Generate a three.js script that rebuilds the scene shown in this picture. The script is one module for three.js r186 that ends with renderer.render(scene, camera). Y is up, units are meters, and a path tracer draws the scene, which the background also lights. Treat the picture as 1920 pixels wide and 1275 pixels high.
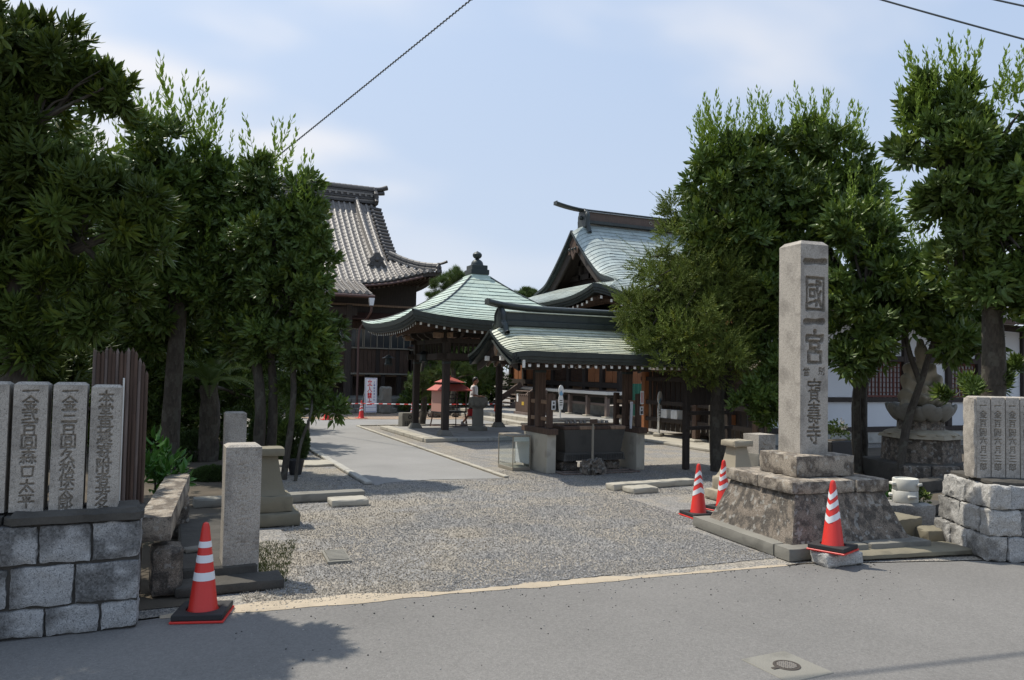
import * as THREE from 'three';
import { mergeGeometries, mergeVertices, toCreasedNormals } from 'three/addons/utils/BufferGeometryUtils.js';
import { ImprovedNoise } from 'three/addons/math/ImprovedNoise.js';
import { MarchingCubes } from 'three/addons/objects/MarchingCubes.js';

// ---------------------------------------------------------------- camera, sky, sun, exposure
const scene = new THREE.Scene();
const EYE = new THREE.Vector3(0, 1.88, 0), FOCAL = 1440, RAD = Math.PI / 180;
const camera = new THREE.PerspectiveCamera(2 * Math.atan(637.5 / FOCAL) / RAD, 1920 / 1275, 0.1, 600);
camera.position.copy(EYE);
camera.rotation.order = 'YXZ';
camera.rotation.set(2.37 * RAD, -24 * RAD, 1.1 * RAD);
camera.updateMatrixWorld(true);

const SUN = new THREE.Vector3(-0.36, 1, -0.44).normalize();
const sun = new THREE.DirectionalLight(new THREE.Color(1, 0.94, 0.83), 4.6);
sun.position.copy(SUN).multiplyScalar(60); sun.target.position.set(6, 0, -15);
sun.position.add(sun.target.position);
sun.castShadow = true; sun.shadow.mapSize.set(4096, 4096);
Object.assign(sun.shadow.camera, { left: -35, right: 35, top: 35, bottom: -35, near: 1, far: 140 });
sun.shadow.radius = 1.2;
scene.add(sun, sun.target);

const renderer = new THREE.WebGLRenderer({ antialias: true });
renderer.toneMapping = THREE.LinearToneMapping;
renderer.toneMappingExposure = 1.04;
renderer.shadowMap.enabled = true;

// ---------------------------------------------------------------- random, noise
function RNG(seed) { let a = (seed * 2654435761) >>> 0 || 1; return () => { a = (a + 0x6d2b79f5) | 0; let t = Math.imul(a ^ (a >>> 15), 1 | a); t = (t + Math.imul(t ^ (t >>> 7), 61 | t)) ^ t; return ((t ^ (t >>> 14)) >>> 0) / 4294967296; }; }
const rnd = RNG(7), rr = (a, b) => a + (b - a) * rnd();
const IN = new ImprovedNoise(), n3 = (x, y, z) => IN.noise(x + 31.7, y + 17.3, z + 5.1);
const mix = (a, b, t) => a + (b - a) * t, clamp = (v, a = 0, b = 1) => Math.min(b, Math.max(a, v)), sstep = (a, b, v) => { const t = clamp((v - a) / (b - a)); return t * t * (3 - 2 * t); };
function hash2(x, y, s) { let h = (x * 374761393 + y * 668265263 + s * 974711) | 0; h = Math.imul(h ^ (h >>> 13), 1274126177); return ((h ^ (h >>> 16)) >>> 0) / 4294967296; }
function vn(u, v, p, s) { // tileable value noise, period p cells over 0..1
  const x = u * p, y = v * p, xi = Math.floor(x), yi = Math.floor(y), fx = x - xi, fy = y - yi, sx = fx * fx * (3 - 2 * fx), sy = fy * fy * (3 - 2 * fy);
  const w = (i, j) => hash2(((xi + i) % p + p) % p, ((yi + j) % p + p) % p, s);
  return mix(mix(w(0, 0), w(1, 0), sx), mix(w(0, 1), w(1, 1), sx), sy);
}
const fb = (u, v, p, s, o = 4) => { let a = 0, w = 0.5, n = 0; for (let i = 0; i < o; i++) { a += w * vn(u, v, p, s + i); n += w; p *= 2; w *= 0.5; } return a / n; };

// ---------------------------------------------------------------- sky: air, haze towards the sun, thin summer cloud
{
  const W = 1024, H = 512, d = new Float32Array(W * H * 4), dir = new THREE.Vector3();
  for (let j = 0; j < H; j++) for (let i = 0; i < W; i++) {
    const el = ((j + 0.5) / H - 0.5) * Math.PI, az = ((i + 0.5) / W - 0.5) * 2 * Math.PI;
    dir.set(Math.cos(el) * Math.cos(az), Math.sin(el), Math.cos(el) * Math.sin(az));
    const e = Math.max(0, dir.y), g = Math.max(0, dir.dot(SUN));
    const t = Math.pow(e, 0.55);
    let r = mix(0.70, 0.31, t), gg = mix(0.775, 0.47, t), b = mix(0.86, 0.77, t);
    const halo = 0.34 * Math.pow(g, 3) + 0.22 * Math.pow(g, 12);
    r += halo; gg += halo * 0.96; b += halo * 0.86;
    const k = 1 / (e + 0.16), cx = dir.x * k, cz = dir.z * k;
    let c = 0, a = 0.5, f = 0.9;
    for (let o = 0; o < 6; o++) { c += a * n3(cx * f * 0.75 + 3.3, cz * f * 1.25 + o * 7.1, 2.2 + o); a *= 0.52; f *= 2.03; }
    let cov = sstep(-0.02, 0.42, c - 0.13 + 0.17 * Math.pow(g, 2)) * 0.7;
    cov = Math.max(cov, 0.5 * sstep(0.16, 0.0, Math.abs(e - 0.10 - 0.05 * n3(az * 3, 1, 4))) * sstep(-0.25, 0.3, n3(az * 3.4, el * 11, 8)));
    const azd = az / RAD, bank = sstep(26, 8, Math.abs(azd + 92)) * sstep(4, 14, el / RAD) * sstep(60, 30, el / RAD);
    cov = Math.max(cov, bank * 0.95 * sstep(-0.25, 0.18, c + 0.25 * n3(cx * 3.1, cz * 3.1, 9)));
    const cl = 0.80 + 0.16 * g;
    r = mix(r, cl, cov); gg = mix(gg, cl * 1.0, cov); b = mix(b, cl * 1.035, cov);
    if (dir.y < 0) { r = 0.30; gg = 0.29; b = 0.27; }
    d.set([r, gg, b, 1], (j * W + i) * 4);
  }
  const t = new THREE.DataTexture(d, W, H, THREE.RGBAFormat, THREE.FloatType);
  t.mapping = THREE.EquirectangularReflectionMapping; t.magFilter = t.minFilter = THREE.LinearFilter; t.wrapS = THREE.RepeatWrapping; t.needsUpdate = true;
  scene.background = t; scene.environment = t;
}

// ---------------------------------------------------------------- photo pixel -> direction; a distance always comes from the ground or a known plane
const rayDir = (px, py) => new THREE.Vector3((px - 960) / FOCAL, -(py - 637.5) / FOCAL, -1).applyQuaternion(camera.quaternion);
const onGround = (px, py, h = 0) => { const r = rayDir(px, py); return r.multiplyScalar((h - EYE.y) / r.y).add(EYE); };
const atDepth = (px, py, d) => rayDir(px, py).multiplyScalar(d).add(EYE);

// ---------------------------------------------------------------- textures
function tex(n, f, srgb = true, rep = 1) {
  const d = new Uint8Array(n * n * 4);
  for (let j = 0; j < n; j++) for (let i = 0; i < n; i++) { const c = f((i + 0.5) / n, (j + 0.5) / n, i, j), o = (j * n + i) * 4; for (let k = 0; k < 3; k++) { let v = clamp(c[k]); if (srgb) v = v <= 0.0031308 ? v * 12.92 : 1.055 * Math.pow(v, 1 / 2.4) - 0.055; d[o + k] = Math.round(v * 255); } d[o + 3] = 255; }
  const t = new THREE.DataTexture(d, n, n); t.colorSpace = srgb ? THREE.SRGBColorSpace : THREE.NoColorSpace; t.wrapS = t.wrapT = THREE.RepeatWrapping; t.magFilter = THREE.LinearFilter; t.minFilter = THREE.LinearMipmapLinearFilter; t.generateMipmaps = true; t.repeat.set(rep, rep); t.needsUpdate = true; return t;
}
const grey = (n, f, rep) => tex(n, (u, v, i, j) => { const g = f(u, v, i, j); return [g, g, g]; }, false, rep);
const px1 = (i, j, s) => hash2(i, j, s);
function speckle(base, dark, light, o = {}) { // granite: crystals of three minerals + stains
  return (u, v, i, j) => {
    const a = vn(u, v, 230, 3), b = vn(u, v, 190, 9), s = fb(u, v, 4, 21, 4), q = px1(i, j, 5);
    const k = 0.80 + 0.3 * s + (o.grain ?? 0.42) * (q - 0.5), da = sstep(0.66, 0.82, a) * 0.75, la = sstep(0.6, 0.8, b) * 0.8;
    let c = base.map((x, m) => mix(mix(x, light[m], la), dark[m], da) * k);
    if (o.stain) { const st = sstep(o.lo ?? 0.5, o.hi ?? 0.68, fb(u, v, o.p ?? 5, 44, 5)) * o.stain; const st2 = st * (0.7 + 0.5 * vn(u, v, 90, 71)); c = c.map((x, m) => mix(x, (o.col ?? [0.03, 0.028, 0.025])[m], clamp(st2))); }
    if (o.lichen) { const l = sstep(0.64, 0.74, fb(u, v, 26, 61, 3)) * o.lichen; c = c.map((x, m) => mix(x, [0.5, 0.5, 0.46][m], l)); }
    return c;
  };
}
const T = {};
T.granite = tex(512, speckle([0.40, 0.36, 0.305], [0.12, 0.11, 0.10], [0.52, 0.475, 0.41], { stain: 0.35, lo: 0.55, hi: 0.75, p: 5, col: [0.1, 0.085, 0.07] }), true, 1.25);
T.graniteOld = tex(512, speckle([0.32, 0.27, 0.21], [0.09, 0.08, 0.07], [0.44, 0.385, 0.31], { stain: 0.75, lo: 0.38, hi: 0.64, p: 11, lichen: 0.25, col: [0.055, 0.042, 0.033] }), true, 0.9);
T.graniteDark = tex(512, speckle([0.19, 0.155, 0.12], [0.055, 0.047, 0.04], [0.30, 0.255, 0.205], { stain: 0.72, lo: 0.36, hi: 0.66, p: 18, lichen: 0.3, grain: 0.9 }), true, 0.8);
T.graniteBlue = tex(512, speckle([0.34, 0.335, 0.322], [0.12, 0.12, 0.12], [0.46, 0.45, 0.43], { stain: 0.7, lo: 0.52, hi: 0.66, p: 3 }), true, 0.8);
T.graniteRough = tex(512, speckle([0.40, 0.38, 0.345], [0.14, 0.14, 0.135], [0.55, 0.54, 0.51], { stain: 0.55, lo: 0.55, hi: 0.7, p: 3 }), true, 0.8);
T.coping = tex(256, (u, v, i, j) => { const s = fb(u, v, 6, 4, 5), q = px1(i, j, 6); const k = 0.55 + 0.7 * s + 0.25 * (q - 0.5); return [0.075 * k, 0.068 * k, 0.057 * k]; }, true, 0.8);
T.bumpFine = grey(512, (u, v, i, j) => 0.5 * fb(u, v, 24, 2, 4) + 0.35 * vn(u, v, 128, 8) + 0.15 * px1(i, j, 1), 1.25);
T.bumpRock = grey(512, (u, v, i, j) => { const r = 1 - Math.abs(2 * fb(u, v, 7, 12, 5) - 1); return 0.6 * r + 0.3 * fb(u, v, 20, 15, 4) + 0.1 * px1(i, j, 1); }, 0.9);
T.asphalt = tex(1024, (u, v, i, j) => { const q = px1(i, j, 11), s = fb(u, v, 3, 31, 5), p = fb(u, v, 9, 37, 4), b = vn(u, v, 300, 14); let k = 0.80 + 0.24 * s + 0.14 * (p - 0.5) + 0.26 * (q - 0.5) + 0.22 * (b - 0.5); if (px1(i, j, 77) > 0.996) k *= 1.8; if (px1(i, j, 78) > 0.9985) k *= 0.4; return [0.172 * k, 0.163 * k, 0.150 * k]; }, true, 1 / 4.3);
T.asphaltBump = grey(512, (u, v, i, j) => 0.6 * vn(u, v, 220, 3) + 0.4 * px1(i, j, 2), 1 / 1.7);
T.path = tex(512, (u, v, i, j) => { const q = px1(i, j, 11), s = fb(u, v, 4, 31, 5); const k = 0.84 + 0.26 * s + 0.3 * (q - 0.5); return [0.25 * k, 0.243 * k, 0.23 * k]; }, true, 1 / 3.1);
T.gravel = tex(1024, (u, v, i, j) => {
  const s = fb(u, v, 4, 51, 4), w = fb(u, v, 7, 57, 4), cx = Math.floor(u * 256), cy = Math.floor(v * 256);
  let best = 9, id = 0; for (let a = -1; a < 2; a++) for (let b = -1; b < 2; b++) { const X = (cx + a + 256) % 256, Y = (cy + b + 256) % 256, dx = u * 256 - (cx + a + hash2(X, Y, 1)), dy = v * 256 - (cy + b + hash2(X, Y, 2)), dd = dx * dx + dy * dy; if (dd < best) { best = dd; id = hash2(X, Y, 3); } }
  const k = (0.55 + 0.95 * id) * (0.88 + 0.25 * s), warm = sstep(0.4, 0.62, w + 0.25 * (id - 0.5));
  const e = best > 0.42 ? 0.72 : 1;
  return [mix(0.235, 0.28, warm) * k * e, mix(0.224, 0.25, warm) * k * e, mix(0.208, 0.205, warm) * k * e];
}, true, 1 / 3.7);
T.gravelBump = grey(512, (u, v) => { const cx = Math.floor(u * 128), cy = Math.floor(v * 128); let best = 9; for (let a = -1; a < 2; a++) for (let b = -1; b < 2; b++) { const X = (cx + a + 128) % 128, Y = (cy + b + 128) % 128, dx = u * 128 - (cx + a + hash2(X, Y, 1)), dy = v * 128 - (cy + b + hash2(X, Y, 2)); best = Math.min(best, dx * dx + dy * dy); } return 1 - Math.sqrt(best) * 0.85; }, 1 / 1.85);
T.soil = tex(512, (u, v, i, j) => { const k = 0.5 + 0.8 * fb(u, v, 6, 6, 5) + 0.4 * (px1(i, j, 3) - 0.5); return [0.09 * k, 0.072 * k, 0.05 * k]; }, true, 0.5);
T.sand = tex(512, (u, v, i, j) => { const k = 0.72 + 0.4 * fb(u, v, 6, 6, 5) + 0.22 * (px1(i, j, 3) - 0.5); return [0.44 * k, 0.365 * k, 0.265 * k]; }, true, 0.8);
T.concrete = tex(512, (u, v, i, j) => { const s = fb(u, v, 5, 81, 5), st = sstep(0.52, 0.72, fb(u, v, 8, 85, 5)); const k = 0.84 + 0.26 * s + 0.1 * (px1(i, j, 9) - 0.5) - 0.22 * st; return [0.40 * k, 0.385 * k, 0.345 * k]; }, true, 0.6);
const woodF = (c, k0 = 0.55, k1 = 0.9) => (u, v, i, j) => { const g = vn(u, v * 0.06 + 0.01 * vn(u, v, 8, 4), 64, 5) * 0.55 + fb(u, v * 0.05, 128, 8, 2) * 0.45, s = fb(u, v, 4, 3, 3); const k = k0 + k1 * g * (0.7 + 0.5 * s) + 0.12 * (px1(i, j, 2) - 0.5); return c.map((x) => x * k); };
T.woodDark = tex(256, woodF([0.038, 0.028, 0.022]));
T.woodBrown = tex(256, woodF([0.085, 0.052, 0.036]));
T.woodGrey = tex(256, woodF([0.165, 0.125, 0.105]));
T.woodOrange = tex(256, woodF([0.30, 0.12, 0.048]));
T.woodPale = tex(256, woodF([0.27, 0.18, 0.12]));
T.woodBump = grey(256, (u, v) => fb(u, v * 0.05, 64, 8, 3));
const patina = (c, d, amt) => (u, v, i, j) => { const s = fb(u, v, 4, 91, 5), st = sstep(0.45, 0.75, fb(u, v * 0.4, 16, 95, 4)) * amt, k = 0.86 + 0.28 * s + 0.06 * (px1(i, j, 2) - 0.5); return c.map((x, m) => mix(x, d[m], st) * k); };
T.copperGreen = tex(512, patina([0.43, 0.51, 0.43], [0.33, 0.40, 0.345], 0.6), true, 0.5);
T.copperPale = tex(512, patina([0.53, 0.545, 0.43], [0.38, 0.405, 0.33], 0.6), true, 0.6);
T.copperBlue = tex(512, patina([0.35, 0.40, 0.375], [0.26, 0.295, 0.28], 0.6), true, 0.4);
T.copperDark = tex(256, patina([0.030, 0.038, 0.035], [0.018, 0.022, 0.022], 0.7), true, 0.7);
T.tile = tex(256, (u, v, i, j) => { const s = fb(u, v, 6, 17, 5), l = sstep(0.6, 0.72, fb(u, v, 20, 41, 3)); const k = 0.7 + 0.55 * s + 0.1 * (px1(i, j, 5) - 0.5); return [mix(0.185 * k, 0.36, l * 0.3), mix(0.165 * k, 0.33, l * 0.3), mix(0.145 * k, 0.28, l * 0.3)]; }, true, 0.7);
T.plaster = tex(256, (u, v, i, j) => { const k = 0.93 + 0.1 * fb(u, v, 4, 13, 5) + 0.02 * (px1(i, j, 4) - 0.5); return [0.68 * k, 0.69 * k, 0.70 * k]; }, true, 0.4);
T.bark = tex(256, (u, v, i, j) => { const g = fb(u, v * 0.4, 24, 8, 4), l = sstep(0.58, 0.7, fb(u, v, 6, 19, 4)); const k = 0.45 + 1.0 * g; return [mix(0.062 * k, 0.11, l * 0.5), mix(0.052 * k, 0.105, l * 0.5), mix(0.04 * k, 0.08, l * 0.5)]; }, true, 1.6);
T.barkBump = grey(256, (u, v) => fb(u, v * 0.4, 24, 8, 4), 1.6);

// ---------------------------------------------------------------- materials
const std = (o) => new THREE.MeshStandardMaterial({ roughness: 0.85, ...o });
const lin = (r, g, b) => new THREE.Color().setRGB(r, g, b);
const M = {
  granite: std({ map: T.granite, bumpMap: T.bumpFine, bumpScale: 0.002 }),
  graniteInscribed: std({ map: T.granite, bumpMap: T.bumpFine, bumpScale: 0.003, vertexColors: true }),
  graniteOld: std({ map: T.graniteOld, bumpMap: T.bumpFine, bumpScale: 0.004, roughness: 0.95 }),
  graniteDark: std({ map: T.graniteDark, bumpMap: T.bumpRock, bumpScale: 0.010, roughness: 0.95 }),
  graniteBlue: std({ map: T.graniteBlue, bumpMap: T.bumpRock, bumpScale: 0.014, roughness: 0.9 }),
  graniteRough: std({ map: T.graniteRough, bumpMap: T.bumpRock, bumpScale: 0.02, roughness: 0.95 }),
  coping: std({ map: T.coping, bumpMap: T.bumpRock, bumpScale: 0.012, roughness: 1 }),
  basin: std({ map: T.concrete, color: lin(0.17, 0.165, 0.16), bumpMap: T.bumpFine, bumpScale: 0.004, roughness: 0.7 }),
  asphalt: std({ map: T.asphalt, bumpMap: T.asphaltBump, bumpScale: 0.003, roughness: 0.93 }),
  path: std({ map: T.path, bumpMap: T.asphaltBump, bumpScale: 0.003, roughness: 0.95 }),
  gravel: std({ map: T.gravel, bumpMap: T.gravelBump, bumpScale: 0.012, roughness: 1 }),
  soil: std({ map: T.soil, roughness: 1 }), sand: std({ map: T.sand, bumpMap: T.bumpFine, bumpScale: 0.004, roughness: 1 }),
  concrete: std({ map: T.concrete, bumpMap: T.bumpFine, bumpScale: 0.002 }),
  paving: std({ map: T.concrete, color: lin(0.72, 0.72, 0.74), roughness: 0.8 }),
  pale: std({ map: T.concrete, color: lin(1.0, 0.96, 0.88) }), drum: std({ map: T.concrete, color: lin(1.5, 1.52, 1.5) }),
  mortar: std({ color: lin(0.06, 0.055, 0.048), roughness: 1 }),
  woodDark: std({ map: T.woodDark, bumpMap: T.woodBump, bumpScale: 0.002, roughness: 0.8 }), woodBrown: std({ map: T.woodBrown, bumpMap: T.woodBump, bumpScale: 0.002 }), woodGrey: std({ map: T.woodGrey, bumpMap: T.woodBump, bumpScale: 0.004 }),
  woodOrange: std({ map: T.woodOrange, roughness: 0.7 }), woodPale: std({ map: T.woodPale, bumpMap: T.woodBump, bumpScale: 0.002 }),
  copperGreen: std({ map: T.copperGreen, vertexColors: true, roughness: 0.5 }), copperPale: std({ map: T.copperPale, vertexColors: true, roughness: 0.45 }), copperBlue: std({ map: T.copperBlue, vertexColors: true, roughness: 0.45 }),
  copperDark: std({ map: T.copperDark, roughness: 0.45 }), copperBrown: std({ color: lin(0.09, 0.045, 0.035), roughness: 0.55 }),
  tile: std({ map: T.tile, roughness: 0.5 }), tileDark: std({ map: T.tile, color: lin(0.34, 0.34, 0.35), roughness: 0.55 }),
  plaster: std({ map: T.plaster, roughness: 0.9 }), white: std({ color: lin(0.74, 0.74, 0.72), roughness: 0.6 }), whitePaint: std({ color: lin(0.70, 0.68, 0.62), roughness: 0.7 }),
  coneRed: std({ color: lin(0.62, 0.03, 0.02), roughness: 0.42 }), coneOrange: std({ color: lin(0.75, 0.10, 0.03), roughness: 0.45 }), coneWhite: std({ color: lin(0.74, 0.74, 0.74), roughness: 0.35 }), rubber: std({ color: lin(0.022, 0.021, 0.021), roughness: 0.75 }),
  redPaint: std({ color: lin(0.52, 0.075, 0.055), roughness: 0.6 }), redRoof: std({ color: lin(0.46, 0.10, 0.075), roughness: 0.6 }), pinkPanel: std({ color: lin(0.55, 0.30, 0.24), roughness: 0.7 }), redBucket: std({ color: lin(0.55, 0.02, 0.025), roughness: 0.3 }),
  black: std({ color: lin(0.02, 0.02, 0.021), roughness: 0.6 }), iron: std({ color: lin(0.075, 0.062, 0.05), roughness: 0.6, metalness: 0.3 }), wornIron: std({ color: lin(0.26, 0.235, 0.205), roughness: 0.5, metalness: 0.3 }), steel: std({ color: lin(0.42, 0.42, 0.42), roughness: 0.35, metalness: 0.85 }), cable: std({ color: lin(0.11, 0.12, 0.125), roughness: 0.7 }),
  bark: std({ map: T.bark, bumpMap: T.barkBump, bumpScale: 0.008, roughness: 0.95 }),
  bronze: std({ color: lin(0.035, 0.045, 0.045), roughness: 0.5, metalness: 0.35 }),
  stoneGrey: std({ map: T.concrete, color: lin(0.52, 0.51, 0.48), bumpMap: T.bumpFine, bumpScale: 0.004 }), stoneWarm: std({ map: T.concrete, color: lin(0.86, 0.78, 0.64), bumpMap: T.bumpFine, bumpScale: 0.003 }), stoneMoss: std({ map: T.concrete, color: lin(0.5, 0.46, 0.36), bumpMap: T.bumpRock, bumpScale: 0.006 }),
  glass: new THREE.MeshPhysicalMaterial({ color: lin(0.9, 0.93, 0.92), roughness: 0.03, transmission: 1, thickness: 0 }),
  windowGlass: std({ color: lin(0.05, 0.055, 0.06), roughness: 0.12 }),
  frame: std({ color: lin(0.26, 0.23, 0.18), roughness: 0.6 }), lattice: std({ color: lin(0.13, 0.04, 0.026), roughness: 0.7 }), paper: std({ color: lin(0.36, 0.35, 0.345), roughness: 0.9 }),
  teal: std({ color: lin(0.02, 0.13, 0.10), roughness: 0.8 }), navy: std({ color: lin(0.012, 0.018, 0.05), roughness: 0.85 }), cloth: std({ color: lin(0.62, 0.63, 0.66), roughness: 0.9 }),
  water: new THREE.MeshPhysicalMaterial({ color: lin(0.04, 0.05, 0.05), roughness: 0.04 }),
  moss: std({ map: T.soil, color: lin(0.7, 0.95, 0.5), roughness: 1 }),
};
function leafMat(r, g, b, rough = 0.5, sp = 0.7) { return new THREE.MeshPhysicalMaterial({ color: lin(r, g, b), roughness: rough, specularIntensity: sp, transmission: 0.34, thickness: 0, ior: 1.45 }); }
M.leafCamphor = leafMat(0.105, 0.165, 0.034, 0.45); M.leafBig = leafMat(0.078, 0.118, 0.022, 0.5, 0.4); M.leafShoot = leafMat(0.21, 0.30, 0.045, 0.6, 0.3); M.leafSmall = leafMat(0.165, 0.215, 0.045, 0.55, 0.4); M.leafShrub = leafMat(0.07, 0.115, 0.028, 0.6); M.leafPine = leafMat(0.085, 0.135, 0.03, 0.7); M.leafBright = leafMat(0.07, 0.19, 0.03, 0.45);

// ---------------------------------------------------------------- scene building helpers
const taken = new Map();
function numbered(name) { const k = taken.get(name) ?? 0; taken.set(name, k + 1); return k ? name + '_' + String(k).padStart(3, '0') : name; }
function tag(o, label, category, group, kind) { if (label) o.userData.label = label; if (category) o.userData.category = category; if (group) o.userData.group = group; if (kind) o.userData.kind = kind; return o; }
function thing(name, label, category, pos = [0, 0, 0], turn = 0, group) { const o = new THREE.Group(); o.name = numbered(name); o.position.set(...pos); o.rotation.y = turn; scene.add(o); return tag(o, label, category, group); }
function mesh(name, geo, mat, parent, pos, rot) { const m = new THREE.Mesh(geo, mat); m.name = name; m.castShadow = m.receiveShadow = true; if (pos) m.position.set(...pos); if (rot) m.rotation.set(...rot); if (parent) parent.add(m); return m; }
function struct(name, geo, mat, pos) { const m = mesh(numbered(name), geo, mat, scene, pos); m.userData.kind = 'structure'; return m; }
function solo(name, label, category, geo, mat, pos, turn = 0, group) { const m = mesh(numbered(name), geo, mat, scene, pos); m.rotation.y = turn; return tag(m, label, category, group); }
function part(parent, name) { const g = new THREE.Group(); g.name = name; parent.add(g); return g; }
function copyOf(o, label, pos, turn) { const c = o.clone(); c.name = numbered(o.name.replace(/_\d{3}$/, '')); scene.add(c); c.userData = { ...o.userData }; if (label) c.userData.label = label; c.position.set(...pos); if (turn !== undefined) c.rotation.y = turn; return c; }
// box-projected uv in metres
function uvm(geo, ou = 0, ov = 0, k = 1) {
  const g = geo.index ? geo.toNonIndexed() : geo; const p = g.attributes.position; g.computeBoundingBox();
  if (!g.attributes.normal) g.computeVertexNormals();
  const uv = new Float32Array(p.count * 2), a = new THREE.Vector3(), b = new THREE.Vector3(), c = new THREE.Vector3();
  for (let i = 0; i < p.count; i += 3) {
    a.fromBufferAttribute(p, i); b.fromBufferAttribute(p, i + 1).sub(a); c.fromBufferAttribute(p, i + 2).sub(a); b.cross(c);
    const x = Math.abs(b.x), y = Math.abs(b.y), z = Math.abs(b.z), m = y >= x && y >= z ? 1 : x >= z ? 0 : 2;
    for (let q = 0; q < 3; q++) { const X = p.getX(i + q), Y = p.getY(i + q), Z = p.getZ(i + q); uv[(i + q) * 2] = (m === 0 ? Z : X) * k + ou; uv[(i + q) * 2 + 1] = (m === 1 ? Z : Y) * k + ov; }
  }
  g.setAttribute('uv', new THREE.BufferAttribute(uv, 2)); return g;
}
const tr = (g, x = 0, y = 0, z = 0, rx = 0, ry = 0, rz = 0) => { if (rx || ry || rz) g.applyMatrix4(new THREE.Matrix4().makeRotationFromEuler(new THREE.Euler(rx, ry, rz))); return g.translate(x, y, z); };
// chamfered box, 44 triangles
function cbox(w, h, d, b = 0.006, ou = rnd() * 3, ov = rnd() * 3, k = 1) {
  const x = w / 2, y = h / 2, z = d / 2, P = [], q = Math.min(b, x * 0.45, y * 0.45, z * 0.45);
  const V = (sx, sy, sz, ax) => [sx * (x - (ax === 0 ? 0 : q)), sy * (y - (ax === 1 ? 0 : q)), sz * (z - (ax === 2 ? 0 : q))];
  const tri = (a, b_, c) => { const n = [(b_[1] - a[1]) * (c[2] - a[2]) - (b_[2] - a[2]) * (c[1] - a[1]), (b_[2] - a[2]) * (c[0] - a[0]) - (b_[0] - a[0]) * (c[2] - a[2]), (b_[0] - a[0]) * (c[1] - a[1]) - (b_[1] - a[1]) * (c[0] - a[0])]; const m = [a[0] + b_[0] + c[0], a[1] + b_[1] + c[1], a[2] + b_[2] + c[2]]; if (n[0] * m[0] + n[1] * m[1] + n[2] * m[2] < 0) P.push(...a, ...c, ...b_); else P.push(...a, ...b_, ...c); };
  const quad = (a, b_, c, d_) => { tri(a, b_, c); tri(a, c, d_); };
  for (const s of [-1, 1]) { quad(V(s, -1, -1, 0), V(s, 1, -1, 0), V(s, 1, 1, 0), V(s, -1, 1, 0)); quad(V(-1, s, -1, 1), V(1, s, -1, 1), V(1, s, 1, 1), V(-1, s, 1, 1)); quad(V(-1, -1, s, 2), V(1, -1, s, 2), V(1, 1, s, 2), V(-1, 1, s, 2)); }
  for (const s of [-1, 1]) for (const t of [-1, 1]) { quad(V(s, t, -1, 0), V(s, t, 1, 0), V(s, t, 1, 1), V(s, t, -1, 1)); quad(V(s, -1, t, 0), V(s, 1, t, 0), V(s, 1, t, 2), V(s, -1, t, 2)); quad(V(-1, s, t, 1), V(1, s, t, 1), V(1, s, t, 2), V(-1, s, t, 2)); }
  for (const a of [-1, 1]) for (const b_ of [-1, 1]) for (const c of [-1, 1]) tri(V(a, b_, c, 0), V(a, b_, c, 1), V(a, b_, c, 2));
  const g = new THREE.BufferGeometry(); g.setAttribute('position', new THREE.Float32BufferAttribute(P, 3)); g.computeVertexNormals(); return uvm(g, ou, ov, k);
}
const vbox = (w, h, d, b, ...r) => cbox(w, h, d, b, ...r).translate(0, h / 2, 0);
// rough-hewn stone
function rock(w, h, d, amp = 0.012, seg = 4, seed = rnd() * 50, bev = 0.02, crease = 0.5) {
  const nx = Math.max(2, Math.round(seg * clamp(w / 0.3, 0.6, 3))), ny = Math.max(2, Math.round(seg * clamp(h / 0.3, 0.6, 3))), nz = Math.max(2, Math.round(seg * clamp(d / 0.3, 0.6, 3)));
  let g = new THREE.BoxGeometry(w, h, d, nx, ny, nz); g.deleteAttribute('uv'); g.deleteAttribute('normal'); g = mergeVertices(g);
  const p = g.attributes.position, f = 9;
  for (let i = 0; i < p.count; i++) {
    let x = p.getX(i), y = p.getY(i), z = p.getZ(i); const ex = Math.abs(x) > w / 2 - 1e-4, ey = Math.abs(y) > h / 2 - 1e-4, ez = Math.abs(z) > d / 2 - 1e-4, k = ex + ey + ez;
    const b = k >= 2 ? bev * (0.6 + 0.8 * Math.abs(n3(x * 5 + seed, y * 5, z * 5))) : 0;
    const X = x - (ex ? Math.sign(x) * b : 0), Y = y - (ey ? Math.sign(y) * b : 0), Z = z - (ez ? Math.sign(z) * b : 0);
    const a = (s) => amp * (n3(x * f + seed, y * f + s, z * f) + 0.6 * n3(x * f * 2.3 + seed, y * f * 2.3 + s, z * f * 2.3));
    p.setXYZ(i, X + a(0), Y + a(9), Z + a(23));
  }
  return uvm(toCreasedNormals(g, crease), rnd() * 3, rnd() * 3);
}
function lathe(pts, seg = 24) { const g = new THREE.LatheGeometry(pts.map(([x, y]) => new THREE.Vector2(x, y)), seg); return toCreasedNormals(g, 0.6); }
function ngon(pts, seg, uvk = 1) { return uvm(toCreasedNormals(new THREE.LatheGeometry(pts.map(([x, y]) => new THREE.Vector2(x, y)), seg), 0.3), rnd(), rnd(), uvk); }
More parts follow.
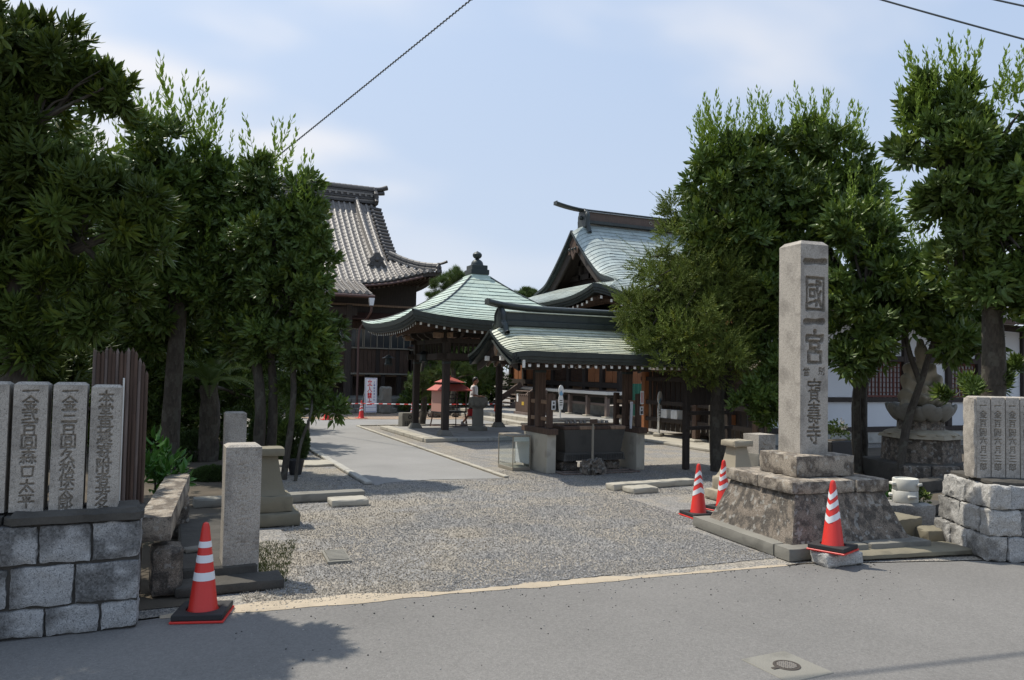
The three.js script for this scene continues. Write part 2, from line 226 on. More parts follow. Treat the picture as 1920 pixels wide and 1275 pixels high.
// tapered tube through points
function taper(pts, radii, sides = 8, bump = 0) {
  const cv = new THREE.CatmullRomCurve3(pts.map((p) => p.isVector3 ? p : new THREE.Vector3(...p))), n = Math.max(4, pts.length * 4), fr = cv.computeFrenetFrames(n), P = [], uv = [], I = [];
  let L = 0, last = null;
  for (let i = 0; i <= n; i++) {
    const t = i / n, c = cv.getPoint(t), k = t * (radii.length - 1), a = Math.min(radii.length - 2, Math.floor(k)), r = mix(radii[a], radii[a + 1], k - a); if (last) L += c.distanceTo(last); last = c;
    for (let j = 0; j <= sides; j++) { const th = j / sides * 2 * Math.PI, q = r * (1 + bump * n3(c.x * 3 + Math.cos(th), c.y * 3, c.z * 3 + Math.sin(th))); const v = c.clone().addScaledVector(fr.normals[i], Math.cos(th) * q).addScaledVector(fr.binormals[i], Math.sin(th) * q); P.push(v.x, v.y, v.z); uv.push(j / sides * 2 * Math.PI * radii[0], L); }
  }
  for (let i = 0; i < n; i++) for (let j = 0; j < sides; j++) { const a = i * (sides + 1) + j, b = a + sides + 1; I.push(a, a + 1, b, b, a + 1, b + 1); }
  const g = new THREE.BufferGeometry(); g.setAttribute('position', new THREE.Float32BufferAttribute(P, 3)); g.setAttribute('uv', new THREE.Float32BufferAttribute(uv, 2)); g.setIndex(I); g.computeVertexNormals(); return g.toNonIndexed();
}
// bar between two points
function bar(a, b, w, h, bev = 0.004) { const A = new THREE.Vector3(...a), B = new THREE.Vector3(...b), L = A.distanceTo(B), g = cbox(w, h, L, bev); const q = new THREE.Quaternion().setFromRotationMatrix(new THREE.Matrix4().lookAt(B, A, Math.abs(B.clone().sub(A).normalize().y) > 0.98 ? new THREE.Vector3(0, 0, 1) : new THREE.Vector3(0, 1, 0))); g.applyQuaternion(q); const m = A.add(B).multiplyScalar(0.5); return g.translate(m.x, m.y, m.z); }
const cyl = (r0, r1, h, n = 14) => new THREE.CylinderGeometry(r1, r0, h, n).toNonIndexed().translate(0, h / 2, 0);
const merge = (a) => mergeGeometries(a.map((g) => { const q = g.index ? g.toNonIndexed() : g; for (const k of Object.keys(q.attributes)) if (!['position', 'normal', 'uv'].includes(k)) q.deleteAttribute(k); if (!q.attributes.uv) uvm(q); return q; }));
// flat sheet from a polygon of [x, z], uv in metres
function sheet(poly, y, uvo = 0) { const s = new THREE.Shape(poly.map(([x, z]) => new THREE.Vector2(x, -z))); const g = new THREE.ShapeGeometry(s); g.rotateX(-Math.PI / 2); g.translate(0, y, 0); const q = g.toNonIndexed(), p = q.attributes.position, uv = []; for (let i = 0; i < p.count; i++) uv.push(p.getX(i) + uvo, p.getZ(i) + uvo); q.setAttribute('uv', new THREE.Float32BufferAttribute(uv, 2)); return q; }
// surface from a function (s, t) -> [x, y, z]
function surf(f, ns, nt, uvf) { const P = [], U = [], I = []; for (let j = 0; j <= nt; j++) for (let i = 0; i <= ns; i++) { const p = f(i / ns, j / nt); P.push(...p); U.push(...(uvf ? uvf(i / ns, j / nt, p) : [i / ns, j / nt])); } for (let j = 0; j < nt; j++) for (let i = 0; i < ns; i++) { const a = j * (ns + 1) + i, b = a + ns + 1; I.push(a, b, a + 1, b, b + 1, a + 1); } const g = new THREE.BufferGeometry(); g.setAttribute('position', new THREE.Float32BufferAttribute(P, 3)); g.setAttribute('uv', new THREE.Float32BufferAttribute(U, 2)); g.setIndex(I); g.computeVertexNormals(); return g.toNonIndexed(); }
// extruded outline [x, y] of thickness d, centred on z
function plate(pts, d, bev = 0) { const g = new THREE.ExtrudeGeometry(new THREE.Shape(pts.map((p) => new THREE.Vector2(...p))), { depth: d - 2 * bev, bevelEnabled: bev > 0, bevelThickness: bev, bevelSize: bev, bevelSegments: 1, curveSegments: 8 }); g.translate(0, 0, -d / 2 + bev); return uvm(g, rnd(), rnd()); }
function sdf(fn, c, half, res) { // mesh of a distance field inside a cube
  const mc = new MarchingCubes(res, new THREE.MeshStandardMaterial(), false, false, 200000); mc.isolation = 0; const s = mc.size ?? res;
  for (let z = 0; z < s; z++) for (let y = 0; y < s; y++) for (let x = 0; x < s; x++) mc.field[x + y * s + z * s * s] = -fn(c[0] + half * (x - s / 2) / (s / 2), c[1] + half * (y - s / 2) / (s / 2), c[2] + half * (z - s / 2) / (s / 2));
  mc.update(); const n = mc.count, P = new Float32Array(mc.positionArray.slice(0, n * 3)); for (let i = 0; i < n; i++) { P[i * 3] = P[i * 3] * half + c[0]; P[i * 3 + 1] = P[i * 3 + 1] * half + c[1]; P[i * 3 + 2] = P[i * 3 + 2] * half + c[2]; }
  let g = new THREE.BufferGeometry(); g.setAttribute('position', new THREE.BufferAttribute(P, 3)); g = mergeVertices(g, half * 1e-4); g.computeVertexNormals(); return uvm(g.toNonIndexed());
}
const smin = (a, b, k) => { const h = clamp(0.5 + 0.5 * (b - a) / k); return mix(b, a, h) - k * h * (1 - h); };
function cap(p, a, b, ra, rb) { const bax = b[0] - a[0], bay = b[1] - a[1], baz = b[2] - a[2], pax = p[0] - a[0], pay = p[1] - a[1], paz = p[2] - a[2], h = clamp((pax * bax + pay * bay + paz * baz) / (bax * bax + bay * bay + baz * baz)); return Math.hypot(pax - bax * h, pay - bay * h, paz - baz * h) - mix(ra, rb, h); }
const ell = (p, c, r) => { const x = (p[0] - c[0]) / r[0], y = (p[1] - c[1]) / r[1], z = (p[2] - c[2]) / r[2], k = Math.hypot(x, y, z); return (k - 1) * Math.min(...r); };
// ---------------------------------------------------------------- writing: brush strokes on a 10 x 10 grid
const KANJI = {
  一: '0.8,5.2 9.2,4.8', 二: '2,2.5 8,2.5|1,8 9,8', 三: '1.8,1.5 8.2,1.5|2.2,5 7.8,5|0.8,8.8 9.2,8.8',
  國: '1,0.8 1,9.4|1,0.8 9,0.8 9,9.4|1,9.2 9,9.2|2.4,2.8 7.6,2.6|2.6,4 2.6,5.8 4.8,5.8 4.8,4 2.6,4|2.3,7.6 5.3,6.9|5.7,1.6 6.1,5 7.7,8.2|7.6,4.4 5.4,8.2|6.8,1.6 7.5,2.2',
  宮: '5,0 5,1.3|1.3,3 1.4,1.6 8.7,1.5 8.2,3|3,3.3 7,3.3 7,5.3 3,5.3 3,3.3|5,5.3 4.5,6.3|2.2,6.4 7.8,6.4 7.8,9.6 2.2,9.6 2.2,6.4',
  別: '1.5,1.5 4.5,1.5 4.5,4 1.5,4 1.5,1.5|1,5.5 5,5.5 4.5,9|3,4 2.5,7 1,9.5|6.5,2 6.5,6.5|8.5,1 8.5,9.5 7.5,9',
  當: '5,.5 5,2.5|2.5,1 3.3,2.3|7.5,1 6.7,2.3|1,4 1,3 9,3 9,4|3,4 7,4 7,5.5 3,5.5 3,4|2,6.3 8,6.3 8,9.7 2,9.7 2,6.3|2,8 8,8|5,6.3 5,9.7',
  寶: '5,0 5,1|1.2,2.5 1.2,1.2 8.8,1.2 8.5,2.5|1.8,2.8 4.5,2.8|1.6,5.1 4.7,4.9|3.2,2.8 3.2,5|5.5,2.6 8.5,2.6|5.8,3.8 8.4,3.8 8.3,5 5.8,5 5.8,3.8|3,5.8 7,5.8 7,8.4 3,8.4 3,5.8|3,7.1 7,7.1|4,8.5 2,9.8|6,8.5 8,9.8',
  壽: '1.5,1 8.5,1|5,0 5,2.2|2.5,2.3 7.5,2.3|1.5,3.5 8.5,3.5|2,4.7 8,4.6 8,5.6|1,5.9 9,5.9|2,6.9 4.2,6.9 4.2,8.6 2,8.6 2,6.9|5,7.2 9,7.2|7.5,6.1 7.5,9.6 6.5,9.1|5.5,8.2 6,8.9',
  寺: '2,1.5 8,1.5|5,0 5,3.3|1,3.4 9,3.4|1,5.5 9,5.5|6.5,4 6.5,9.5 5.2,9|3,6.7 4,8',
  本: '1,3 9,3|5,0.5 5,9.5|5,3 1,7.5|5,3 9,7.5|3.5,7 6.5,7', 堂: '5,0 5,1.7|2.5,.5 3.3,1.6|7.5,.5 6.7,1.6|1,3.2 1,2.2 9,2.2 9,3.2|3,3.4 7,3.4 7,5.2 3,5.2 3,3.4|2,6.8 8,6.8|5,5.6 5,9|1,9.2 9,9.2',
  再: '1,1 9,1|2.2,2.7 2.2,9.5|2.2,2.7 7.8,2.7 7.8,9.5 6.8,9|5,1 5,6.7|2.2,4.7 7.8,4.7|.5,6.8 9.5,6.8', 建: '4,1.5 8,1.5 8,4.5|3.5,3 9.2,3|4,4.5 8,4.5|3.8,6 8.2,6|3.3,7.3 9,7.3|6,0 6,8.7|.8,1.2 3,1.2 1.5,3.5 3,3.8 2,6.5 .5,8.5|1,6 3,8.5 9.5,9.5',
  寄: '5,0 5,1|1.2,2.6 1.2,1.4 8.8,1.4 8.5,2.6|2.5,3 7.5,3|5,2 3,4.6|5,3 7.5,4.5|1,5.5 9,5.5|2.5,6.5 5.2,6.5 5.2,8.2 2.5,8.2 2.5,6.5|7.3,5.5 7.3,9.6 6,9', 附: '1,1 1,9.5|1,1 3,1 2,3.5 3.3,5.3 1.8,6.3|5,1 3.8,4|4.5,3.2 4.5,9.5|5.5,3.5 9.5,3.5|8,1 8,9.4 7,9|6.2,5 6.8,6.3',
  者: '2,1.8 7,1.8|4.5,.3 4.5,3.8|1,3.8 9,3.8|8,1 1.5,6.8|3.2,5.5 7.5,5.5 7.5,9.5 3.2,9.5 3.2,5.5|3.2,7.5 7.5,7.5', 芳: '1,1.8 9,1.8|3.3,.5 3.3,3|6.7,.5 6.7,3|5,3 5.2,4|1,4.6 9,4.6|4,6.3 7.6,6.3 7,9.5 5.8,9|4.7,4.6 4,7.2 1.5,9.6',
  名: '4.5,.5 1,4.5|4,1.8 7.5,1.8 5.5,4.5 1,7.5|2.8,3.4 4,4.3|4,5.8 8.2,5.8 8.2,9.5 4,9.5 4,5.8', 金: '5,.3 .8,4|5,.3 9.2,4|3,4 7,4|2,6 8,6|5,4 5,9.2|3,7 3.6,8.4|7,7 6.4,8.4|1,9.3 9,9.3',
  弐: '2,1 5,1|1,2.7 8.5,2.7|2.2,4.7 5,4.7|1,7.7 5.2,6.8|6.2,.6 7,5.5 9,9 9.3,7|7.8,.8 8.7,1.7', 百: '1,1 9,1|5,1 4,3|2.2,3 7.8,3 7.8,9.5 2.2,9.5 2.2,3|2.2,6.2 7.8,6.2',
  圓: '1,1 1,9.5|1,1 9,1 9,9.5|1,9.5 9,9.5|3.5,2.5 6.5,2.5 6.5,4 3.5,4 3.5,2.5|3,5 7,5 7,7.5 3,7.5 3,5|4,7.5 3,8.6|6,7.5 7,8.6', 久: '4,.5 1,5|3.3,2.5 7,2.5 5,6 1,9.5|4.5,4.5 9,9.5',
  松: '0.5,3 4.5,3|2.5,.5 2.5,9.5|2.5,3.5 .5,7|2.5,3.5 4.3,6|6,1 4.8,5|7.5,1 9.5,5|7,5 5.5,8.8 8.8,8.3|8,6.8 9.3,9.3', 保: '2.5,.5 .5,5|1.8,3.3 1.8,9.5|4,1 8.5,1 8.5,3.7 4,3.7 4,1|3.2,5.3 9.5,5.3|6.3,3.7 6.3,9.5|6.3,5.3 3.3,9|6.3,5.3 9.4,9',
  太: '1,3.3 9,3.3|5,.5 4.5,5 1,9.5|5,4.5 9,9.3|4.3,7.5 5.2,8.6', 郎: '2.5,0 3,1|1,1.3 4.8,1.3 4.8,5 1,5|1,3.2 4.8,3.2|1,1.3 1,8.5 4,7.5|3.2,6 5,8.8|6,1 6,9.5|6,1 8.8,1 7.5,4 9,6.5 7.2,7.5',
  森: '1.5,2 8.5,2|5,.3 5,4.6|5,2 2,4.3|5,2 8,4.3|.5,6 4.5,6|2.5,5 2.5,9.7|2.5,6 .5,9|2.5,6 4.3,8.5|5.5,6 9.5,6|7.5,5 7.5,9.7|7.5,6 5.6,9|7.5,6 9.6,8.8', 口: '1.5,2 8.5,2 8,8.5 2,8.5 1.5,2', 平: '1,1 9,1|3,2.5 3.6,4.3|7,2.5 6.4,4.3|.5,5.5 9.5,5.5|5,1 5,9.7',
  立: '5,.3 5,2|1.5,2.6 8.5,2.6|3,4 3.8,7.8|7,4 6,8.5|.8,9 9.2,9', 入: '4,1 5,2 4.5,5 1,9.3|5,3 6.5,6.5 9.2,9.3', 禁: '1,2 4.5,2|2.7,.3 2.7,5|2.7,2.3 1,4.3|2.7,2.3 4.2,4|5.5,2 9,2|7.2,.3 7.2,5|7.2,2.3 5.6,4.2|7.2,2.3 9,4.3|2.5,5.8 7.5,5.8|1,7.2 9,7.2|5,7.2 5,9.6 4,9.3|3,8 2,9.3|7,8 8.2,9.2', 止: '5,.8 5,9|5,4.5 8.5,4.5|2.2,4 2.2,9|.7,9.1 9.3,9.1',
  工: '1.5,1.5 8.5,1.5|5,1.5 5,8.5|.8,8.6 9.2,8.6', 事: '1,1.3 9,1.3|2.5,2.3 7.5,2.3 7.5,3.6 2.5,3.6 2.5,2.3|2,4.7 8,4.7 8,7.4|.8,6 9.2,6|2,7.4 8,7.4|5,.2 5,9.6 4,9.2', 関: '1,.8 1,9.6|1,.8 4,.8 4,3.8 1,3.8|1,2.3 4,2.3|9,.8 9,9.6 8.2,9.3|6,.8 9,.8|6,.8 6,3.8 9,3.8|6,2.3 9,2.3|3,5.4 7,5.4|2.5,6.8 7.5,6.8|5,5.4 4.8,7.5 3,9.3|5,7 7,9.2',
  係: '2.5,.5 .5,5|1.8,3.3 1.8,9.5|8.5,.5 4,1.5|6.5,1.3 4.5,3.2 7,3.2|8.2,2.2 4,5.5 9,5.2|6.3,5.4 6.3,9.5|4.8,6.7 3.8,8.6|7.8,6.7 9,8.6', 以: '2,1.5 2,7.5 4.5,6.3|4.5,2 5.3,4|8,1 7.3,5.5 4.5,9.5|7,6.5 9.5,9.3', 外: '3,.5 1,5|2.5,2.3 5,2.3 4,6 1,9.5|2,4.8 3.7,6.2|7,.5 7,9.6|7,4 9.4,6',
  六: '5,.5 5,2.2|1,3.4 9,3.4|3.6,5 1.4,9.3|6.4,5 8.8,9.3', 月: '2.8,1 2.6,7 1.2,9.6|2.8,1 8,1 8,9.4 6.8,9|2.8,3.7 8,3.7|2.8,6.3 8,6.3',
};
function ink(ctx, ch, cx, cy, size, lw, wy = 1) { // strokes swell like a brush
  ctx.lineCap = 'round'; ctx.lineJoin = 'round'; const k = size / 10;
  for (const s of KANJI[ch].split('|')) { const P = s.split(' ').map((q) => q.split(',').map(Number)).map(([x, y]) => [cx + (x - 5) * k, cy + (y - 5) * k * wy]); const steps = [];
    for (let i = 0; i < P.length - 1; i++) { const n = Math.max(2, Math.ceil(Math.hypot(P[i + 1][0] - P[i][0], P[i + 1][1] - P[i][1]) / (lw * 0.3))); for (let j = 0; j < n; j++) steps.push([mix(P[i][0], P[i + 1][0], j / n), mix(P[i][1], P[i + 1][1], j / n)]); } steps.push(P[P.length - 1]);
    steps.forEach(([x, y], i) => { const t = i / steps.length, r = lw * 0.5 * (0.78 + 0.34 * Math.abs(Math.cos(Math.PI * t))); ctx.beginPath(); ctx.arc(x, y, r, 0, 7); ctx.fill(); }); }
}
function canvas(w, h) { const c = document.createElement('canvas'); c.width = w; c.height = h; return c; }
// a block whose +z face carries carved characters, cut as real grooves
function carved(w, h, d, glyphs, depth, step, chips = 0.004, top = 0, vcut = 0, strokeTone = 0.5) { // glyphs: [char, x from centre, y from top, size, stroke width, stretch]
  const S = 2 / step, W = Math.round(w * S), H = Math.round(h * S), cv = canvas(W, H), ctx = cv.getContext('2d'); ctx.fillStyle = '#000'; ctx.fillRect(0, 0, W, H); ctx.fillStyle = '#fff';
  for (const [ch, x, y, s, lw, wy] of glyphs) ink(ctx, ch, (x + w / 2) * S, y * S, s * S, lw * S, wy ?? 1);
  const im = ctx.getImageData(0, 0, W, H).data, at = (u, v) => { const i = clamp(Math.round(u * W), 0, W - 1), j = clamp(Math.round(v * H), 0, H - 1); return im[(j * W + i) * 4] / 255; };
  const nx = Math.round(w / step), ny = Math.round(h / step), RM = vcut ? Math.ceil(vcut * S) : 0;
  const vee = (u, v) => { const i0 = Math.round(u * W), j0 = Math.round(v * H); if (at(u, v) < 0.5) return 0; let m = RM * RM; for (let a = -RM; a <= RM; a++) for (let b = -RM; b <= RM; b++) { const q = a * a + b * b; if (q < m) { const i = i0 + a, j = j0 + b; if (i < 0 || j < 0 || i >= W || j >= H || im[(j * W + i) * 4] < 128) m = q; } } return Math.pow(Math.sqrt(m) / RM, 0.6); };
  const f = surf((s, t) => { const e = s < 0.001 || s > 0.999 || t < 0.001 || t > 0.999; const k = e ? 0 : vcut ? vee(s, t) : (at(s, t) * 2 + at(s - 0.6 / nx, t) + at(s + 0.6 / nx, t) + at(s, t - 0.6 / ny) + at(s, t + 0.6 / ny)) / 6; return [(s - 0.5) * w, h * (1 - t), d / 2 - k * depth - (e ? 0 : chips * Math.max(0, n3(s * w * 40, t * h * 40, w * 9 + h)))]; }, nx, ny, (s, t) => [s * w, t * h]);
  { const fp = f.attributes.position, c = []; for (let i = 0; i < fp.count; i++) { const u = fp.getX(i) / w + 0.5, v = 1 - fp.getY(i) / h, k = at(u, v) > 0.5 && strokeTone < 1 ? strokeTone + 0.34 * (n3(u * w * 60, v * h * 60, 3) + 0.5) : 1; c.push(k, k * (k < 1 ? 0.98 : 1), k * (k < 1 ? 0.95 : 1)); } f.setAttribute('color', new THREE.Float32BufferAttribute(c, 3)); } // cut strokes tinted darker than the face, with grain
  const b = []; const q = (a, c, e, g) => b.push(...a, ...c, ...e, ...a, ...e, ...g), x = w / 2, z = d / 2;
  const T0 = [-x, h, z], T1 = [x, h, z], T2 = [x, h, -z], T3 = [-x, h, -z], B0 = [-x, 0, z], B1 = [x, 0, z], B2 = [x, 0, -z], B3 = [-x, 0, -z];
  q(T1, B1, B2, T2); q(T3, B3, B0, T0); q(T2, B2, B3, T3);
  if (top) { const k = 0.78, m = [[-x * k, h + top, z * k], [x * k, h + top, z * k], [x * k, h + top, -z * k], [-x * k, h + top, -z * k]]; q(m[0], m[1], m[2], m[3]); q(T0, T1, m[1], m[0]); q(T1, T2, m[2], m[1]); q(T2, T3, m[3], m[2]); q(T3, T0, m[0], m[3]); } else q(T0, T1, T2, T3);
  const g = new THREE.BufferGeometry(); g.setAttribute('position', new THREE.Float32BufferAttribute(b, 3)); g.computeVertexNormals(); uvm(g, rnd(), rnd()); g.setAttribute('color', new THREE.Float32BufferAttribute(new Float32Array(b.length).fill(1), 3));
  return mergeGeometries([f, g]);
}

// ================================================================ THE SETTING
struct('ground', sheet([[-260, 120], [260, 120], [260, -260], [-260, -260]], -0.03), M.soil);
const edgeZ = (x) => x < 0.4 ? mix(-6.28, -6.34, clamp(x + 1)) : x < 5.9 ? mix(-6.34, -5.93, (x - 0.4) / 5.5) : x < 8 ? mix(-5.93, -5.35, (x - 5.9) / 2.1) : -5.35 + (x - 8) * 0.42;
{
  const e = []; for (let x = -40; x <= 22; x += x > -2 && x < 9 ? 0.1 : 1) e.push([x, edgeZ(x) + 0.02 * n3(x * 3, 1, 2) + 0.012 * n3(x * 11, 4, 2)]);
  struct('road', sheet([[-40, 30], ...e.map(([x, z]) => [x, z]), [22, 30]].map(([x, z]) => [x, z]), 0), M.asphalt);
  // yard behind the road edge
  const far = []; for (const [x, z] of e) far.push([x, z - 0.06]);
  struct('gravel_yard', sheet([...far, [60, -2], [60, -90], [-40, -90]], -0.006), M.gravel);
  // sand washed up along the edge of the road
  const a = [], b = []; for (let x = 0.0; x <= 5.75; x += 0.06) { const w = 0.72 * (0.07 + 0.16 * sstep(1.2, 0.3, Math.abs(x - 1.1)) + 0.10 * sstep(0.9, 0.1, Math.abs(x - 3.4)) + 0.09 * n3(x * 4, 2, 7) + 0.03 * n3(x * 17, 2, 7)); a.push([x, edgeZ(x) + Math.max(0.015, w * 0.45)]); b.unshift([x, edgeZ(x) - Math.max(0.03, w * 1.0)]); }
  struct('sand_drift', sheet([...a, ...b], 0.0035), M.sand);
  struct('garden_soil', sheet([[-30, -6.6], [0.28, -6.6], [0.28, -8.6], [0.9, -9.0], [1.15, -11.4], [1.3, -17], [1.6, -26], [-30, -26]], 0.0), M.soil);
  struct('garden_soil', sheet([[7.75, -6.2], [30, -4], [30, -15.2], [14.3, -15.2], [12.5, -12.3], [8.9, -10.4]], 0.0), M.soil);
  // asphalt path to the far hall and the cross path in front of it
  struct('path', sheet([[3.12, -12.3], [3.35, -12.55], [4.2, -12.7], [5.45, -12.5], [5.62, -24.0], [5.7, -25.4], [13, -25.2], [13, -27.6], [7.2, -28.4], [5.2, -28.6], [4.5, -30], [3.0, -30], [3.02, -18]], 0.0), M.path);
  struct('red_gravel', sheet([[4.6, -28.9], [12, -27.9], [12, -32.3], [3, -32.3], [3, -30.1], [4.6, -30.1]], 0.0), std({ map: T.gravel, color: lin(1.15, 0.92, 0.75), roughness: 1 }));
}
// kerb stones of the path
{
  const kerb = part(scene, 'path_kerb'); kerb.userData.kind = 'structure';
  for (let i = 0; i < 11; i++) { const z = -12.45 - i * 0.52; mesh('kerb_stone', vbox(0.13, 0.05, 0.505, 0.012), M.concrete, kerb, [3.03 + 0.012 * n3(i, 3, 1), 0.0, z - 0.26]); }
  for (let i = 0; i < 21; i++) { const z = -12.55 - i * 0.6; mesh('kerb_stone', vbox(0.09, 0.035, 0.585, 0.01), M.pale, kerb, [5.54 + 0.008 * i, 0, z - 0.3]); }
  for (let i = 0; i < 9; i++) mesh('kerb_stone', vbox(0.6, 0.03, 0.09, 0.01), M.pale, kerb, [6.1 + i * 0.62, 0, -25.3]);
}
// loose stones: real relief on the gravel near the road
{
  const r = RNG(90), n = 78000, g = new THREE.IcosahedronGeometry(1, 0), im = new THREE.InstancedMesh(g, std({ roughness: 0.95 }), n), o = new THREE.Object3D(), c = new THREE.Color();
  let k = 0;
  while (k < n) {
    const u = r(), z = mix(-6.25, -13.5, Math.pow(u, 1.5)), x = mix(0.6, z < -10 ? 9.4 : 6.4, r());
    if (z > edgeZ(x) - 0.02 - 0.16 * Math.abs(n3(x * 3, 4, 4)) || (x < 1.25 && z < -8.6) || (x > 3.0 && x < 5.6 && z < -12.5) || (x > 5.85 && z > -8.0)) continue;
    const warm = sstep(0.3, -0.4, n3(x * 0.9, z * 0.9, 3) + 0.25 * (x - 2.6)), s = 0.0034 + 0.0052 * Math.pow(r(), 2.4);
    if (r() < 0.35 * warm) continue;
    o.position.set(x, s * 0.25, z); o.rotation.set(r() * 6, r() * 6, r() * 6); o.scale.set(s * (0.8 + 0.6 * r()), s * (0.5 + 0.3 * r()), s * (0.8 + 0.6 * r())); o.updateMatrix(); im.setMatrixAt(k, o.matrix);
    const v = 0.19 + 0.21 * Math.pow(r(), 1.5); c.setRGB(v * mix(1.04, 1.14, warm), v * mix(0.99, 1.0, warm), v * mix(0.92, 0.80, warm)); im.setColorAt(k, c); k++;
  }
  im.name = 'loose_stones'; im.castShadow = im.receiveShadow = true; scene.add(im); tag(im, 'loose grey and buff gravel stones covering the forecourt', 'gravel', null, 'stuff');
  const n2 = 420, im2 = new THREE.InstancedMesh(g, std({ roughness: 0.95 }), n2); // grit scattered on the road
  for (k = 0; k < n2; k++) { const x = mix(0.4, 6.6, r()), z = edgeZ(x) + 0.02 + 1.5 * Math.pow(r(), 3.2) + (r() > 0.93 ? 1.2 * r() : 0), s = 0.004 + 0.006 * r() * r(); o.position.set(x, s * 0.3, z); o.rotation.set(r() * 6, r() * 6, 0); o.scale.setScalar(s); o.updateMatrix(); im2.setMatrixAt(k, o.matrix); const v = r() > 0.5 ? 0.06 : 0.3; c.setRGB(v, v * 0.95, v * 0.88); im2.setColorAt(k, c); }
  im2.name = 'road_grit'; scene.add(im2); tag(im2, 'small grit scattered along the road edge', 'grit', null, 'stuff');
}
// manhole in its concrete square, drain cover
{
  const t = thing('manhole_cover', 'round iron manhole cover with hinge set in a pale concrete square', 'manhole', [3.735, 0, -3.895], 0.04);
  mesh('concrete_surround', cbox(0.385, 0.02, 0.42, 0.004), M.stoneGrey, t, [0, -0.004, 0]);
  mesh('rim', lathe([[0.072, 0.007], [0.072, 0.0105], [0.086, 0.0105], [0.088, 0.0075]], 30), M.iron, t);
  const lid = mesh('lid', lathe([[0, 0.0095], [0.071, 0.0095], [0.071, 0.006]], 30), M.iron, t);
  const bars = []; for (let i = -3; i <= 3; i++) { const x = i * 0.018, L = 2 * Math.sqrt(Math.max(0, 0.062 ** 2 - x * x)); bars.push(cbox(0.006, 0.003, L, 0.001).translate(x, 0.011, 0)); bars.push(cbox(L, 0.003, 0.006, 0.001).translate(0, 0.0113, x)); }
  mesh('tread_bars', merge(bars), M.wornIron, lid);
  mesh('hinge', cbox(0.05, 0.006, 0.03, 0.002), M.iron, t, [-0.105, 0.0085, 0.006]);
  const d = thing('drain_cover', 'square grey slotted drain cover lying in the gravel', 'drain cover', [1.585, 0, -7.76], -0.06);
  mesh('frame', cbox(0.23, 0.03, 0.5, 0.004), M.stoneGrey, d, [0, 0.008, 0]);
  for (let i = 0; i < 8; i++) mesh('slat', cbox(0.19, 0.012, 0.036, 0.004), M.stoneGrey, d, [0, 0.027, -0.19 + i * 0.054]);
}

// ================================================================ TRAFFIC CONES
function cone(label, x, y, z, turn, o = {}) {
  const H = o.h ?? 0.7, s = H / 0.7, t = thing('traffic_cone', label, 'traffic cone', [x, y, z], turn, 'red and white traffic cones');
  mesh('foot_plate', vbox(0.38 * s, 0.016 * s, 0.38 * s, 0.006), o.mat ?? M.coneRed, t);
  const y0 = o.weight ? 0.066 * s : 0.016 * s;
  if (o.weight) { const w = part(t, 'rubber_weight'); const sh = new THREE.Shape(), q = 0.172 * s; sh.moveTo(-q, -q); sh.lineTo(q, -q); sh.lineTo(q, q); sh.lineTo(-q, q); sh.closePath(); const ho = new THREE.Path(); ho.absarc(0, 0, 0.128 * s, 0, Math.PI * 2, true); sh.holes.push(ho); const g = new THREE.ExtrudeGeometry(sh, { depth: 0.03 * s, bevelEnabled: true, bevelSize: 0.008, bevelThickness: 0.008, bevelSegments: 2, curveSegments: 20 }); g.rotateX(-Math.PI / 2); mesh('slab', uvm(g), M.rubber, w, [0, 0.024 * s, 0]); }
  const R = (v) => mix(0.112, 0.026, v / 0.68) * s; // v in cone metres
  mesh('cone_body', lathe([[0.128 * s, 0.016 * s], [0.128 * s, 0.03 * s], [0.113 * s, 0.045 * s], [R(0.06), 0.06 * s], [R(0.66), 0.66 * s], [0.026 * s, 0.672 * s], [0.02 * s, 0.69 * s], [0.008 * s, 0.698 * s], [0, 0.70 * s]], 32), o.mat ?? M.coneRed, t);
  const bands = o.bands ?? [[0.27, 0.335], [0.40, 0.455], [0.50, 0.555]], v = o.chevron ?? 0;
  for (const [a, b] of bands) mesh('reflective_band', surf((u, k) => { const th = u * Math.PI * 2, fr = (((u - (o.phase ?? 0.73)) * 2) % 1 + 1) % 1, off = v * (fr < 0.5 ? fr * 2 : 2 - fr * 2), yy = mix(a, b, k) + off, r = R(yy / 1) + 0.0018 * s; return [Math.sin(th) * r, yy * s, Math.cos(th) * r]; }, 48, 1), M.coneWhite, t);
  return t;
}
cone('red cone with three straight white bands in front of the square granite gatepost', 0.295, 0.002, -6.284, -0.28, { weight: true, bands: [[0.275, 0.335], [0.405, 0.46], [0.515, 0.56]] });
cone('red cone with chevron bands on the gravel beside the battered stone base', 6.52, 0.0, -8.42, -0.1, { weight: true, chevron: 0.06 });
cone('red cone half hidden behind the corner of the battered stone base', 7.17, 0.0, -8.7, 0.2, { weight: true, chevron: 0.06 });
cone('red cone with chevron bands standing on a rough granite block by the road', 6.19, 0.145, -5.83, 0.37, { weight: true, chevron: 0.06 });
cone('red cone with chevron bands at the end of the striped barrier poles by the path', 5.31, 0.006, -28.46, 0.1, { chevron: 0.05, h: 0.68 });
cone('red cone with chevron bands just beside the no-entry sign', 6.76, 0, -29.2, 0.3, { chevron: 0.05, h: 0.68 });
cone('red cone with chevron bands partly behind the pavilion post', 8.54, 0.006, -28.39, 0.2, { chevron: 0.05, h: 0.68 });
cone('plain orange cone at the corner of the hall platform', 12.2, 0.006, -28.9, 0.2, { bands: [], mat: M.coneOrange, h: 0.66 });
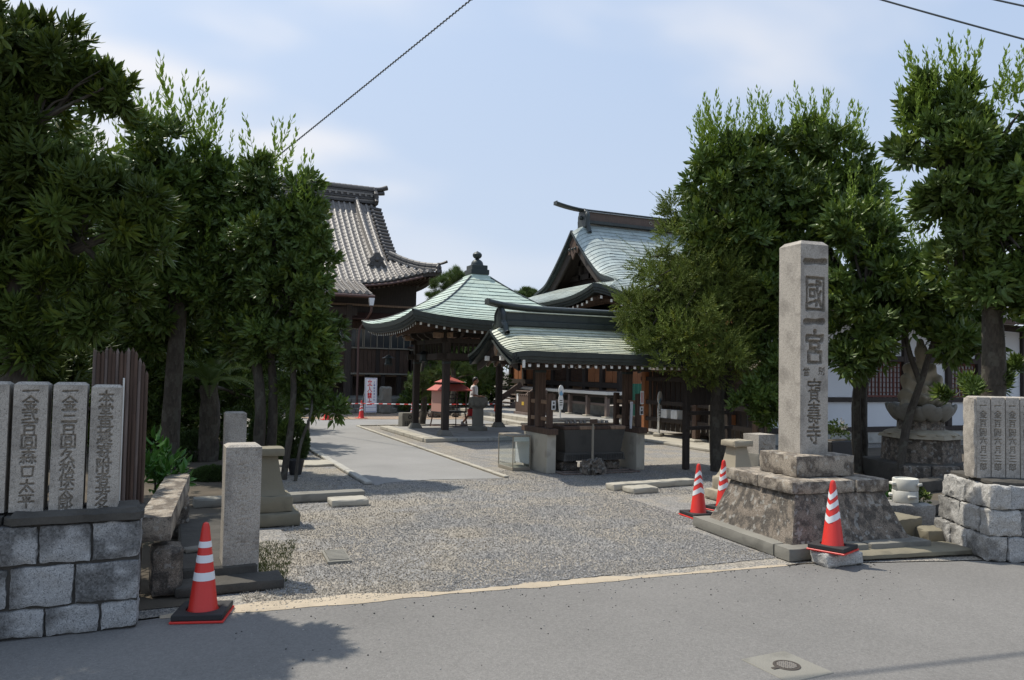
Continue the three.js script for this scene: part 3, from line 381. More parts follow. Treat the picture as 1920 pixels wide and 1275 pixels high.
{
  const pts = [[3.9, -28.0], [5.31, -28.46], [6.76, -29.2], [8.54, -28.39], [10.3, -28.5], [12.2, -28.9]], lab = ['from the bushes to the first cone', 'between the two cones by the no-entry sign', 'passing in front of the no-entry sign', 'behind the red candle cabinet', 'ending at the plain orange cone'];
  for (let i = 0; i < 5; i++) {
    const a = new THREE.Vector3(pts[i][0], 0.56, pts[i][1]), b = new THREE.Vector3(pts[i + 1][0], i === 4 ? 0.52 : 0.56, pts[i + 1][1]), L = a.distanceTo(b), t = thing('barrier_pole', 'red and white striped barrier pole ' + lab[i], 'barrier pole', a.toArray(), Math.atan2(b.x - a.x, b.z - a.z), 'striped barrier poles resting on cones');
    const n = Math.max(5, Math.round(L / 0.16)); for (let k = 0; k < n; k++) mesh('stripe', tr(new THREE.CylinderGeometry(0.017, 0.017, L / n, 8), 0, 0, 0, Math.PI / 2).translate(0, 0, (k + 0.5) * L / n), k % 2 ? M.coneWhite : M.coneRed, t);
    mesh('end_ring', tr(new THREE.TorusGeometry(0.045, 0.009, 6, 14), 0, 0, 0, Math.PI / 2), M.coneRed, t);
  }
}

// ================================================================ LEFT: wall, inscribed posts, gateposts
{
  const w = thing('stone_wall', 'low wall of blue-grey granite blocks under a dark rounded coping, carrying inscribed posts', 'wall', [-0.142, 0, -6.15], 0.0);
  const rows = [[0.005, 0.20, [0, 0.245, 0.58, 0.9, 1.3, 1.7, 2.1, 2.5]], [0.205, 0.285, [0, 0.41, 0.80, 1.25, 1.7, 2.2, 2.5]], [0.495, 0.275, [0, 0.315, 0.635, 0.98, 1.35, 1.75, 2.15, 2.5]]];
  for (const [y, h, xs] of rows) for (let i = 0; i < xs.length - 1; i++) { const bw = xs[i + 1] - xs[i] - 0.008, dz = rr(-0.012, 0.008); const b = rock(bw, h - 0.008, 0.3, 0.013, 9, rnd() * 90, 0.010, 0.6); mesh('stone_block', b, i === xs.length - 2 ? M.graniteBlue : M.graniteBlue, w, [-(xs[i] + xs[i + 1]) / 2, y + h / 2, -0.15 + dz]); }
  mesh('mortar_core', vbox(2.48, 0.77, 0.4, 0.01), M.mortar, w, [-1.25, 0, -0.235]);
  for (let i = 0; i < 3; i++) { const s = [0, 0.86, 1.7, 2.5]; mesh('coping_stone', rock(s[i + 1] - s[i] - 0.004, 0.10, 0.46, 0.008, 6, 5 + i, 0.035, 1.0), M.coping, w, [-(s[i] + s[i + 1]) / 2 + (i ? 0 : 0.012), 0.80, -0.22]); }
  const G = 'inscribed stone fence posts on the left wall', q = (str, x, y0, dy, s, lw) => [...str].map((c, i) => [c, x, y0 + dy * i, s, lw]);
  const posts = [[-0.405, 0.195, 0.885, q('本堂再建寄附者芳名', 0, 0.075, 0.097, 0.104, 0.0115), 'granite fence post carved with the heading for donors, beside the brown picket panel', 0.0],
    [-0.635, 0.21, 0.90, q('一金三百圓', 0, 0.045, 0.088, 0.105, 0.0115).concat(q('久松保太郎', 0, 0.50, 0.085, 0.098, 0.0105)), 'granite fence post carved with a gift of three hundred, between two other inscribed posts', 0.02],
    [-0.872, 0.205, 0.90, q('一金弐百圓', 0, 0.045, 0.088, 0.105, 0.0115).concat(q('森口太平', 0, 0.50, 0.103, 0.098, 0.0105)), 'granite fence post carved with a gift of two hundred', -0.015],
    [-1.105, 0.205, 0.90, q('一金百圓', 0, 0.05, 0.1, 0.1, 0.009), 'granite fence post with only its edge in view, beyond the post for two hundred', 0]];
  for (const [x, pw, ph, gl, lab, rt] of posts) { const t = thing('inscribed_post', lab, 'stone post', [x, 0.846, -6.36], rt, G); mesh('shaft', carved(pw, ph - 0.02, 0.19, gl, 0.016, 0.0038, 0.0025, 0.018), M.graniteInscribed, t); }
}
{ // brown picket panel behind the posts
  const t = thing('picket_panel', 'tall panel of weathered brown split poles standing behind the inscribed posts', 'fence', [-0.36, 0.02, -6.98], 0.03);
  for (let i = 0; i < 15; i++) { const x = -0.185 + i * 0.027, h = 1.96 + rr(-0.03, 0.02) - (i > 11 ? 0.05 * (i - 11) : 0); const g = new THREE.CylinderGeometry(0.0155, 0.0162, h, 7).toNonIndexed().translate(0, h / 2, 0); const tip = new THREE.ConeGeometry(0.0155, 0.035, 7).toNonIndexed().translate(0, h + 0.015, 0); mesh('pole', merge([uvm(g, rnd(), rnd()), uvm(tip)]), i % 3 ? M.woodBrown : M.woodGrey, t, [x, 0, rr(-0.006, 0.006)], [0, rnd() * 6, rr(-0.002, 0.002)]); }
  mesh('rail', cbox(0.42, 0.03, 0.02), M.woodBrown, t, [0, 0.6, -0.03]); mesh('rail', cbox(0.42, 0.03, 0.02), M.woodBrown, t, [0, 1.5, -0.03]);
  solo('white_stick', 'thin white rod leaning upright against the brown picket panel', 'rod', vbox(0.013, 1.75, 0.013, 0.002), M.whitePaint, [-0.33, 0.02, -6.945], 0.2);
}
{
  const b = solo('granite_beam', 'long rough granite beam raised on blocks beside the wall', 'stone beam', rock(0.25, 0.2, 2.75, 0.004, 5, 4, 0.008, 0.5), M.graniteOld, [0.04, 0.565, -8.2], -0.075);
  solo('support_block', 'rough granite block under the near end of the raised beam', 'stone block', rock(0.24, 0.40, 0.3, 0.014, 6, 12, 0.02, 0.7), M.graniteDark, [0.035, 0.205, -7.0], 0.06);
  solo('support_block', 'squat granite block carrying the far end of the raised beam', 'stone block', rock(0.24, 0.46, 0.3, 0.014, 6, 22, 0.02, 0.7), M.graniteDark, [0.13, 0.232, -9.3], 0.06);
  solo('stone_scrap', 'thin broken slab lying against the raised granite beam', 'stone', rock(0.18, 0.05, 0.12, 0.008, 5, 33, 0.01), M.stoneGrey, [0.27, 0.185, -7.75], 0.2);
  struct('concrete_apron', vbox(0.62, 0.16, 2.6, 0.02), M.coping, [0.46, 0, -8.42]);
  solo('step_slab', 'low concrete slab in front of the granite gatepost, at the cone', 'slab', rock(0.86, 0.085, 0.34, 0.006, 6, 8, 0.010), M.coping, [0.53, 0.042, -6.98], 0.02);
}
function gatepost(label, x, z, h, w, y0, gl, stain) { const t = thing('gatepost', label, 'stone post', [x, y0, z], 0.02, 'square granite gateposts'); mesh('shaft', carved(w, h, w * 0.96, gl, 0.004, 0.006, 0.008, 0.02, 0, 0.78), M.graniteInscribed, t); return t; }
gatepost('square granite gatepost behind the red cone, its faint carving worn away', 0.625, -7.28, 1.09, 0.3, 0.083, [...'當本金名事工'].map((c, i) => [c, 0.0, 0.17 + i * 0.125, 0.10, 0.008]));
gatepost('square granite post standing farther back in the garden shade', 1.02, -13.4, 1.12, 0.33, 0, []);
// flared stone pedestals either side of the entrance
function pedestal(label, x, z, mat, carve, s = 1) {
  const t = thing('flared_pedestal', label, 'pedestal', [x, 0, z], 0, 'flared stone pedestals');
  mesh('foot', rock(0.74, 0.16, 0.62, 0.008, 6, x, 0.015), mat, t, [0, 0.078, 0]); mesh('plinth', rock(0.56, 0.2, 0.5, 0.008, 6, x + 4, 0.015), mat, t, [0, 0.255, 0]);
  const f = (v) => mix(0.215, 0.105, Math.pow(v, 0.62)); mesh('flared_shaft', uvm(toCreasedNormals(new THREE.LatheGeometry(Array.from({ length: 9 }, (_, i) => new THREE.Vector2(f(i / 8) * 1.414, 0.352 + i / 8 * 0.46)), 4).rotateY(Math.PI / 4), 0.5)), mat, t);
  mesh('cap', rock(0.36, 0.1, 0.34, 0.004, 6, x + 8, 0.01), mat, t, [0, 0.862, 0]);

  return t;
}
pedestal('flared stone pedestal with capstone behind the granite gatepost', 1.13, -9.75, M.stoneMoss, true);
pedestal('flared stone pedestal with capstone behind the battered stone base', 7.95, -9.35, M.stoneWarm, false);
solo('kerb_beam', 'long granite kerb across the garden edge next to the flared pedestal with the gatepost', 'kerb', rock(2.3, 0.13, 0.26, 0.006, 6, 3, 0.012), M.stoneGrey, [1.5, 0.06, -11.15], 0.015);
solo('step_stone', 'short granite step in front of the kerb on the shaded garden side', 'step', rock(0.52, 0.10, 0.34, 0.006, 6, 13, 0.012), M.pale, [2.33, 0.045, -10.72], 0.0);
solo('kerb_beam', 'long granite kerb running towards the battered stone base', 'kerb', rock(1.75, 0.11, 0.24, 0.006, 6, 23, 0.012), M.pale, [7.45, 0.05, -10.85], 0.08);
solo('step_stone', 'short granite step in front of the kerb near the traffic cones', 'step', rock(0.5, 0.10, 0.32, 0.006, 6, 17, 0.012), M.pale, [6.95, 0.045, -10.45], 0.06);
for (const [x, z, w, d, lab] of [[2.7, -15.35, 0.62, 0.75, 'pale stepping slab at the kerb of the path'], [2.05, -15.5, 0.5, 0.7, 'pale stepping slab beside the clipped round shrub']]) solo('stepping_slab', lab, 'slab', rock(w, 0.05, d, 0.004, 5, x, 0.008), M.pale, [x, 0.02, z], 0.05);
solo('wooden_stake', 'short grey wooden stake beside the path', 'stake', vbox(0.055, 0.72, 0.055), M.woodGrey, [2.87, 0, -17.5], 0.2);
solo('dark_pot', 'small dark flower pot under the clipped shrub', 'pot', lathe([[0, 0], [0.1, 0], [0.15, 0.26], [0.135, 0.26], [0.12, 0.2], [0, 0.2]], 18), M.black, [2.1, 0, -14.0]);

// ================================================================ RIGHT: stone marker
{
  const t = thing('stone_marker', 'tall square granite marker with deep carved characters on a stepped battered stone base', 'monument', [6.84, 0, -6.87], -6 * RAD);
  const k = part(t, 'kerb'), S = 0.93; // kerb ring 1.86 m
  for (const [x, z, w, d] of [[-0.42, S - 0.13, 1.02, 0.26], [0.52, S - 0.13, 0.83, 0.26], [-S + 0.13, -0.13, 0.26, 1.59], [S - 0.13, -0.13, 0.26, 1.59], [0, -S + 0.13 - 0.01, 1.33, 0.24]]) mesh('kerb_stone', rock(w - 0.006, 0.135, d - 0.006, 0.005, 5, x + z, 0.010), M.stoneGrey, k, [x, 0.0665, z]);
  // battered lower course, each side of three dressed stones
  const B0 = 0.80, B1 = 0.60, h0 = 0.10, h1 = 0.62;
  const side = (a, b, turn, seed) => { // a,b fractions along the side
    const g = surf((u, v) => { const y = mix(h0, h1, v), r = mix(B0, B1, Math.pow(v, 0.85)), x = mix(a, b, u) * r, e = Math.min(u, 1 - u) < 0.001 || Math.min(v, 1 - v) < 0.001 ? -0.006 : 0.006 * n3(x * 12 + seed, y * 12, seed) + 0.004 * n3(x * 30, y * 30, seed); return [x * 0.997, y, r + e]; }, Math.max(6, Math.round((b - a) * 26)), 22, (u, v) => [mix(a, b, u) * 0.7 + seed, v * 0.55 + seed]);
    return toCreasedNormals(g.rotateY(turn), 0.7);
  };
  const cuts = [[[-0.995, 0.04], [0.045, 0.995]], [[-0.995, 0.56], [0.565, 0.995]], [[-0.99, -0.2], [-0.195, 0.5], [0.505, 0.99]], [[-0.99, 0], [0.005, 0.99]]];
  const course = part(t, 'battered_course');
  cuts.forEach((row, i) => row.forEach(([a, b], j) => mesh('dressed_stone', side(a, b, [0, -Math.PI / 2, Math.PI / 2, Math.PI][i], i * 3 + j + 1), M.graniteDark, course)));
  mesh('core', uvm(new THREE.CylinderGeometry(B1 * 1.38, B0 * 1.37, h1 - h0, 4, 1).rotateY(Math.PI / 4).translate(0, (h0 + h1) / 2, 0)), M.mortar, course);
  const capc = part(t, 'cap_course'); for (const [x, z, w, d] of [[-0.23, 0.32, 0.84, 0.62], [0.43, 0.32, 0.46, 0.62], [-0.31, -0.32, 0.66, 0.64], [0.35, -0.32, 0.62, 0.64]]) mesh('cap_slab', rock(w - 0.005, 0.145, d - 0.005, 0.005, 6, x * 7 + z, 0.012, 0.8), M.graniteOld, capc, [x - 0.01, 0.692, z]);
  mesh('die_block', rock(0.80, 0.245, 0.68, 0.005, 6, 3, 0.012, 0.8), M.graniteOld, t, [-0.01, 0.885, 0.04]);
  const H = 2.42, glyphs = [['一', 0.015, 0.20, 0.31, 0.074], ['國', 0.015, 0.575, 0.29, 0.036, 1.5], ['一', 0.0, 0.90, 0.27, 0.072], ['宮', 0.01, 1.2, 0.29, 0.046, 1.3], ['當', -0.105, 1.48, 0.10, 0.011], ['別', 0.105, 1.47, 0.10, 0.011], ['寶', 0.005, 1.70, 0.22, 0.021, 1.2], ['壽', 0.0, 1.965, 0.21, 0.022, 1.2], ['寺', 0.0, 2.205, 0.21, 0.026, 1.1]];
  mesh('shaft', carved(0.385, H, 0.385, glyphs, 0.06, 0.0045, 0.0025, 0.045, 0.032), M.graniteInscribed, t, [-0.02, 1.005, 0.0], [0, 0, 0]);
}
{
  const t = thing('leaf_crest_stone', 'small square stone carved with a leaf crest behind the marker', 'carved stone', [8.75, 0, -9.75], 0.05);
  mesh('lower_stone', rock(0.42, 0.66, 0.4, 0.006, 6, 8, 0.01), M.stoneGrey, t, [0, 0.33, 0]);
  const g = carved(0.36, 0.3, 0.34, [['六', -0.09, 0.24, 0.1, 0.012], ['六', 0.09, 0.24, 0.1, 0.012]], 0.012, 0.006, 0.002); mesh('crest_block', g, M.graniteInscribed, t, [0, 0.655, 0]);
  const leaf = []; for (const a of [-1.1, -0.45, 0.45, 1.1]) { const s = new THREE.Shape(); s.moveTo(0, 0); s.quadraticCurveTo(0.035, 0.05, 0, 0.11); s.quadraticCurveTo(-0.035, 0.05, 0, 0); leaf.push(uvm(tr(new THREE.ExtrudeGeometry(s, { depth: 0.008, bevelSize: 0.003, bevelThickness: 0.004, bevelSegments: 1 }), 0, 0, 0, 0, 0, -a))); }
  mesh('leaf_crest', merge(leaf), M.granite, t, [0, 0.80, 0.171]);
}
solo('granite_footblock', 'rough granite block at the road edge under a traffic cone', 'stone block', rock(0.47, 0.15, 0.26, 0.014, 8, 41, 0.018, 0.7), M.graniteRough, [6.24, 0.07, -5.83], -0.05);
// right wall with inscribed posts
{
  const C = new THREE.Vector3(7.83, 0, -5.33), TURN = -27 * RAD, w = thing('stone_wall', 'low wall of pale rough granite blocks ending beside the stone marker', 'wall', C.toArray(), TURN);
  const blocks = [ // front x0,x1 ; course
    [[0, 0.2], [0.2, 0.72], [0.72, 1.3], [1.3, 2.0]], [[0, 0.33], [0.33, 0.95], [0.95, 1.5], [1.5, 2.0]], [[0, 0.22], [0.22, 0.7], [0.7, 1.25], [1.25, 2.0]]], ys = [0.01, 0.27, 0.545, 0.80];
  const ends = [[[0, 0.42], [0.42, 0.78], [0.78, 1.15]], [[0, 0.2], [0.2, 0.62], [0.62, 1.1]], [[0, 0.52], [0.52, 1.0]]];
  for (let r = 0; r < 3; r++) {
    const y = ys[r], h = ys[r + 1] - y - 0.014, inset = 0.014 * r;
    blocks[r].forEach(([a, b], i) => { if (i) mesh('stone_block', rock(b - a - 0.008, h + 0.006, 0.3, 0.016, 9, rnd() * 90, 0.009, 0.6), M.graniteBlue, w, [(a + b) / 2, y + h / 2, -0.15 - inset * 0.5 + rr(-0.01, 0.01)]); });
    ends[r].forEach(([a, b], i) => mesh('stone_block', rock(0.3 + (i ? 0 : blocks[r][0][1] - 0.3), h + 0.006, b - a - 0.008, 0.02, 10, rnd() * 90, 0.010, 0.6), M.graniteRough, w, [(i ? 0.15 : blocks[r][0][1] / 2) + inset * 1.2 + rr(-0.012, 0.012), y + h / 2, -(a + b) / 2]));
  }
  mesh('mortar_core', vbox(1.8, 0.8, 0.86, 0.02), M.mortar, w, [1.05, 0.01, -0.5]); mesh('coping', rock(1.9, 0.06, 0.9, 0.012, 6, 51, 0.02), M.coping, w, [1.03, 0.81, -0.5]);
  for (let i = 0; i < 7; i++) {
    const lx = 0.125 + i * 0.153, lz = -0.41, p = new THREE.Vector3(lx, 0.83, lz).applyAxisAngle(new THREE.Vector3(0, 1, 0), TURN).add(C);
    const t = thing('inscribed_post', i ? 'granite fence post ' + ['', 'second', 'third', 'fourth', 'fifth', 'sixth', 'seventh'][i] + ' along from the rough end of the pale wall' : 'granite fence post with a rough lit side at the end of the pale wall', 'stone post', p.toArray(), TURN, 'inscribed stone fence posts on the right wall');
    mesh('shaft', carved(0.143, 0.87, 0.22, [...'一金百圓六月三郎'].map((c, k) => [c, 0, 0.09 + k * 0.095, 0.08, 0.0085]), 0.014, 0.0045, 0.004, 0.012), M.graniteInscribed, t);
    if (!i) mesh('rough_side', rock(0.05, 0.86, 0.21, 0.012, 10, 77, 0.01, 0.8), M.granite, t, [-0.082, 0.434, 0]);
  }
}
// steps and rubble between the marker and the wall
{
  const q = (n, lab, cat, w, h, d, x, y, z, turn, mat, a = 0.012) => solo(n, lab, cat, rock(w, h, d, a, 6, x * 3 + z, 0.015, 0.7), mat, [x, y + h / 2, z], turn);
  q('kerb_slab', 'long worn kerb slab along the road between the marker and the pale wall', 'kerb', 1.6, 0.075, 0.42, 7.25, 0.0, -5.92, -0.16, M.stoneMoss, 0.006);
  q('step_block', 'low mossy step block at the corner of the marker base', 'step', 0.5, 0.25, 0.7, 8.0, 0.0, -6.75, 0.1, M.stoneMoss);
  q('rubble_stone', 'pale granite block beneath the white drums', 'stone block', 0.62, 0.3, 0.42, 8.72, 0.0, -7.05, -0.35, M.graniteRough);
  q('rubble_stone', 'rounded stone wedged against the rough wall end', 'stone', 0.34, 0.15, 0.3, 8.25, 0.0, -6.28, -0.3, M.stoneMoss);
  q('rubble_stone', 'dark flat stone behind the white drums', 'stone', 0.9, 0.16, 0.7, 9.6, 0.0, -7.7, 0.3, M.coping);
  q('stone_edging', 'long dark stone edging under the garden trees', 'kerb', 3.6, 0.2, 0.3, 11.1, 0.0, -9.0, 0.12, M.coping);
  q('stone_edging', 'dark stone edging running in front of the statue platform', 'kerb', 3.2, 0.16, 0.32, 12.6, 0.0, -9.3, 0.1, M.coping);
  const t = thing('white_drums', 'two stacked white concrete drums with side handles beside the rough wall', 'drum', [8.74, 0.30, -7.05], 0.2);
  for (const y of [0, 0.152]) { const d = part(t, 'drum'); d.position.set(y ? 0.01 : 0, y, 0); mesh('ring', lathe([[0, 0.003], [0.152, 0.003], [0.155, 0.01], [0.155, 0.142], [0.15, 0.15], [0.13, 0.15], [0.125, 0.135], [0, 0.135]], 30), M.drum, d); for (const a of y ? [-2.2, 0.15, 2.5] : [-0.55, 1.9, -2.6]) mesh('handle', cbox(0.11, 0.035, 0.05, 0.012), M.drum, d, [Math.sin(a) * 0.165, 0.085, Math.cos(a) * 0.165], [0, a, 0]); }
  const b = thing('white_block', 'white concrete block half hidden behind the white drums', 'block', [8.99, 0.30, -7.2], -0.3); mesh('body', cbox(0.2, 0.17, 0.16, 0.02), M.drum, b, [0, 0.085, 0]); mesh('lug', cbox(0.04, 0.05, 0.06, 0.01), M.drum, b, [0, 0.19, 0]);
}
// ================================================================ ROOF BUILDERS
// copper sheet roof: every course is one mesh with a real lap at its lower edge and separate sheets
function copperFace(roof, P, courses, sheetLen, mat, lap = 0.014, seg = 3, seed = 1) {
  const r = RNG(seed), L = (t) => { let a = 0, q = P(0, t); for (let i = 1; i <= 8; i++) { const p = P(i / 8, t); a += Math.hypot(p[0] - q[0], p[1] - q[1], p[2] - q[2]); q = p; } return a; };
  for (let c = 0; c < courses; c++) {
    const t0 = c / courses, t1 = (c + 1) / courses, len = L((t0 + t1) / 2), n = Math.max(1, Math.round(len / sheetLen)), V = [], U = [], C = [], off = (c % 2) * 0.5 + (r() - 0.5) * 0.1;
    const edges = [0]; for (let i = 0; i <= n; i++) { const e = (i + off) / n; if (e > 0.02 && e < 0.98) edges.push(e); } edges.push(1);
    for (let i = 0; i < edges.length - 1; i++) {
      const a = edges[i] + 0.0012 / len * (i ? 1 : 0), b = edges[i + 1] - 0.0012 / len, k = 0.86 + 0.22 * r(), w = (r() - 0.5) * 0.05, m = Math.max(seg, Math.ceil((b - a) * len / 0.45)), dz = lap * (0.8 + 0.5 * r());
      for (let j = 0; j < m; j++) {
        const s0 = mix(a, b, j / m), s1 = mix(a, b, (j + 1) / m), dt = 0.3 / courses, A = P(s0, Math.max(0, t0 - dt * 1.3)), B = P(s1, Math.max(0, t0 - dt * 1.3)), D = P(s0, t1 - dt), E = P(s1, t1 - dt), Dl = P(s0, t1), El = P(s1, t1), D2 = [Dl[0], Dl[1] + dz, Dl[2]], E2 = [El[0], El[1] + dz, El[2]];
        const u0 = s0 * len, u1 = s1 * len, v0 = c * 0.3, v1 = v0 + 0.28, put = (p, u, v) => { V.push(...p); U.push(u, v); C.push(k + w, k, k - w); };
        put(A, u0, v0); put(D2, u0, v1); put(B, u1, v0); put(B, u1, v0); put(D2, u0, v1); put(E2, u1, v1);
        put(D2, u0, v1); put(D, u0, v1 + 0.02); put(E2, u1, v1); put(E2, u1, v1); put(D, u0, v1 + 0.02); put(E, u1, v1 + 0.02);
      }
    }
    const g = new THREE.BufferGeometry(); g.setAttribute('position', new THREE.Float32BufferAttribute(V, 3)); g.setAttribute('uv', new THREE.Float32BufferAttribute(U, 2)); g.setAttribute('color', new THREE.Float32BufferAttribute(C, 3)); g.computeVertexNormals();
    mesh('roof_course', g, mat, roof);
  }
}
// layered eave edge swept along E(s), inward direction I(s)
function eaveEdge(parent, E, I, prof, mat, n = 24, name = 'eave_edge') { return mesh(name, uvm(toCreasedNormals(surf((s, t) => { const q = prof[Math.round(t * (prof.length - 1))], e = E(s, q[0]), d = I(s); return [e[0] + d[0] * q[0], e[1] + q[1], e[2] + d[1] * q[0]]; }, n, prof.length - 1), 0.35)), mat, parent); }
function rafters(parent, n, f, w, h, endMat) { for (let i = 0; i < n; i++) { const q = f(i, n), a = q.out, b = q.in, rf = mesh('rafter', bar(b, a, w, h, 0.002), M.woodBrown, parent); const dx = a[0] - b[0], dz = a[2] - b[2], l = Math.hypot(dx, dz); mesh('white_end', tr(cbox(w * 1.06, h * 1.06, 0.006, 0.001), 0, 0, 0, 0, Math.atan2(dx, dz), 0).translate(a[0] + dx / l * 0.005, a[1], a[2] + dz / l * 0.005), endMat ?? M.whitePaint, rf); } }

// ================================================================ SQUARE PAVILION
{
  const t = thing('square_pavilion', 'open square pavilion with a green copper pyramid roof and jewel finial', 'pavilion', [8.42, 0, -21.62], 0), yA = 4.70, yE = 3.20, W0 = 0.30, W1 = 2.82;
  const roof = part(t, 'roof'), prof = (k) => 1 - Math.pow(1 - k, 1.45);
  const yf = (k, s) => mix(yA, yE, prof(k)) + 0.20 * Math.pow(Math.abs(s), 2.6) * Math.pow(k, 3);
  for (let q = 0; q < 4; q++) {
    const a = q * Math.PI / 2, c = Math.cos(a), sn = Math.sin(a), rot = ([x, y, z]) => [x * c + z * sn, y, -x * sn + z * c];
    const P = (s, k) => { const w = mix(W0, W1, k), u = s * 2 - 1; return rot([u * w, yf(k, u), w]); };
    copperFace(roof, P, 16, 0.62, M.copperGreen, 0.024, 3, 40 + q);
    const E = (s, i) => { const u = s * 2 - 1; return rot([u * (W1 - i), yf(1, u) , W1 - i]); }, I = () => [0, 0];
    eaveEdge(roof, E, I, [[0, 0.02], [0.01, -0.10], [0.035, -0.105], [0.045, -0.18], [0.075, -0.185], [0.085, -0.25], [0.14, -0.255], [0.5, -0.16], [1.5, 0.2]], M.copperDark);
    // hip roll
    const hp = []; for (let i = 0; i <= 10; i++) { const p = P(1, i / 10); hp.push([p[0], p[1] + 0.012, p[2]]); } mesh('hip_roll', taper(hp, [0.03, 0.03, 0.035], 6), M.copperDark, roof);
    const fr = part(t, 'rafter_row'); rafters(fr, 25, (i, n) => { const s = (i + 0.5) / n, u = s * 2 - 1, e = P(s, 1), o = rot([u * (W1 - 0.16), 0, W1 - 0.16]), n2 = rot([u * (W1 - 0.16), 0, 1.45]); return { out: [o[0], e[1] - 0.30, o[2]], in: [n2[0], e[1] - 0.16, n2[2]] }; }, 0.055, 0.065);
    // frame between the posts
    const f = part(t, 'frame_side'); mesh('wall_plate', bar(rot([-1.62, 3.03, 1.4]), rot([1.62, 3.03, 1.4]), 0.13, 0.16), M.woodDark, f); mesh('tie_beam', bar(rot([-1.7, 2.28, 1.4]), rot([1.7, 2.28, 1.4]), 0.11, 0.17), M.woodDark, f); mesh('head_beam', bar(rot([-1.6, 2.72, 1.4]), rot([1.6, 2.72, 1.4]), 0.1, 0.12), M.woodDark, f);
    for (let i = 0; i < 17; i++) mesh('grille_bar', bar(rot([-1.2 + i * 0.15, 2.36, 1.4]), rot([-1.2 + i * 0.15, 2.67, 1.4]), 0.035, 0.035, 0.002), M.woodDark, f);
    for (const x of [-1.05, -0.35, 0.35, 1.05]) { const b = mesh('bracket', uvm(tr(plate([[-0.04, 0.1], [0.3, 0.1], [0.26, 0.02], [0.1, -0.05], [-0.04, -0.08]], 0.09), 0, 0, 0, 0, -Math.PI / 2, 0)), M.woodDark, f); const p = rot([x, 2.84, 1.43]); b.position.set(...p); b.rotation.y = a; }
  }
  for (const [sx, sz] of [[-1, 1], [-1, -1], [1, -1], [1, 1]]) { const p = part(t, 'post'); p.position.set(sx * 1.4, 0, sz * 1.4); mesh('timber', vbox(0.185, 3.0, 0.185, 0.012), M.woodDark, p, [0, 0.235, 0]); mesh('base_stone', ngon([[0, 0.075], [0.26, 0.075], [0.26, 0.10], [0.17, 0.22], [0.14, 0.24], [0, 0.24]], 4), M.stoneGrey, p, [0, 0, 0], [0, Math.PI / 4, 0]); mesh('strap', cbox(0.2, 0.06, 0.2), M.bronze, p, [0, 2.1, 0]); mesh('bracket_end', cbox(0.09, 0.16, 0.3, 0.02), M.woodPale, p, [0, 2.86, sz * 0.25]); mesh('bracket_end', cbox(0.3, 0.16, 0.09, 0.02), M.woodPale, p, [sx * 0.25, 2.86, 0]); }
  const fin = part(t, 'finial'); fin.position.y = yA - 0.02;
  mesh('skirt', ngon([[0, 0.0], [0.5, -0.03], [0.47, 0.05], [0.38, 0.085], [0.36, 0.11], [0, 0.11]], 4), M.copperGreen.clone(), fin, [0, 0, 0], [0, Math.PI / 4, 0]).material.vertexColors = false;
  mesh('lower_box', vbox(0.58, 0.15, 0.58, 0.01), M.bronze, fin, [0, 0.105, 0]); mesh('upper_box', vbox(0.5, 0.14, 0.5, 0.012), M.bronze, fin, [0, 0.25, 0]);
  mesh('dome', lathe([[0.19, 0.385], [0.19, 0.42], [0.17, 0.5], [0.12, 0.555], [0.07, 0.58], [0.055, 0.6]], 24), M.bronze, fin);
  mesh('jewel', lathe([[0.05, 0.59], [0.055, 0.6], [0.11, 0.635], [0.142, 0.69], [0.14, 0.74], [0.10, 0.79], [0.04, 0.815], [0.012, 0.835], [0, 0.84]], 24), M.bronze, fin);
  // paved platform with pale edge stones
  const pl = part(scene, 'pavilion_platform'); pl.userData.kind = 'structure';
  mesh('paving', vbox(4.1, 0.085, 4.1, 0.004), M.paving, pl, [8.5, 0, -21.6]);
  for (let i = 0; i < 5; i++) { mesh('edge_stone', vbox(0.3, 0.1, 0.875, 0.01), M.pale, pl, [6.29, 0, -19.75 - i * 0.9 - 0.13]); mesh('edge_stone', vbox(0.86, 0.1, 0.3, 0.01), i ? M.concrete : M.pale, pl, [6.6 + i * 0.88, 0, -19.4]); mesh('edge_stone', vbox(0.3, 0.1, 0.875, 0.01), M.pale, pl, [10.71, 0, -19.75 - i * 0.9 - 0.13]); }
  // lanterns hanging in the pavilion
  const lantern = thing('hanging_lantern', 'dark hexagonal metal lantern hanging beside a pavilion post', 'lantern', [6.92, 2.16, -22.0], 0.3, 'lanterns hanging from the pavilion');
  mesh('cap', ngon([[0, 0.30], [0.05, 0.29], [0.09, 0.25], [0.21, 0.20], [0.22, 0.185], [0.1, 0.19], [0, 0.19]], 6), M.bronze, lantern); mesh('cage', ngon([[0.1, 0.19], [0.115, 0.02], [0.14, 0.0], [0.14, -0.02], [0, -0.02]], 6), M.bronze, lantern); for (let i = 0; i < 6; i++) mesh('leg', cbox(0.02, 0.06, 0.02), M.bronze, lantern, [Math.sin(i) * 0.11, -0.045, Math.cos(i) * 0.11]); mesh('chain', cyl(0.008, 0.008, 0.34, 6), M.bronze, lantern, [0, 0.29, 0]);
  copyOf(lantern, 'dark hexagonal metal lantern hanging behind the pavilion in front of the boarded wall', [6.2, 2.05, -23.3], 0.1).scale.setScalar(0.95);
}

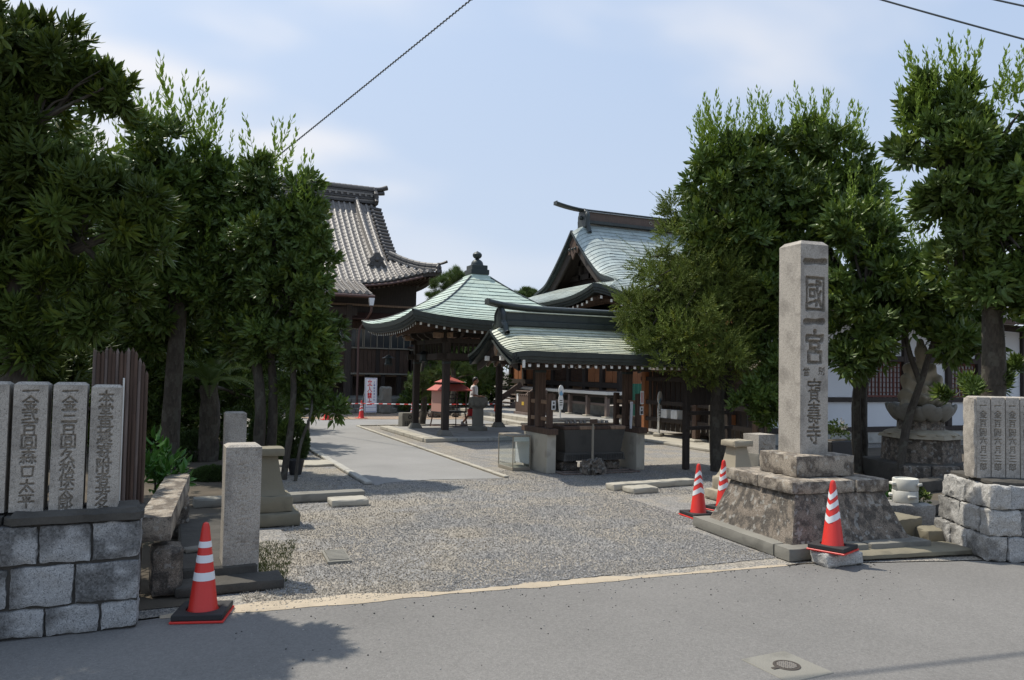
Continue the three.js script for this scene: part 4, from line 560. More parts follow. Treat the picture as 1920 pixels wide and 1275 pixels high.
// ================================================================ WATER PAVILION
{
  const t = thing('water_pavilion', 'small gabled purification pavilion with a pale green copper roof on concrete walls', 'pavilion', [7.55, 0, -13.35], 0), roof = part(t, 'roof'), HX = 2.07, HD = 1.09;
  const yr = (d) => 2.80 - 0.74 * d + 0.20 * d * d, drop = (x) => { const e = clamp((Math.abs(x) - (HX - 0.5)) / 0.5); return -0.13 * Math.pow(e, 2.2); };
  for (const sg of [1, -1]) {
    const P = (s, k) => { const x = mix(-HX, HX, s), d = mix(0.06, HD, k); return [x, yr(d) + drop(x) * (1 - 0.35 * k) + 0.05 * Math.pow(Math.abs(x / HX), 6) * k, sg * d]; };
    copperFace(roof, P, 12, 0.75, M.copperPale, 0.021, 4, 70 + sg);
    eaveEdge(roof, (s) => P(s, 1), () => [0, -sg], [[0, 0.02], [0.008, -0.075], [0.03, -0.08], [0.038, -0.135], [0.06, -0.14], [0.07, -0.185], [0.12, -0.19], [0.55, 0.0], [1.0, 0.26]], M.copperDark);
    // rafters with white ends
    const fr = part(t, 'rafter_row'); rafters(fr, 21, (i, n) => { const x = mix(-1.78, 1.78, (i + 0.5) / n); return { out: [x, yr(HD) - 0.225, sg * (HD - 0.10)], in: [x, yr(0.4) - 0.12, sg * 0.35] }; }, 0.05, 0.06);
    mesh('end_board', cbox(0.055, 0.15, 0.03), M.whitePaint, fr, [-1.83, yr(HD) - 0.2, sg * (HD - 0.06)]);
    mesh('wall_plate', cbox(3.3, 0.13, 0.11), M.woodDark, t, [0, 2.08, sg * 0.40]);
    // verge: three stepped curved boards at each gable
    for (const ex of [-1, 1]) for (let l = 0; l < 3; l++) mesh('verge_board', uvm(toCreasedNormals(surf((s, k) => { const d = mix(0.02, HD + 0.01, s), y0 = yr(d) + drop(HX) * (1 - 0.35 * s) + 0.05 * s + 0.01 - l * 0.052, q = [[0, 0], [1, 0], [1, 1], [0, 1], [0, 0]][Math.round(k * 4)]; return [ex * (HX + 0.012 - l * 0.045 - q[0] * 0.09), y0 - q[1] * 0.05, sg * (d - l * 0.012)]; }, 14, 4), 0.4)), M.copperDark, roof);
    for (const ex of [-1, 1]) mesh('barge_board', uvm(surf((s, k) => { const d = mix(0.0, HD - 0.1, s); const y0 = yr(d) + drop(HX) * (1 - 0.35 * s) - 0.15; const q = [[0, 0], [1, 0], [1, 1], [0, 1], [0, 0]][Math.round(k * 4)]; return [ex * (HX - 0.15 - q[0] * 0.05), y0 - q[1] * mix(0.2, 0.13, s), sg * d]; }, 12, 4)), M.woodDark, t);
  }
  // ridge
  const rd = part(t, 'ridge'); mesh('ridge_base', cbox(3.75, 0.1, 0.30, 0.01), M.copperDark, rd, [0, 2.80, 0]); mesh('ridge_box', cbox(3.62, 0.16, 0.2, 0.008), M.copperDark, rd, [0, 2.93, 0]); mesh('ridge_lip', cbox(3.72, 0.02, 0.27, 0.004), std({ map: T.copperPale, roughness: 0.4 }), rd, [0, 3.016, 0]);
  mesh('ridge_cap', uvm(surf((s, k) => { const x = mix(-2.13, 2.13, s), up = 0.10 * Math.pow(Math.abs(x) / 2.13, 5), q = [[-0.12, 0], [-0.12, 0.085], [0, 0.115], [0.12, 0.085], [0.12, 0], [-0.12, 0]][Math.round(k * 5)]; return [x, 3.045 + up + q[1], q[0]]; }, 30, 5)), M.copperDark, rd);
  mesh('ridge_cap_end', cbox(0.012, 0.1, 0.24), M.copperDark, rd, [-2.13, 3.195, 0]);
  for (const ex of [-1, 1]) { const o = part(t, 'ridge_end_ornament'); o.position.set(ex * 1.86, 2.72, 0); mesh('plate', plate([[-0.16, 0], [0.16, 0], [0.17, 0.12], [0.12, 0.2], [0.13, 0.3], [0.07, 0.36], [-0.07, 0.36], [-0.13, 0.3], [-0.12, 0.2], [-0.17, 0.12]], 0.07, 0.01).rotateY(Math.PI / 2), M.copperDark, o); for (const sg of [-1, 1]) { const pts = [[0, 0.34, 0.06], [0, 0.24, 0.15], [0, 0.10, 0.17], [0, 0.02, 0.26], [0, -0.08, 0.30], [0, -0.12, 0.36]].map(([x, y, z]) => [x, y, z * sg]); mesh('scroll_fin', taper(pts, [0.05, 0.06, 0.055, 0.06, 0.05], 8), M.copperDark, o); } }
  // concrete walls, sills, posts
  for (const ex of [-1, 1]) {
    const w = part(t, 'side_wall'); w.position.set(ex * 0.985, 0, 0); mesh('concrete', vbox(0.19, 0.72, 1.02, 0.006), M.pale, w); mesh('sill', vbox(0.2, 0.11, 1.22, 0.006), M.woodBrown, w, [0, 0.721, -0.02]);
    mesh('post', vbox(0.16, 1.42, 0.16, 0.01), M.woodBrown, w, [0, 0.832, 0]);
    for (const z of [0.41, -0.41]) { mesh('guard_post', vbox(0.1, 0.66, 0.1, 0.008), M.woodBrown, w, [0, 0.832, z]); mesh('guard_rail', cbox(0.05, 0.075, 0.32), M.woodPale, w, [0, 1.0, z * 0.52]); mesh('guard_rail', cbox(0.05, 0.075, 0.32), M.woodPale, w, [0, 1.32, z * 0.52]); }
    mesh('post_sleeve', cbox(0.17, 0.05, 0.17), M.bronze, w, [0, 1.9, 0]);
    const gb = mesh('gable_infill', plate([[-0.5, 0], [0.5, 0], [0.36, 0.2], [0.1, 0.42], [-0.1, 0.42], [-0.36, 0.2]], 0.05).rotateY(Math.PI / 2), M.woodDark, w, [0, 2.16, 0]);
    mesh('cross_beam', cbox(0.12, 0.14, 1.5), M.woodDark, w, [0, 2.0, 0]);
    for (const z of [-0.36, 0.36]) mesh('beam_end', cbox(0.1, 0.09, 0.08), M.whitePaint, t, [ex * 1.95, 2.13, z]); mesh('purlin', cbox(0.9, 0.1, 0.08), M.woodDark, w, [ex * 0.5, 2.13, 0.36]); mesh('purlin', cbox(0.9, 0.1, 0.08), M.woodDark, w, [ex * 0.5, 2.13, -0.36]); mesh('ridge_purlin', cbox(1.0, 0.12, 0.1), M.woodDark, w, [ex * 0.45, 2.52, 0]);
    mesh('pendant', plate([[-0.06, 0.16], [0.06, 0.16], [0.075, 0.02], [0, -0.1], [-0.075, 0.02]], 0.03).rotateY(Math.PI / 2), M.woodPale, w, [ex * 0.95, 2.28, 0]);
  }
  mesh('long_beam', cbox(2.3, 0.15, 0.12), M.woodDark, t, [0, 2.1, 0]);
}
{ // stone basin
  const t = thing('water_basin', 'large dark stone water basin with a brown copper rim under the gabled pavilion', 'water basin', [7.52, 0, -13.3], 0);
  const tp = (w0, d0, w1, d1, y0, y1) => { const g = new THREE.BoxGeometry(1, 1, 1, 6, 4, 4), p = g.attributes.position; for (let i = 0; i < p.count; i++) { const k = p.getY(i) + 0.5; p.setXYZ(i, p.getX(i) * mix(w0, w1, k), mix(y0, y1, k) + 0, p.getZ(i) * mix(d0, d1, k)); } return uvm(toCreasedNormals(g.toNonIndexed(), 0.4), rnd(), rnd()); };
  mesh('basin_body', tp(1.22, 0.74, 1.34, 0.86, 0.36, 0.80), M.basin, t); mesh('wave_slab', tp(1.36, 0.88, 1.30, 0.82, 0.215, 0.362), M.basin, t);
  const fl = []; for (let i = 0; i < 34; i++) fl.push(cbox(0.012, 0.11, 0.02, 0.004).translate(-0.62 + i * 0.0375, 0.285, 0.44)); mesh('fluting', merge(fl), M.basin, t);
  for (const x of [-0.48, 0.46]) mesh('foot_stone', rock(0.36, 0.225, 0.7, 0.02, 6, x * 9, 0.05, 1), M.graniteDark, t, [x, 0.108, 0]);
  for (let i = 0; i < 4; i++) mesh('rim_tile', cbox(0.34, 0.07, 0.16, 0.02), i % 2 ? M.woodPale : M.woodBrown, t, [-0.515 + i * 0.343, 0.835, 0.36]);
  mesh('back_rim', cbox(1.36, 0.07, 0.14, 0.02), M.woodBrown, t, [0, 0.835, -0.36]); for (const x of [-0.62, 0.62]) mesh('side_rim', cbox(0.12, 0.07, 0.56, 0.02), M.woodBrown, t, [x, 0.835, 0]); mesh('water', cbox(1.12, 0.01, 0.57, 0.001), M.water, t, [0, 0.822, 0]);
  const rack = solo('ladle_rack', 'pale bamboo rest lying across the dark water basin', 'rack', merge([tr(cyl(0.014, 0.014, 1.25, 8), 0.625, 0, 0.06, 0, 0, Math.PI / 2), tr(cyl(0.014, 0.014, 1.25, 8), 0.625, 0, -0.1, 0, 0, Math.PI / 2)]), M.woodPale, [7.52, 0.884, -13.3]);
  let first = null; for (let i = 0; i < 9; i++) { const x = 7.08 + i * 0.105 + (i > 4 ? 0.08 : 0), z = -13.25 + rr(-0.03, 0.03), a = rr(-0.2, 0.2); if (!first) { first = thing('water_ladle', 'steel ladle resting on the rack of the water basin', 'ladle', [x, 0.9, z], a, 'steel ladles on the water basin'); mesh('cup', lathe([[0.0, 0.0], [0.034, 0.0], [0.038, 0.05], [0.035, 0.05], [0.031, 0.006], [0, 0.006]], 16), M.steel, first); mesh('handle', tr(cyl(0.006, 0.006, 0.3, 6), 0, 0.04, -0.03, -Math.PI / 2), M.woodPale, first); } else copyOf(first, null, [x, 0.9, z], a); }
  const s = thing('basin_sign', 'small dark notice board on a grey pole in front of the water basin', 'sign', [7.28, 0, -12.55], 0.25); mesh('pole', vbox(0.036, 0.9, 0.036), M.frame, s, [0, 0.12, 0]); mesh('board', cbox(0.19, 0.08, 0.02), M.woodBrown, s, [0.0, 0.985, 0.02]);
  solo('boulder', 'rounded boulder holding the notice pole in front of the water basin', 'boulder', rock(0.46, 0.28, 0.34, 0.05, 6, 9, 0.09, 1.2), M.graniteDark, [7.3, 0.12, -12.56], 0.4);
  solo('floor_frame', 'dark timber frame on the ground round the foot of the basin', 'frame', merge([cbox(1.65, 0.03, 0.05).translate(0, 0.015, 0.3), cbox(1.65, 0.03, 0.05).translate(0, 0.015, 0), cbox(0.05, 0.03, 0.26).translate(0.8, 0.015, 0.15), cbox(0.05, 0.03, 0.26).translate(-0.8, 0.015, 0.15)]), M.woodGrey, [7.5, 0, -12.86]);
  const c = thing('glass_case', 'empty glass display case with a grey metal frame beside the water pavilion', 'display case', [6.2, 0, -13.72], 0.03), fw = 0.38, fd = 0.66;
  mesh('base', vbox(fw, 0.06, fd, 0.004), M.frame, c); mesh('top', vbox(fw, 0.03, fd, 0.004), M.frame, c, [0, 0.64, 0]);
  for (const x of [-1, 1]) for (const z of [-1, 1]) mesh('corner_post', vbox(0.016, 0.58, 0.016, 0.002), M.frame, c, [x * (fw / 2 - 0.008), 0.06, z * (fd / 2 - 0.008)]);
  mesh('front_pane', vbox(fw - 0.034, 0.575, 0.004, 0.001), M.glass, c, [0, 0.062, fd / 2 - 0.01]); mesh('side_pane', vbox(0.004, 0.575, fd - 0.034, 0.001), M.glass, c, [-fw / 2 + 0.01, 0.062, 0]); mesh('label_strip', vbox(fw - 0.05, 0.085, 0.004, 0.001), M.white, c, [0, 0.55, fd / 2 - 0.018]); mesh('back_board', vbox(0.006, 0.5, fd - 0.06, 0.001), M.cloth, c, [fw / 2 - 0.014, 0.105, 0]);
  const tw = thing('hand_towel', 'pale hand towel hanging from the guard rail of the water pavilion', 'towel', [8.42, 0.80, -13.02], 0.5); mesh('cloth', uvm(surf((s2, k) => [(s2 - 0.5) * (0.03 + 0.1 * Math.sin(Math.PI * (0.25 + 0.6 * k))), 0.53 * (1 - k), 0.02 * Math.sin(s2 * 9 + k * 3)], 8, 10)), M.cloth, tw);
  for (const [x, y, z, lab] of [[8.56, 1.42, -12.85, 'white notice with red print fixed above the guard post of the water pavilion'], [8.56, 1.16, -12.86, 'small black and white notice on the guard post of the water pavilion'], [6.6, 1.27, -12.85, 'small white notice on the guard post above the glass case']]) { const n = thing('posted_notice', lab, 'notice', [x, y, z], 0.35, 'notices on the water pavilion'); mesh('sheet', cbox(0.11, y > 1.4 ? 0.26 : 0.17, 0.006, 0.001), M.white, n); if (y > 1.4) for (const q of [-0.025, 0.02]) mesh('red_print', cbox(0.02, 0.2, 0.002, 0.0005), M.redPaint, n, [q, 0, 0.004]); else { mesh('emblem', tr(new THREE.CylinderGeometry(0.022, 0.022, 0.002, 12), 0, 0.04, 0.004, Math.PI / 2), M.black, n); mesh('print', cbox(0.07, 0.06, 0.002, 0.0005), M.black, n, [0, -0.035, 0.004]); } }
  solo('notice_stick', 'dark timber stick holding the red print notice', 'stick', vbox(0.03, 0.2, 0.02), M.woodBrown, [8.53, 1.30, -12.91], 0.35);
}

// ================================================================ MAIN HALL with the blue-green copper roof
{
  const t = thing('main_hall', 'large temple hall with a hip-and-gable blue-green copper roof and raised veranda', 'temple hall', [17, 0, -31.6], 0), roof = part(t, 'roof'), XR = 16, ED = 6.6;
  const yr = (d) => 9.0 - 1.06 * d + 0.0645 * d * d;
  const lift = (x, d) => { const ex = sstep(0.6, -2.6, x); return 0.44 * Math.pow(ex, 2) * Math.pow(clamp(d / ED), 6) + (d < 4 ? -0.42 * Math.pow(clamp(1 - (x + 0.0) / 1.25), 2.2) * sstep(4.0, 2.4, d) : 0); };
  const PF = (sg) => (s, k) => { const d = mix(0.1, ED, k), xl = d < 4 ? 0 : -(d - 4), x = mix(xl, XR, Math.pow(s, 1.25)); return [x, yr(d) + lift(x, d), sg * d]; };
  copperFace(roof, PF(1), 34, 0.8, M.copperBlue, 0.032, 4, 11);
  mesh('rear_slope', surf(PF(-1), 12, 16), M.copperDark, roof);
  const PS = (s, k) => { const e = mix(-0.25, 2.6, k), d = 4 + Math.max(0, e), z = mix(-d, d, s), u = Math.abs(z) / d; return [-e, yr(4 + e) + 0.44 * Math.pow(u, 5) * Math.pow(clamp(d / ED), 6) * sstep(0.6, -2.6, -e) ** 2, z]; };
  copperFace(roof, PS, 16, 0.8, M.copperBlue, 0.016, 4, 12);
  const prof = [[0, 0.02], [0.01, -0.12], [0.05, -0.13], [0.06, -0.22], [0.11, -0.23], [0.12, -0.31], [0.2, -0.32], [0.9, -0.05], [2.4, 0.35]];
  eaveEdge(roof, (s, i) => { const p = PF(1)(s, 1); return [mix(-2.6 + i, XR, Math.pow(s, 1.25)), p[1], ED - i]; }, () => [0, 0], prof, M.copperDark, 40); eaveEdge(roof, (s, i) => { const p = PS(s, 1); return [-2.6 + i, p[1], p[2] * (ED - i) / ED]; }, () => [0, 0], prof, M.copperDark, 30);
  // verge of the gable: rolled edge, barge boards, dark recessed wall
  for (const sg of [1, -1]) {
    const vy = (d) => yr(d) + lift(0, d);
    for (let l = 0; l < 2; l++) mesh('verge_roll', uvm(toCreasedNormals(surf((s, k) => { const d = mix(0.02, 4.05, s), q = [[0, 0.02], [1, 0.02], [1, -1], [0, -1], [0, 0.02]][Math.round(k * 4)]; return [-0.03 + l * 0.10 + q[0] * 0.12, vy(d) - l * 0.12 + q[1] * 0.13, sg * (d - l * 0.03)]; }, 26, 4), 0.4)), M.copperDark, roof);
    mesh('barge_board', uvm(toCreasedNormals(surf((s, k) => { const d = mix(0, 3.95, s), q = [[0, 0], [1, 0], [1, 1], [0, 1], [0, 0]][Math.round(k * 4)]; return [0.2 + q[0] * 0.1, vy(d) - 0.24 - q[1] * mix(0.5, 0.3, s), sg * Math.max(0, d - q[1] * 0.12)]; }, 24, 4), 0.4)), M.woodDark, t);
    mesh('verge_soffit', uvm(surf((s, k) => { const d = mix(0, 3.9, s); return [mix(0.1, 1.3, k), vy(d) - 0.27, sg * d]; }, 20, 1)), M.woodDark, t);
  }
  { const pts = []; for (let i = -20; i <= 20; i++) { const d = Math.abs(i) / 20 * 3.85; pts.push([i / 20 * 3.85, yr(d) - 0.3]); } mesh('gable_wall', plate([[-3.85, 5.6], ...pts, [3.85, 5.6]], 0.1).rotateY(-Math.PI / 2), M.woodDark, t, [1.25, 0, 0]); for (const y of [6.5, 7.2]) mesh('gable_beam', cbox(0.2, 0.26, (8.6 - y) * 2.6), M.woodDark, t, [1.12, y, 0]); for (const z of [-1, 0, 1]) mesh('gable_strut', cbox(0.16, 1.0, 0.2), M.woodDark, t, [1.1, 6.85, z]); }
  const ge = part(t, 'gable_pendant'); ge.position.set(0.14, 7.3, 0); mesh('carving', plate([[0, 1.0], [0.16, 0.8], [0.34, 0.72], [0.3, 0.5], [0.5, 0.38], [0.42, 0.16], [0.2, 0.2], [0, -0.1], [-0.2, 0.2], [-0.42, 0.16], [-0.5, 0.38], [-0.3, 0.5], [-0.34, 0.72], [-0.16, 0.8]], 0.08, 0.015).rotateY(-Math.PI / 2), M.woodBrown, ge); for (const z of [-0.28, 0, 0.28]) mesh('boss', new THREE.SphereGeometry(0.07, 10, 8), M.bronze, ge, [-0.06, 0.38, z]);
  // ridge
  const rd = part(t, 'ridge'); mesh('ridge_base', cbox(15.3, 0.14, 0.62, 0.01), M.copperDark, rd, [8.35, 9.0, 0]); mesh('ridge_box', cbox(15.2, 0.42, 0.36, 0.01), std({ map: T.woodBrown, roughness: 0.5 }), rd, [8.35, 9.27, 0]); mesh('ridge_lip', cbox(15.3, 0.03, 0.52, 0.004), std({ color: lin(0.3, 0.31, 0.31), roughness: 0.35 }), rd, [8.35, 9.49, 0]);
  mesh('ridge_cap', uvm(surf((s, k) => { const x = mix(-0.85, 16, s), up = x < 0.9 ? 0.20 * Math.pow((0.9 - x) / 1.75, 2) : 0, q = [[-0.2, 0], [-0.2, 0.1], [0, 0.15], [0.2, 0.1], [0.2, 0], [-0.2, 0]][Math.round(k * 5)]; return [x, 9.505 + up + q[1], q[0]]; }, 60, 5)), M.copperDark, rd); mesh('ridge_cap_end', cbox(0.02, 0.17, 0.36), M.copperDark, rd, [-0.85, 9.77, 0]);
  for (let i = 0; i < 4; i++) { const z = 0.19; mesh('crest_ring', tr(new THREE.TorusGeometry(0.075, 0.022, 8, 18), 4.3 + i * 4, 9.27, z), M.frame, rd); }
  const oo = part(t, 'ridge_end_ornament'); oo.position.set(0.62, 8.85, 0); mesh('plate', plate([[-0.36, -0.1], [0.36, -0.1], [0.4, 0.2], [0.28, 0.42], [0.3, 0.62], [0.16, 0.76], [-0.16, 0.76], [-0.3, 0.62], [-0.28, 0.42], [-0.4, 0.2]], 0.14, 0.02).rotateY(Math.PI / 2), M.copperDark, oo); for (const sg of [-1, 1]) mesh('scroll_fin', taper([[0.05, 0.66, 0.16], [0.05, 0.45, 0.34], [0.05, 0.1, 0.38], [0.06, -0.2, 0.46], [0.06, -0.42, 0.56]].map(([x, y, z]) => [x, y, z * sg]), [0.09, 0.12, 0.1, 0.1, 0.11], 8), M.copperDark, oo); mesh('face_boss', new THREE.SphereGeometry(0.1, 10, 8), M.copperDark, oo, [-0.1, 0.35, 0]);
  // body: side wall facing the path with orange panels between dark posts
  const w = part(t, 'side_wall'), zs = [4.2, 2.75, 1.25, -0.3, -1.9, -3.6, -5.3, -7];
  for (const z of zs) mesh('post', vbox(0.26, 3.4, 0.26, 0.02), M.woodDark, w, [0.2, 1.15, z]);
  for (let i = 0; i < zs.length - 1; i++) { const a = zs[i] - 0.13, b = zs[i + 1] + 0.13, L = a - b, n = 4; for (let j = 0; j < n; j++) { const lat = i === 2 || i === 3; mesh(lat ? 'lattice_door' : 'panel', vbox(0.05, 1.55, L / n - 0.02, 0.008), M.woodOrange, w, [0.24 + (j % 2) * 0.015, 1.5, a - (j + 0.5) * L / n]); if (lat) { const ld = []; for (let q = 0; q < 5; q++) ld.push(cbox(0.03, 1.5, 0.018, 0.001).translate(0, 0, (q - 2) * L / n / 5.2)); for (let q = 0; q < 9; q++) ld.push(cbox(0.03, 0.018, L / n - 0.03, 0.001).translate(0, -0.7 + q * 0.175, 0)); mesh('door_lattice', merge(ld), M.woodBrown, w, [0.2, 2.27, a - (j + 0.5) * L / n]); } } }
  mesh('sill_beam', cbox(0.24, 0.22, 11.4), M.woodDark, w, [0.2, 1.38, -1.4]); mesh('lintel', cbox(0.24, 0.3, 11.4), M.woodDark, w, [0.2, 3.2, -1.4]); mesh('upper_wall', cbox(0.1, 1.2, 11.3), M.woodDark, w, [0.26, 4.0, -1.4]);
  const f = part(t, 'front_wall'); for (let i = 0; i < 8; i++) mesh('post', vbox(0.26, 3.4, 0.26, 0.02), M.woodDark, f, [0.2 + (i + 1) * 1.9, 1.15, 4.2]); for (let i = 0; i < 14; i++) mesh('panel', vbox(0.86, 1.7, 0.05, 0.008), i % 3 ? M.woodBrown : M.woodOrange, f, [0.85 + i * 0.95, 1.45, 4.2]); mesh('lintel', cbox(15, 0.3, 0.24), M.woodDark, f, [7.7, 3.25, 4.2]); mesh('upper_wall', cbox(15, 1.3, 0.1), M.woodDark, f, [7.7, 4.05, 4.1]);
  mesh('floor', cbox(15.4, 0.12, 11.2), M.woodPale, t, [8.0, 1.2, -1.4]); mesh('rear_wall', cbox(15.4, 3.4, 0.12), M.woodPale, t, [8.0, 2.9, -7.1]); mesh('far_wall', cbox(0.12, 3.4, 11.2), M.woodPale, t, [15.7, 2.9, -1.4]); mesh('ceiling', cbox(15.4, 0.1, 11.2), M.woodPale, t, [8.0, 4.6, -1.4]); mesh('rear_footing', cbox(15.4, 1.05, 0.16), M.concrete, t, [8.0, 0.6, -7.1]);
  const fr = part(t, 'rafter_row'); rafters(fr, 34, (i, n) => { const z = mix(-6.3, 6.3, (i + 0.5) / n), y = PS((z + ED) / (2 * ED), 1)[1] - 0.40; return { out: [-2.35, y, z], in: [0.1, y + 0.5, z * 0.9] }; }, 0.09, 0.11); rafters(fr, 34, (i, n) => { const x = mix(-2.3, 13, (i + 0.5) / n); return { out: [x, PF(1)(Math.pow(clamp((x + 2.6) / 18.6), 0.8), 1)[1] - 0.40, 6.35], in: [x, 4.9, 4.3] }; }, 0.09, 0.11);
  // veranda
  const v = part(t, 'veranda'), fl = []; for (let i = 0; i < 48; i++) mesh('floor_plank', cbox(1.25, 0.05, 0.225, 0.006), M.woodGrey, v, [-0.48, 1.125, 5.1 - i * 0.235]);
  for (let i = 0; i < 40; i++) mesh('floor_plank', cbox(0.225, 0.05, 0.95, 0.006), M.woodGrey, v, [0.3 + i * 0.235, 1.125, 4.74]);
  mesh('edge_board', cbox(0.05, 0.13, 11.5), M.whitePaint, v, [-1.13, 1.09, -0.48]); mesh('edge_board', cbox(10.2, 0.13, 0.05), M.whitePaint, v, [3.97, 1.09, 5.245]); mesh('edge_beam', cbox(0.16, 0.16, 11.4), M.woodDark, v, [-0.95, 0.99, -0.5]); mesh('edge_beam', cbox(10, 0.16, 0.16), M.woodDark, v, [4.0, 0.98, 5.1]);
  for (let i = 0; i < 8; i++) { mesh('stump_post', vbox(0.16, 0.82, 0.16, 0.01), M.woodGrey, v, [-0.98, 0.16, 5.08 - i * 1.55]); mesh('foot_stone', vbox(0.34, 0.06, 0.34, 0.01), M.pale, v, [-0.98, 0.1, 5.08 - i * 1.55]); if (i) mesh('stump_post', vbox(0.16, 0.82, 0.16, 0.01), M.woodGrey, v, [-0.98 + i * 1.55, 0.16, 5.08]); }
  mesh('under_rail', cbox(0.06, 0.1, 11), M.woodGrey, v, [-0.9, 0.62, -0.5]); mesh('under_wall', vbox(0.12, 0.42, 10.6, 0.01), M.concrete, v, [-0.1, 0.1, -0.8]);
  const st = part(t, 'stair'); for (let i = 0; i < 5; i++) mesh('tread', cbox(0.34, 0.06, 2.3, 0.01), M.woodGrey, st, [-1.32 - i * 0.29, 0.96 - i * 0.185, -1.6]); for (const z of [-0.42, -2.78]) mesh('stringer', bar([-1.15, 1.28, z], [-2.75, 0.22, z], 0.09, 0.26), M.woodGrey, st);
  // stone platform of the hall
  const pl = part(scene, 'hall_platform'); pl.userData.kind = 'structure'; mesh('paving', vbox(8.6, 0.1, 15.2, 0.01), M.paving, pl, [15.9, 0, -31.6]);
  for (let i = 0; i < 9; i++) { mesh('lower_step', vbox(0.42, 0.13, 1.22, 0.012), M.pale, pl, [11.35, 0, -24.75 - i * 1.24]); mesh('upper_step', vbox(0.42, 0.27, 1.22, 0.012), M.pale, pl, [11.78, 0, -24.8 - i * 1.24]); }
  mesh('step_fill', vbox(2.1, 0.262, 10.6, 0.01), M.paving, pl, [13.05, 0, -29.8]);
  for (let i = 0; i < 5; i++) mesh('front_step', vbox(0.95, 0.14, 0.4, 0.012), M.stoneGrey, pl, [12.4 + i * 0.97, 0, -23.8]);
}
{ // furniture in front of the main hall
  const o = thing('offering_box', 'dark wooden offering chest with a yellow plate at the foot of the hall stair', 'offering box', [12.75, 0.262, -26.7], 0); mesh('plinth', vbox(0.9, 0.1, 1.3), M.woodGrey, o); mesh('body', vbox(0.8, 0.62, 1.2, 0.015), M.woodBrown, o, [0, 0.1, 0]); for (let i = 0; i < 7; i++) mesh('lid_slat', cbox(0.84, 0.04, 0.1), M.woodBrown, o, [0, 0.74, -0.52 + i * 0.173]); mesh('yellow_plate', cbox(0.008, 0.13, 0.2, 0.002), std({ color: lin(0.55, 0.36, 0.05), roughness: 0.5 }), o, [-0.405, 0.42, 0.1]); mesh('paper_slip', cbox(0.008, 0.3, 0.14, 0.002), M.white, o, [-0.405, 0.62, -0.4]);
  const b = thing('vertical_banner', 'dark navy cloth banner with white lettering beside the hall stair', 'banner', [14.2, 1.15, -28.5], 0.9); mesh('rod', cyl(0.015, 0.015, 1.5, 8), M.woodDark, b, [-0.2, 0, 0]); mesh('cloth', uvm(surf((s, k) => [s * 0.36 - 0.18, 0.35 + k * 1.1, 0.03 * Math.sin(s * 6 + k * 4)], 8, 12)), M.navy, b); const tx = []; for (const [ch, y] of [['本', 1.3], ['堂', 1.12], ['再', 0.94], ['建', 0.76], ['寄', 0.58]]) for (const s of KANJI[ch].split('|')) { const P = s.split(' ').map((q) => q.split(',').map(Number)); for (let i = 0; i < P.length - 1; i++) tx.push(bar([-0.09 + (P[i][0] - 5) * 0.014, y - (P[i][1] - 5) * 0.014, 0.045], [-0.09 + (P[i + 1][0] - 5) * 0.014, y - (P[i + 1][1] - 5) * 0.014, 0.0455], 0.012, 0.003, 0.0005)); } mesh('lettering', merge(tx), M.white, b); mesh('base', vbox(0.3, 0.9, 0.3, 0.02), M.woodGrey, b, [-0.2, -0.888, 0]);
  const ov = (lab, x, y, z, a) => { const s = thing('oval_sign', lab, 'sign', [x, y, z], a, 'white oval-headed guide signs'); mesh('stand', vbox(0.07, 0.5, 0.05), M.whitePaint, s); mesh('panel', plate([[-0.1, 0], [0.1, 0], [0.14, 0.3], [0.1, 0.5], [-0.1, 0.5], [-0.14, 0.3]], 0.02, 0.003), M.white, s, [0, 0.45, 0.03]); mesh('head', tr(new THREE.CylinderGeometry(0.14, 0.14, 0.02, 24), 0, 0, 0, Math.PI / 2).scale(1, 1.45, 1), M.white, s, [0, 1.13, 0.03]); mesh('blue_top', tr(new THREE.CylinderGeometry(0.135, 0.135, 0.006, 24, 1, false, -0.9, 1.8), 0, 0, 0, Math.PI / 2).scale(1, 1.4, 1), std({ color: lin(0.22, 0.42, 0.6) }), s, [0, 1.14, 0.043]); for (const q of [0.62, 0.7, 0.78]) mesh('print', cbox(0.16, 0.03, 0.003, 0.0005), M.black, s, [0, q, 0.042]); mesh('foot', vbox(0.3, 0.1, 0.24, 0.03), M.pale, s); };
  ov('white oval-headed guide sign in front of the navy banner', 12.95, 0.1, -24.7, 0.4); ov('white oval-headed guide sign by the roofed rack post', 13.25, 0.06, -19.0, 0.5);
  const g = thing('teal_curtain', 'teal green hanging sheet behind the roofed rack', 'curtain', [13.9, 0.02, -21.3], 0.3); mesh('sheet', uvm(surf((s, k) => [s * 0.7 - 0.35, k * 1.55, 0.03 * Math.sin(s * 20)], 24, 4)), M.teal, g); mesh('pole', cyl(0.02, 0.02, 1.6, 8), M.steel, g, [-0.36, 0, 0]); mesh('pole', cyl(0.02, 0.02, 1.6, 8), M.steel, g, [0.36, 0, 0]);
  const sb = (lab, x, z, w, h, d) => { const s = thing('stone_marker_box', lab, 'stone block', [x, 0.0, z], 0.1, 'grey carved stone blocks'); mesh('block', rock(w, h, d, 0.004, 5, x, 0.008), M.stoneGrey, s, [0, h / 2, 0]); mesh('crest', tr(new THREE.TorusGeometry(0.05, 0.014, 6, 16), 0.05, h * 0.72, d / 2 + 0.004), M.black, s); const l = []; for (let i = 0; i < 3; i++) for (let j = 0; j < 4; j++) l.push(cbox(0.045, 0.03, 0.004, 0.001).translate(-0.1 + j * 0.07, h * 0.22 + i * 0.05, d / 2 + 0.003)); mesh('carved_lines', merge(l), M.black, s); };
  sb('grey carved stone block beside the pavilion post', 7.05, -24.1, 0.42, 0.5, 0.36); sb('grey carved stone block near the roofed rack', 13.1, -20.3, 0.5, 0.58, 0.36);
}
